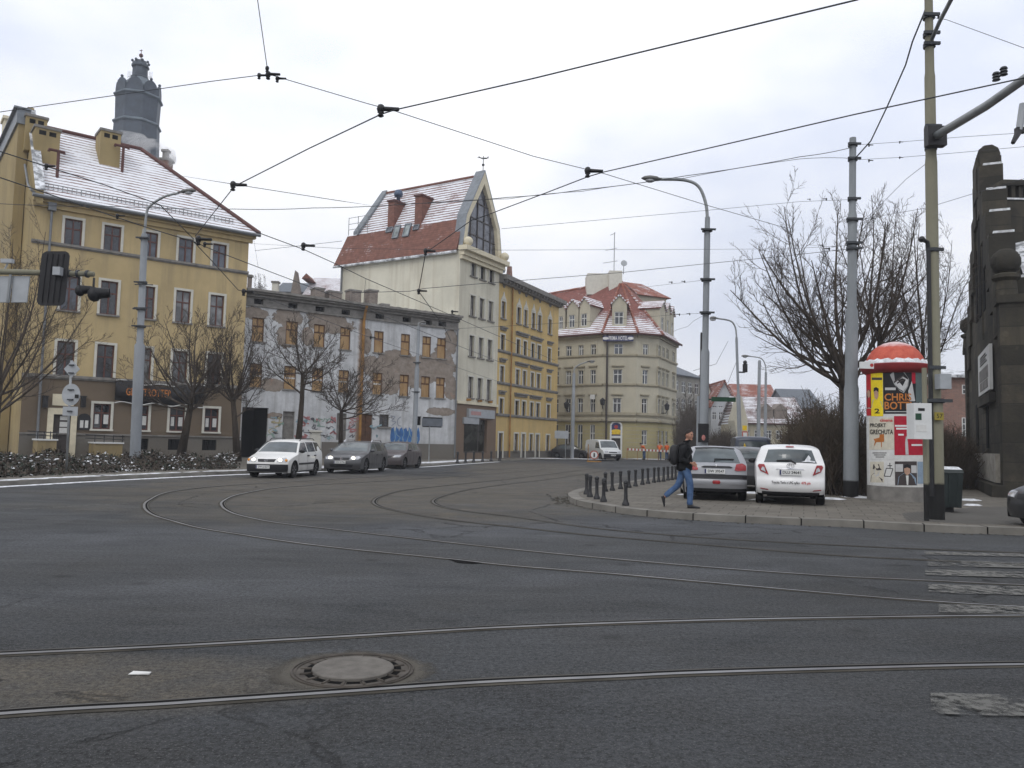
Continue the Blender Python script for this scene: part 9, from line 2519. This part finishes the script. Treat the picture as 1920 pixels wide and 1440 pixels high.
wire('thin steep wire from the top edge to the ring knot', [W_(503, 139, 6.7), W_(500, 120, 6.75), W_(483, 0, 7.4), W_(478, -40, 7.6)], .006, ins=[(W_(501, 128, 6.72), .09, (0, 0, 1))])
wire('span wire over the snowy roof hip through the lower clamp to the red roof', [at(322, 327, 50), W_(442, 346, 6.0), W_(640, 377, 6.0), at(694, 385, 55)], .006)
wire('wavy double feeder cable from the left edge to the top of the pale tram pole', [W_(-40, 381, 9.0), W_(0, 382, 9.0), W_(217, 387, 9.0), W_(440, 392, 8.8), W_(586, 390, 8.6), W_(770, 382, 8.6), W_(953, 370, 8.6), W_(1090, 356, 8.8), W_(1284, 330, 9.2), W_(1500, 294, 9.8), POLE2(276)], .011, 'feeder_cable', sag=.03)
wire('second strand of the feeder cable ending lower on the pale tram pole', [W_(770, 383, 8.6), W_(953, 373, 8.6), W_(1090, 359, 8.8), W_(1284, 334, 9.2), W_(1500, 298, 9.8), POLE2(297)], .008, 'feeder_cable', sag=-.03)
wire('straight span wire at mid height from the yellow house to the pale tram pole', [at(440, 455, 49), W_(641, 466, 7.2), W_(950, 469, 7.5), W_(1319, 467.5, 8.5), W_(1475, 466.6, 9.2), POLE2(460)], .006, ins=[(POLE2(461) + V((-.9, 0, 0)), .08, (1, 0, 0))])
wire('short thin wire rising right from the clamp by the corner of the yellow house', [W_(478, 470, 5.9), W_(571, 460, 5.9), W_(641, 452, 5.9)], .005)
wire('thin wire rising right from behind the gabled house to the upper tram pole clamp', [W_(940, 429, 7.5), W_(1319, 395, 8.5), W_(1500, 378, 9.2), POLE2(374)], .006, ins=[(POLE2(374) + V((-.8, 0, 0)), .08, (1, 0, 0)), (POLE2(374) + V((-1.3, 0, -.02)), .06, (1, 0, 0))])
wire('sagging feeder cable from the cream flank past the hotel roof to the pale tram pole', [W_(660, 549, 6.2), W_(769, 546, 6.4), W_(794, 541, 6.4), W_(900, 532, 6.8), W_(1165, 511, 7.6), W_(1319, 495, 8.2), W_(1472, 480, 9.0), POLE2(466)], .010, 'feeder_cable', ins=[(POLE2(467) + V((-.7, 0, 0)), .1, (1, 0, 0))])
def P31(py): return at(1322, py, 31)
wire('stay wire with insulators from the tall lamp post left towards the hotel roof', [P31(525), at(1228, 536, 40), at(1150, 545, 60)], .007, ins=[(P31(527) + V((-.8, 0, -.03)), .09, (1, 0, 0)), (P31(528) + V((-1.3, 0, -.05)), .09, (1, 0, 0))])
wire('long wire from the lower clamp of the tall lamp post across the hotel dormers', [P31(587), W_(1265, 590, 8.0), W_(1100, 603, 7.2), W_(900, 614, 6.6), W_(860, 616, 6.4)], .007, ins=[(P31(588) + V((-.6, 0, -.02)), .09, (1, 0, 0)), (P31(589) + V((-1.0, 0, -.03)), .09, (1, 0, 0))])
wire('slack loop of cable beside the tall lamp post', [P31(590), at(1300, 602, 31), at(1290, 612, 31), at(1270, 618, 33), at(1262, 622, 34)], .006)
wire('upper wire right of the pale tram pole passing behind the olive pole', [POLE2(272), at(1690, 266, 22), at(1800, 257, 21), at(1920, 249, 20), at(2000, 244, 20)], .006, ins=[(POLE2(271) + V((.5, 0, 0)), .09, (-1, 0, 0)), (at(1687, 266, 22), .07, (-1, 0, 0))])
wire('lower wire right of the pale tram pole running to the stone gable', [POLE2(300), at(1690, 295, 22), at(1800, 286, 21), at(1920, 275, 20), at(2000, 268, 20)], .006, ins=[(POLE2(300) + V((.5, 0, 0)), .09, (-1, 0, 0)), (at(1687, 295, 22), .07, (-1, 0, 0))])
wire('thick twisted cable slanting from the olive pole to the pale tram pole', [POLE3(-30), at(1741, 0, 16.9), at(1733, 24, 17.5), at(1711, 78, 18.5), at(1698, 122, 19.5), at(1664, 199, 21), at(1633, 264, 23), POLE2(302)], .020, 'feeder_cable')
wire('thin wire slanting down right from the top of the olive pole', [POLE3(32), at(1775, 37, 16.4), at(1920, 90, 14.5), at(2000, 120, 13.5)], .006, ins=[(POLE3(33) + V((.18, -.05, -.01)), .07, (-1, 0, 0))])
wire('short wire from the pale tram pole rising right through bare branches to the olive pole', [POLE2(415), at(1650, 405, 23), at(1737, 390, 20), at(1835, 360, 19), at(1920, 335, 18)], .006, ins=[(POLE2(412) + V((.6, 0, .06)), .08, (-1, 0, 0))])
wire('thin wire running down left from the olive pole into the bare tree crown', [POLE3(300), at(1700, 335, 19), at(1650, 385, 22), at(1612, 420, 24)], .006)
for i, (x0, y0, x1, y1, lab) in enumerate(((1400, 700, 1330, 735, 'bundle of short cables fanning from the camera post to the tall lamp post'), (1385, 660, 1300, 705, 'short braced cable between the camera post and the hotel side'), (800, 480, 1000, 690, None))):
 if lab: wire(lab, [at(x0 - 20, y0 - 20, 48), at((x0 + x1) / 2, (y0 + y1) / 2, 44), at(x1, y1 - 10, 40)], .012, 'feeder_cable')
wire('fine vertical dropper at the corner of the yellow house', [at(474, 438, 48), at(484, 500, 48)], .008)
wire('fine vertical dropper over the derelict chimneys', [W_(686, 522, 5.8), W_(681, 570, 5.8)], .005)
# ------------------------------------------------------------------ bare trees
def limb_path(p, q, up, n, rnd, wig):
 """curved path from p to q that starts out and then bends upwards"""
 out = []; d = q - p; L = d.length
 s = V((rnd.uniform(-1, 1), rnd.uniform(-1, 1), rnd.uniform(-.5, .5))) * L * wig
 s2 = V((rnd.uniform(-1, 1), rnd.uniform(-1, 1), rnd.uniform(-1, 1))) * L * wig * .5
 for i in range(n + 1):
  f = i / n
  out.append(p + d * f - V((0, 0, up * L)) * sin(pi * f) * (1 - .3 * f) + s * sin(pi * f) + s2 * sin(2 * pi * f))
 return out
def bare_tree(label, trunk, forks, center, radii, seed, cat='tree', name='bare_tree', limbs=14, sub=(9, 7, 4), r0=.16, twig=.010, up=.10, bark_='bark', group='bare street trees', low=-.35):
 """trunk: polyline to the fork; limbs aim at points over the crown ellipsoid"""
 rnd = random.Random(seed)
 t = thing(name, label, cat, trunk[0], group=group)
 tb = MB()
 rs = [r0 * (1 - .35 * i / (len(trunk) - 1)) for i in range(len(trunk))]
 rs[0] *= 1.25
 tb.tube(trunk, rs, 9)
 cb = MB(); c = V(center); R = V(radii)
 top = trunk[-1]
 def grow(path, r, level):
  k = len(path)
  L = sum((path[i + 1] - path[i]).length for i in range(k - 1))
  if level >= len(sub): return
  n = sub[level]
  for j in range(n):
   f = .18 + .80 * (j + rnd.random()) / n
   x = f * (k - 1); i = min(int(x), k - 2)
   p = path[i].lerp(path[i + 1], x - i); d = (path[i + 1] - path[i]).normalized()
   o = d.orthogonal().normalized(); o.rotate(Matrix.Rotation(rnd.uniform(0, 2 * pi), 3, d))
   ang = radians(rnd.uniform(28, 55))
   dd = (d * cos(ang) + o * sin(ang) + V((0, 0, .28))).normalized()
   l2 = L * rnd.uniform(.28, .52) * (1.05 - .55 * f) * (1.0 if level == 0 else 1.15)
   l2 = max(l2, .15)
   r2 = max(twig * .5, r * (1 - .75 * f) * rnd.uniform(.3, .5))
   q = p + dd * l2
   m = 4 if level < 2 else 3
   pth = limb_path(p, q, up * rnd.uniform(.3, 1.3), m, rnd, .05)
   cb.tube(pth, [r2 * (1 - .75 * i_ / m) + twig * .22 for i_ in range(m + 1)], 4 if level == 0 else 3, cap=False)
   grow(pth, r2, level + 1)
 for j in range(limbs):
  a = 2 * pi * (j * .618 + rnd.uniform(-.06, .06)); zf = low + (1 - low) * ((j + .5) / limbs) ** .8
  rr = sqrt(max(0, 1 - min(1, zf * zf)))
  q = c + V((R.x * rr * cos(a), R.y * rr * sin(a), R.z * zf)) * rnd.uniform(.82, 1.02)
  p = top if rnd.random() < .6 or len(trunk) < 3 else trunk[-2].lerp(top, rnd.uniform(.2, 1))
  pth = limb_path(p, q, up * rnd.uniform(.6, 1.4), 8, rnd, .045)
  r1 = r0 * rnd.uniform(.2, .36)
  cb.tube(pth, [r1 * (1 - .86 * i / 8) + twig * .2 for i in range(9)], 6, cap=False)
  grow(pth, r1, 0)
 tb.build('trunk', M[bark_], t, smooth=True)
 cb.build('crown', M['twig'], t, smooth=True, fix=False)
 return t
def tri(px, py, Y): return at(px, py, Y)
def g0(px, Y, z=.12): p = at(px, 850, Y); return V((p.x, p.y, z))
def ell(px0, px1, py0, py1, Y, ry=None):
 c = at((px0 + px1) / 2, (py0 + py1) / 2, Y); rx = (px1 - px0) / 2 * Y / F; rz_ = (py1 - py0) / 2 * Y / F
 return c, (rx, ry or rx, rz_)
Y = 27; c, r = ell(1368, 1720, 365, 745, Y)
bare_tree('big bare tree spreading far left behind the pale tram pole', [g0(1592, Y), tri(1588, 800, Y), tri(1582, 690, Y)], 1, c, r, 3, limbs=19, sub=(10, 7, 4), r0=.27, twig=.010)
bare_tree('bare tree with forked stem right behind the pale tram pole', [g0(1640, 29), tri(1646, 760, 29), tri(1652, 640, 29)], 1, *ell(1560, 1775, 340, 700, 29), 5, limbs=10, sub=(9, 6, 3), r0=.20, twig=.010)
bare_tree('bare tree between the olive pole and the stone house', [g0(1725, 31), tri(1722, 780, 31), tri(1728, 680, 31)], 1, *ell(1650, 1822, 380, 740, 31), 9, limbs=11, sub=(9, 6, 4), r0=.17, twig=.010)
bare_tree('bare branching tree rising at the left picture edge behind the traffic light boom', [g0(-14, 33, .2), tri(-8, 800, 33), tri(0, 720, 33)], 1, *ell(-120, 190, 420, 760, 33), 12, limbs=14, sub=(10, 7, 3), r0=.17, twig=.010)
bare_tree('leaning bare tree in front of the ground floor window right of the left lamp post', [g0(338, 41, .2), tri(352, 790, 41), tri(362, 735, 41)], 1, *ell(232, 452, 575, 790, 41), 14, limbs=14, sub=(10, 7, 3), r0=.20, twig=.013, low=-.45)
bare_tree('upright bare tree hiding the corner between the yellow and derelict houses', [g0(446, 42, .2), tri(441, 800, 42), tri(437, 750, 42)], 1, *ell(372, 512, 575, 790, 42), 15, limbs=13, sub=(10, 7, 3), r0=.18, twig=.013)
bare_tree('bare tree with crooked dark trunk before the left half of the derelict house', [g0(556, 44, .12), tri(563, 790, 44), tri(566, 750, 44), tri(568, 700, 44)], 1, *ell(470, 665, 580, 800, 44), 17, limbs=13, sub=(10, 7, 3), r0=.17, twig=.013)
bare_tree('small bare tree before the middle doors of the derelict house', [g0(640, 47, .12), tri(639, 810, 47), tri(640, 770, 47)], 1, *ell(570, 770, 655, 810, 47), 19, limbs=12, sub=(9, 6, 3), r0=.16, twig=.014)
def thicket(label, px0, px1, py0, Y0, Y1, n, seed, mat, name='bush', h_twigs=1.0, group='bare bushes'):
 rnd = random.Random(seed)
 pc = g0((px0 + px1) / 2, (Y0 + Y1) / 2)
 t = thing(name, label, 'bush', pc, group=group); b = MB()
 for k in range(n):
  Y = rnd.uniform(Y0, Y1); px = rnd.uniform(px0, px1); f = (px - px0) / (px1 - px0)
  p = g0(px, Y); top = at(px, py0, Y).z * (.55 + .45 * sin(pi * min(1, max(0, .12 + .8 * f))) ) * rnd.uniform(.55, 1.05)
  z0 = rnd.uniform(0, .55) * top
  p = V((p.x, p.y, max(.1, z0)))
  q = p + V((rnd.uniform(-.6, .6), rnd.uniform(-.6, .6), max(.3, (top - z0) * rnd.uniform(.35, 1.0))))
  if q.z > top: q.z = top
  m = (p + q) / 2 + V((rnd.uniform(-.2, .2), rnd.uniform(-.2, .2), 0))
  r_ = rnd.uniform(.006, .018)
  b.tube([p, m, q], [r_, r_ * .8, r_ * .4], 3, cap=False)
  for s_ in range(3):
   e = m.lerp(q, rnd.random()); b.tube([e, e + V((rnd.uniform(-.35, .35), rnd.uniform(-.35, .35), rnd.uniform(.05, .4)))], [r_ * .6, r_ * .3], 3, cap=False)
 b.build('twigs', mat, t, smooth=True, fix=False)
thicket('dense brown thicket right of the white hatchback, behind the pale tram pole', 1482, 1640, 735, 24.5, 30, 4200, 31, M['twig_red'])
thicket('brown brushwood behind the advertising column and the olive pole', 1630, 1830, 778, 30, 36, 3000, 32, M['twig_red'])
thicket('dark hedge beyond the silver hatchback left of the camera post', 1326, 1392, 800, 56, 62, 2000, 33, M['twig'])
thicket('grey snow-dusted shrubs right of the hotel behind the short grey post', 1268, 1322, 745, 70, 80, 1500, 34, M['twig'])
thicket('low dark shrub below the beige house wall, left of the distant lamp post', 1398, 1440, 822, 80, 86, 700, 35, M['leaf'])
thicket('low dark hedge right of the distant lamp post along the beige house', 1440, 1500, 836, 78, 84, 900, 36, M['twig'])
bare_tree('thin snow-dusted tree between the hotel and the grey block', [g0(1292, 84), tri(1292, 815, 84), tri(1292, 790, 84)], 1, *ell(1266, 1322, 718, 830, 84), 37, limbs=9, sub=(7, 5, 3), r0=.14, twig=.02)
bare_tree('small leafless tree top over the far end of the derelict roof beside the yellow house', [g0(487, 86), tri(487, 600, 86), tri(487, 556, 86)], 1, *ell(472, 500, 512, 560, 86), 38, limbs=7, sub=(5, 4, 2), r0=.1, twig=.02)
bed = MB(); rnd = random.Random(41)
pts = []
for px, py in ((-120, 905), (0, 897), (120, 891), (250, 886), (380, 881), (442, 879)):
 pts.append(g2(px, py, .12))
back = [V((p.x, p.y)) for p in (g0(442, 43), g0(330, 42), g0(180, 40), g0(40, 36), g0(-120, 31))]
def bed_pt(f, s):
 i = min(int(f * 5), 4); a = pts[i].lerp(pts[i + 1], f * 5 - i)
 j = f * 4; k = min(int(j), 3); b_ = back[4 - k].lerp(back[3 - k], j - k)
 return a.lerp(b_, s)
def bed_h(p, s): return .12 + (.26 + .22 * sin(p.x * 1.1) * cos(p.y * .7) + .14 * sin(p.x * 2.9 + p.y * 1.7)) * min(1, s * 3.0) * min(1, (1 - s) * 4 + .35)
N1, N2 = 60, 14
vs = []
for i in range(N1 + 1):
 for j in range(N2 + 1):
  p = bed_pt(i / N1, j / N2); vs.append((p.x, p.y, bed_h(p, j / N2) - .12))
bed.add(vs, [(i * (N2 + 1) + j, (i + 1) * (N2 + 1) + j, (i + 1) * (N2 + 1) + j + 1, i * (N2 + 1) + j + 1) for i in range(N1) for j in range(N2)])
tag(bed.build('planting_bed', M['earth'], smooth=True), kind='structure')
lf = MB()
for k in range(15000):
 f = rnd.random(); s = rnd.uniform(.02, 1) ** .9; p = bed_pt(f, s); h = bed_h(p, s)
 c = V((p.x + rnd.gauss(0, .1), p.y + rnd.gauss(0, .1), max(.13, h + rnd.uniform(-.22, .16)))); r_ = rnd.uniform(.03, .09)
 clump = sin(p.x * 1.7 + 1) * sin(p.y * 1.3) + .5 * sin(p.x * 4.1) * cos(p.y * 3.3)
 snowy = rnd.random() < (.5 if clump > .5 else .03) and c.z > h - .08
 a = V((rnd.uniform(-1, 1), rnd.uniform(-1, 1), rnd.uniform(-.35, .35) if snowy else rnd.uniform(-1, 1))).normalized(); bb = a.cross(V((0, 0, 1)) + V((rnd.uniform(-.4, .4), rnd.uniform(-.4, .4), 0))).normalized()
 if snowy: c.z += .03
 lf.quad(c - a * r_, c + bb * r_ * .7, c + a * r_, c - bb * r_ * .7, 2 if snowy else (1 if rnd.random() < .6 else 0))
for k in range(1500):
 f = rnd.random(); s = rnd.random(); p = bed_pt(f, s); h = bed_h(p, s); q = V((p.x, p.y, h - .15)); e = q + V((rnd.uniform(-.3, .3), rnd.uniform(-.3, .3), rnd.uniform(.15, .5))); lf.tube([q, e], [.01, .004], 3, 1, cap=False)
tag(lf.build('ground_cover', [M['leaf'], M['twig'], M['snow']], fix=False), 'low dark ground cover with snow caught on it in the bed before the yellow house', 'ground cover', kind='stuff')
# ------------------------------------------------------------------ thin winter haze
def haze_mat():
 mt = bpy.data.materials.new('haze'); mt.use_nodes = True; t = mt.node_tree; t.nodes.clear()
 o = t.nodes.new('ShaderNodeOutputMaterial'); pv = t.nodes.new('ShaderNodeVolumePrincipled')
 pv.inputs['Color'].default_value = (0.9, 0.93, 1.0, 1); pv.inputs['Density'].default_value = 0.0008
 t.links.new(pv.outputs[0], o.inputs['Volume']); return mt
b = MB(); b.box(-130, 130, -30, 260, -1.0, 52); tag(b.build('haze', haze_mat()), 'thin pale winter haze over the whole crossing', 'haze', kind='stuff')
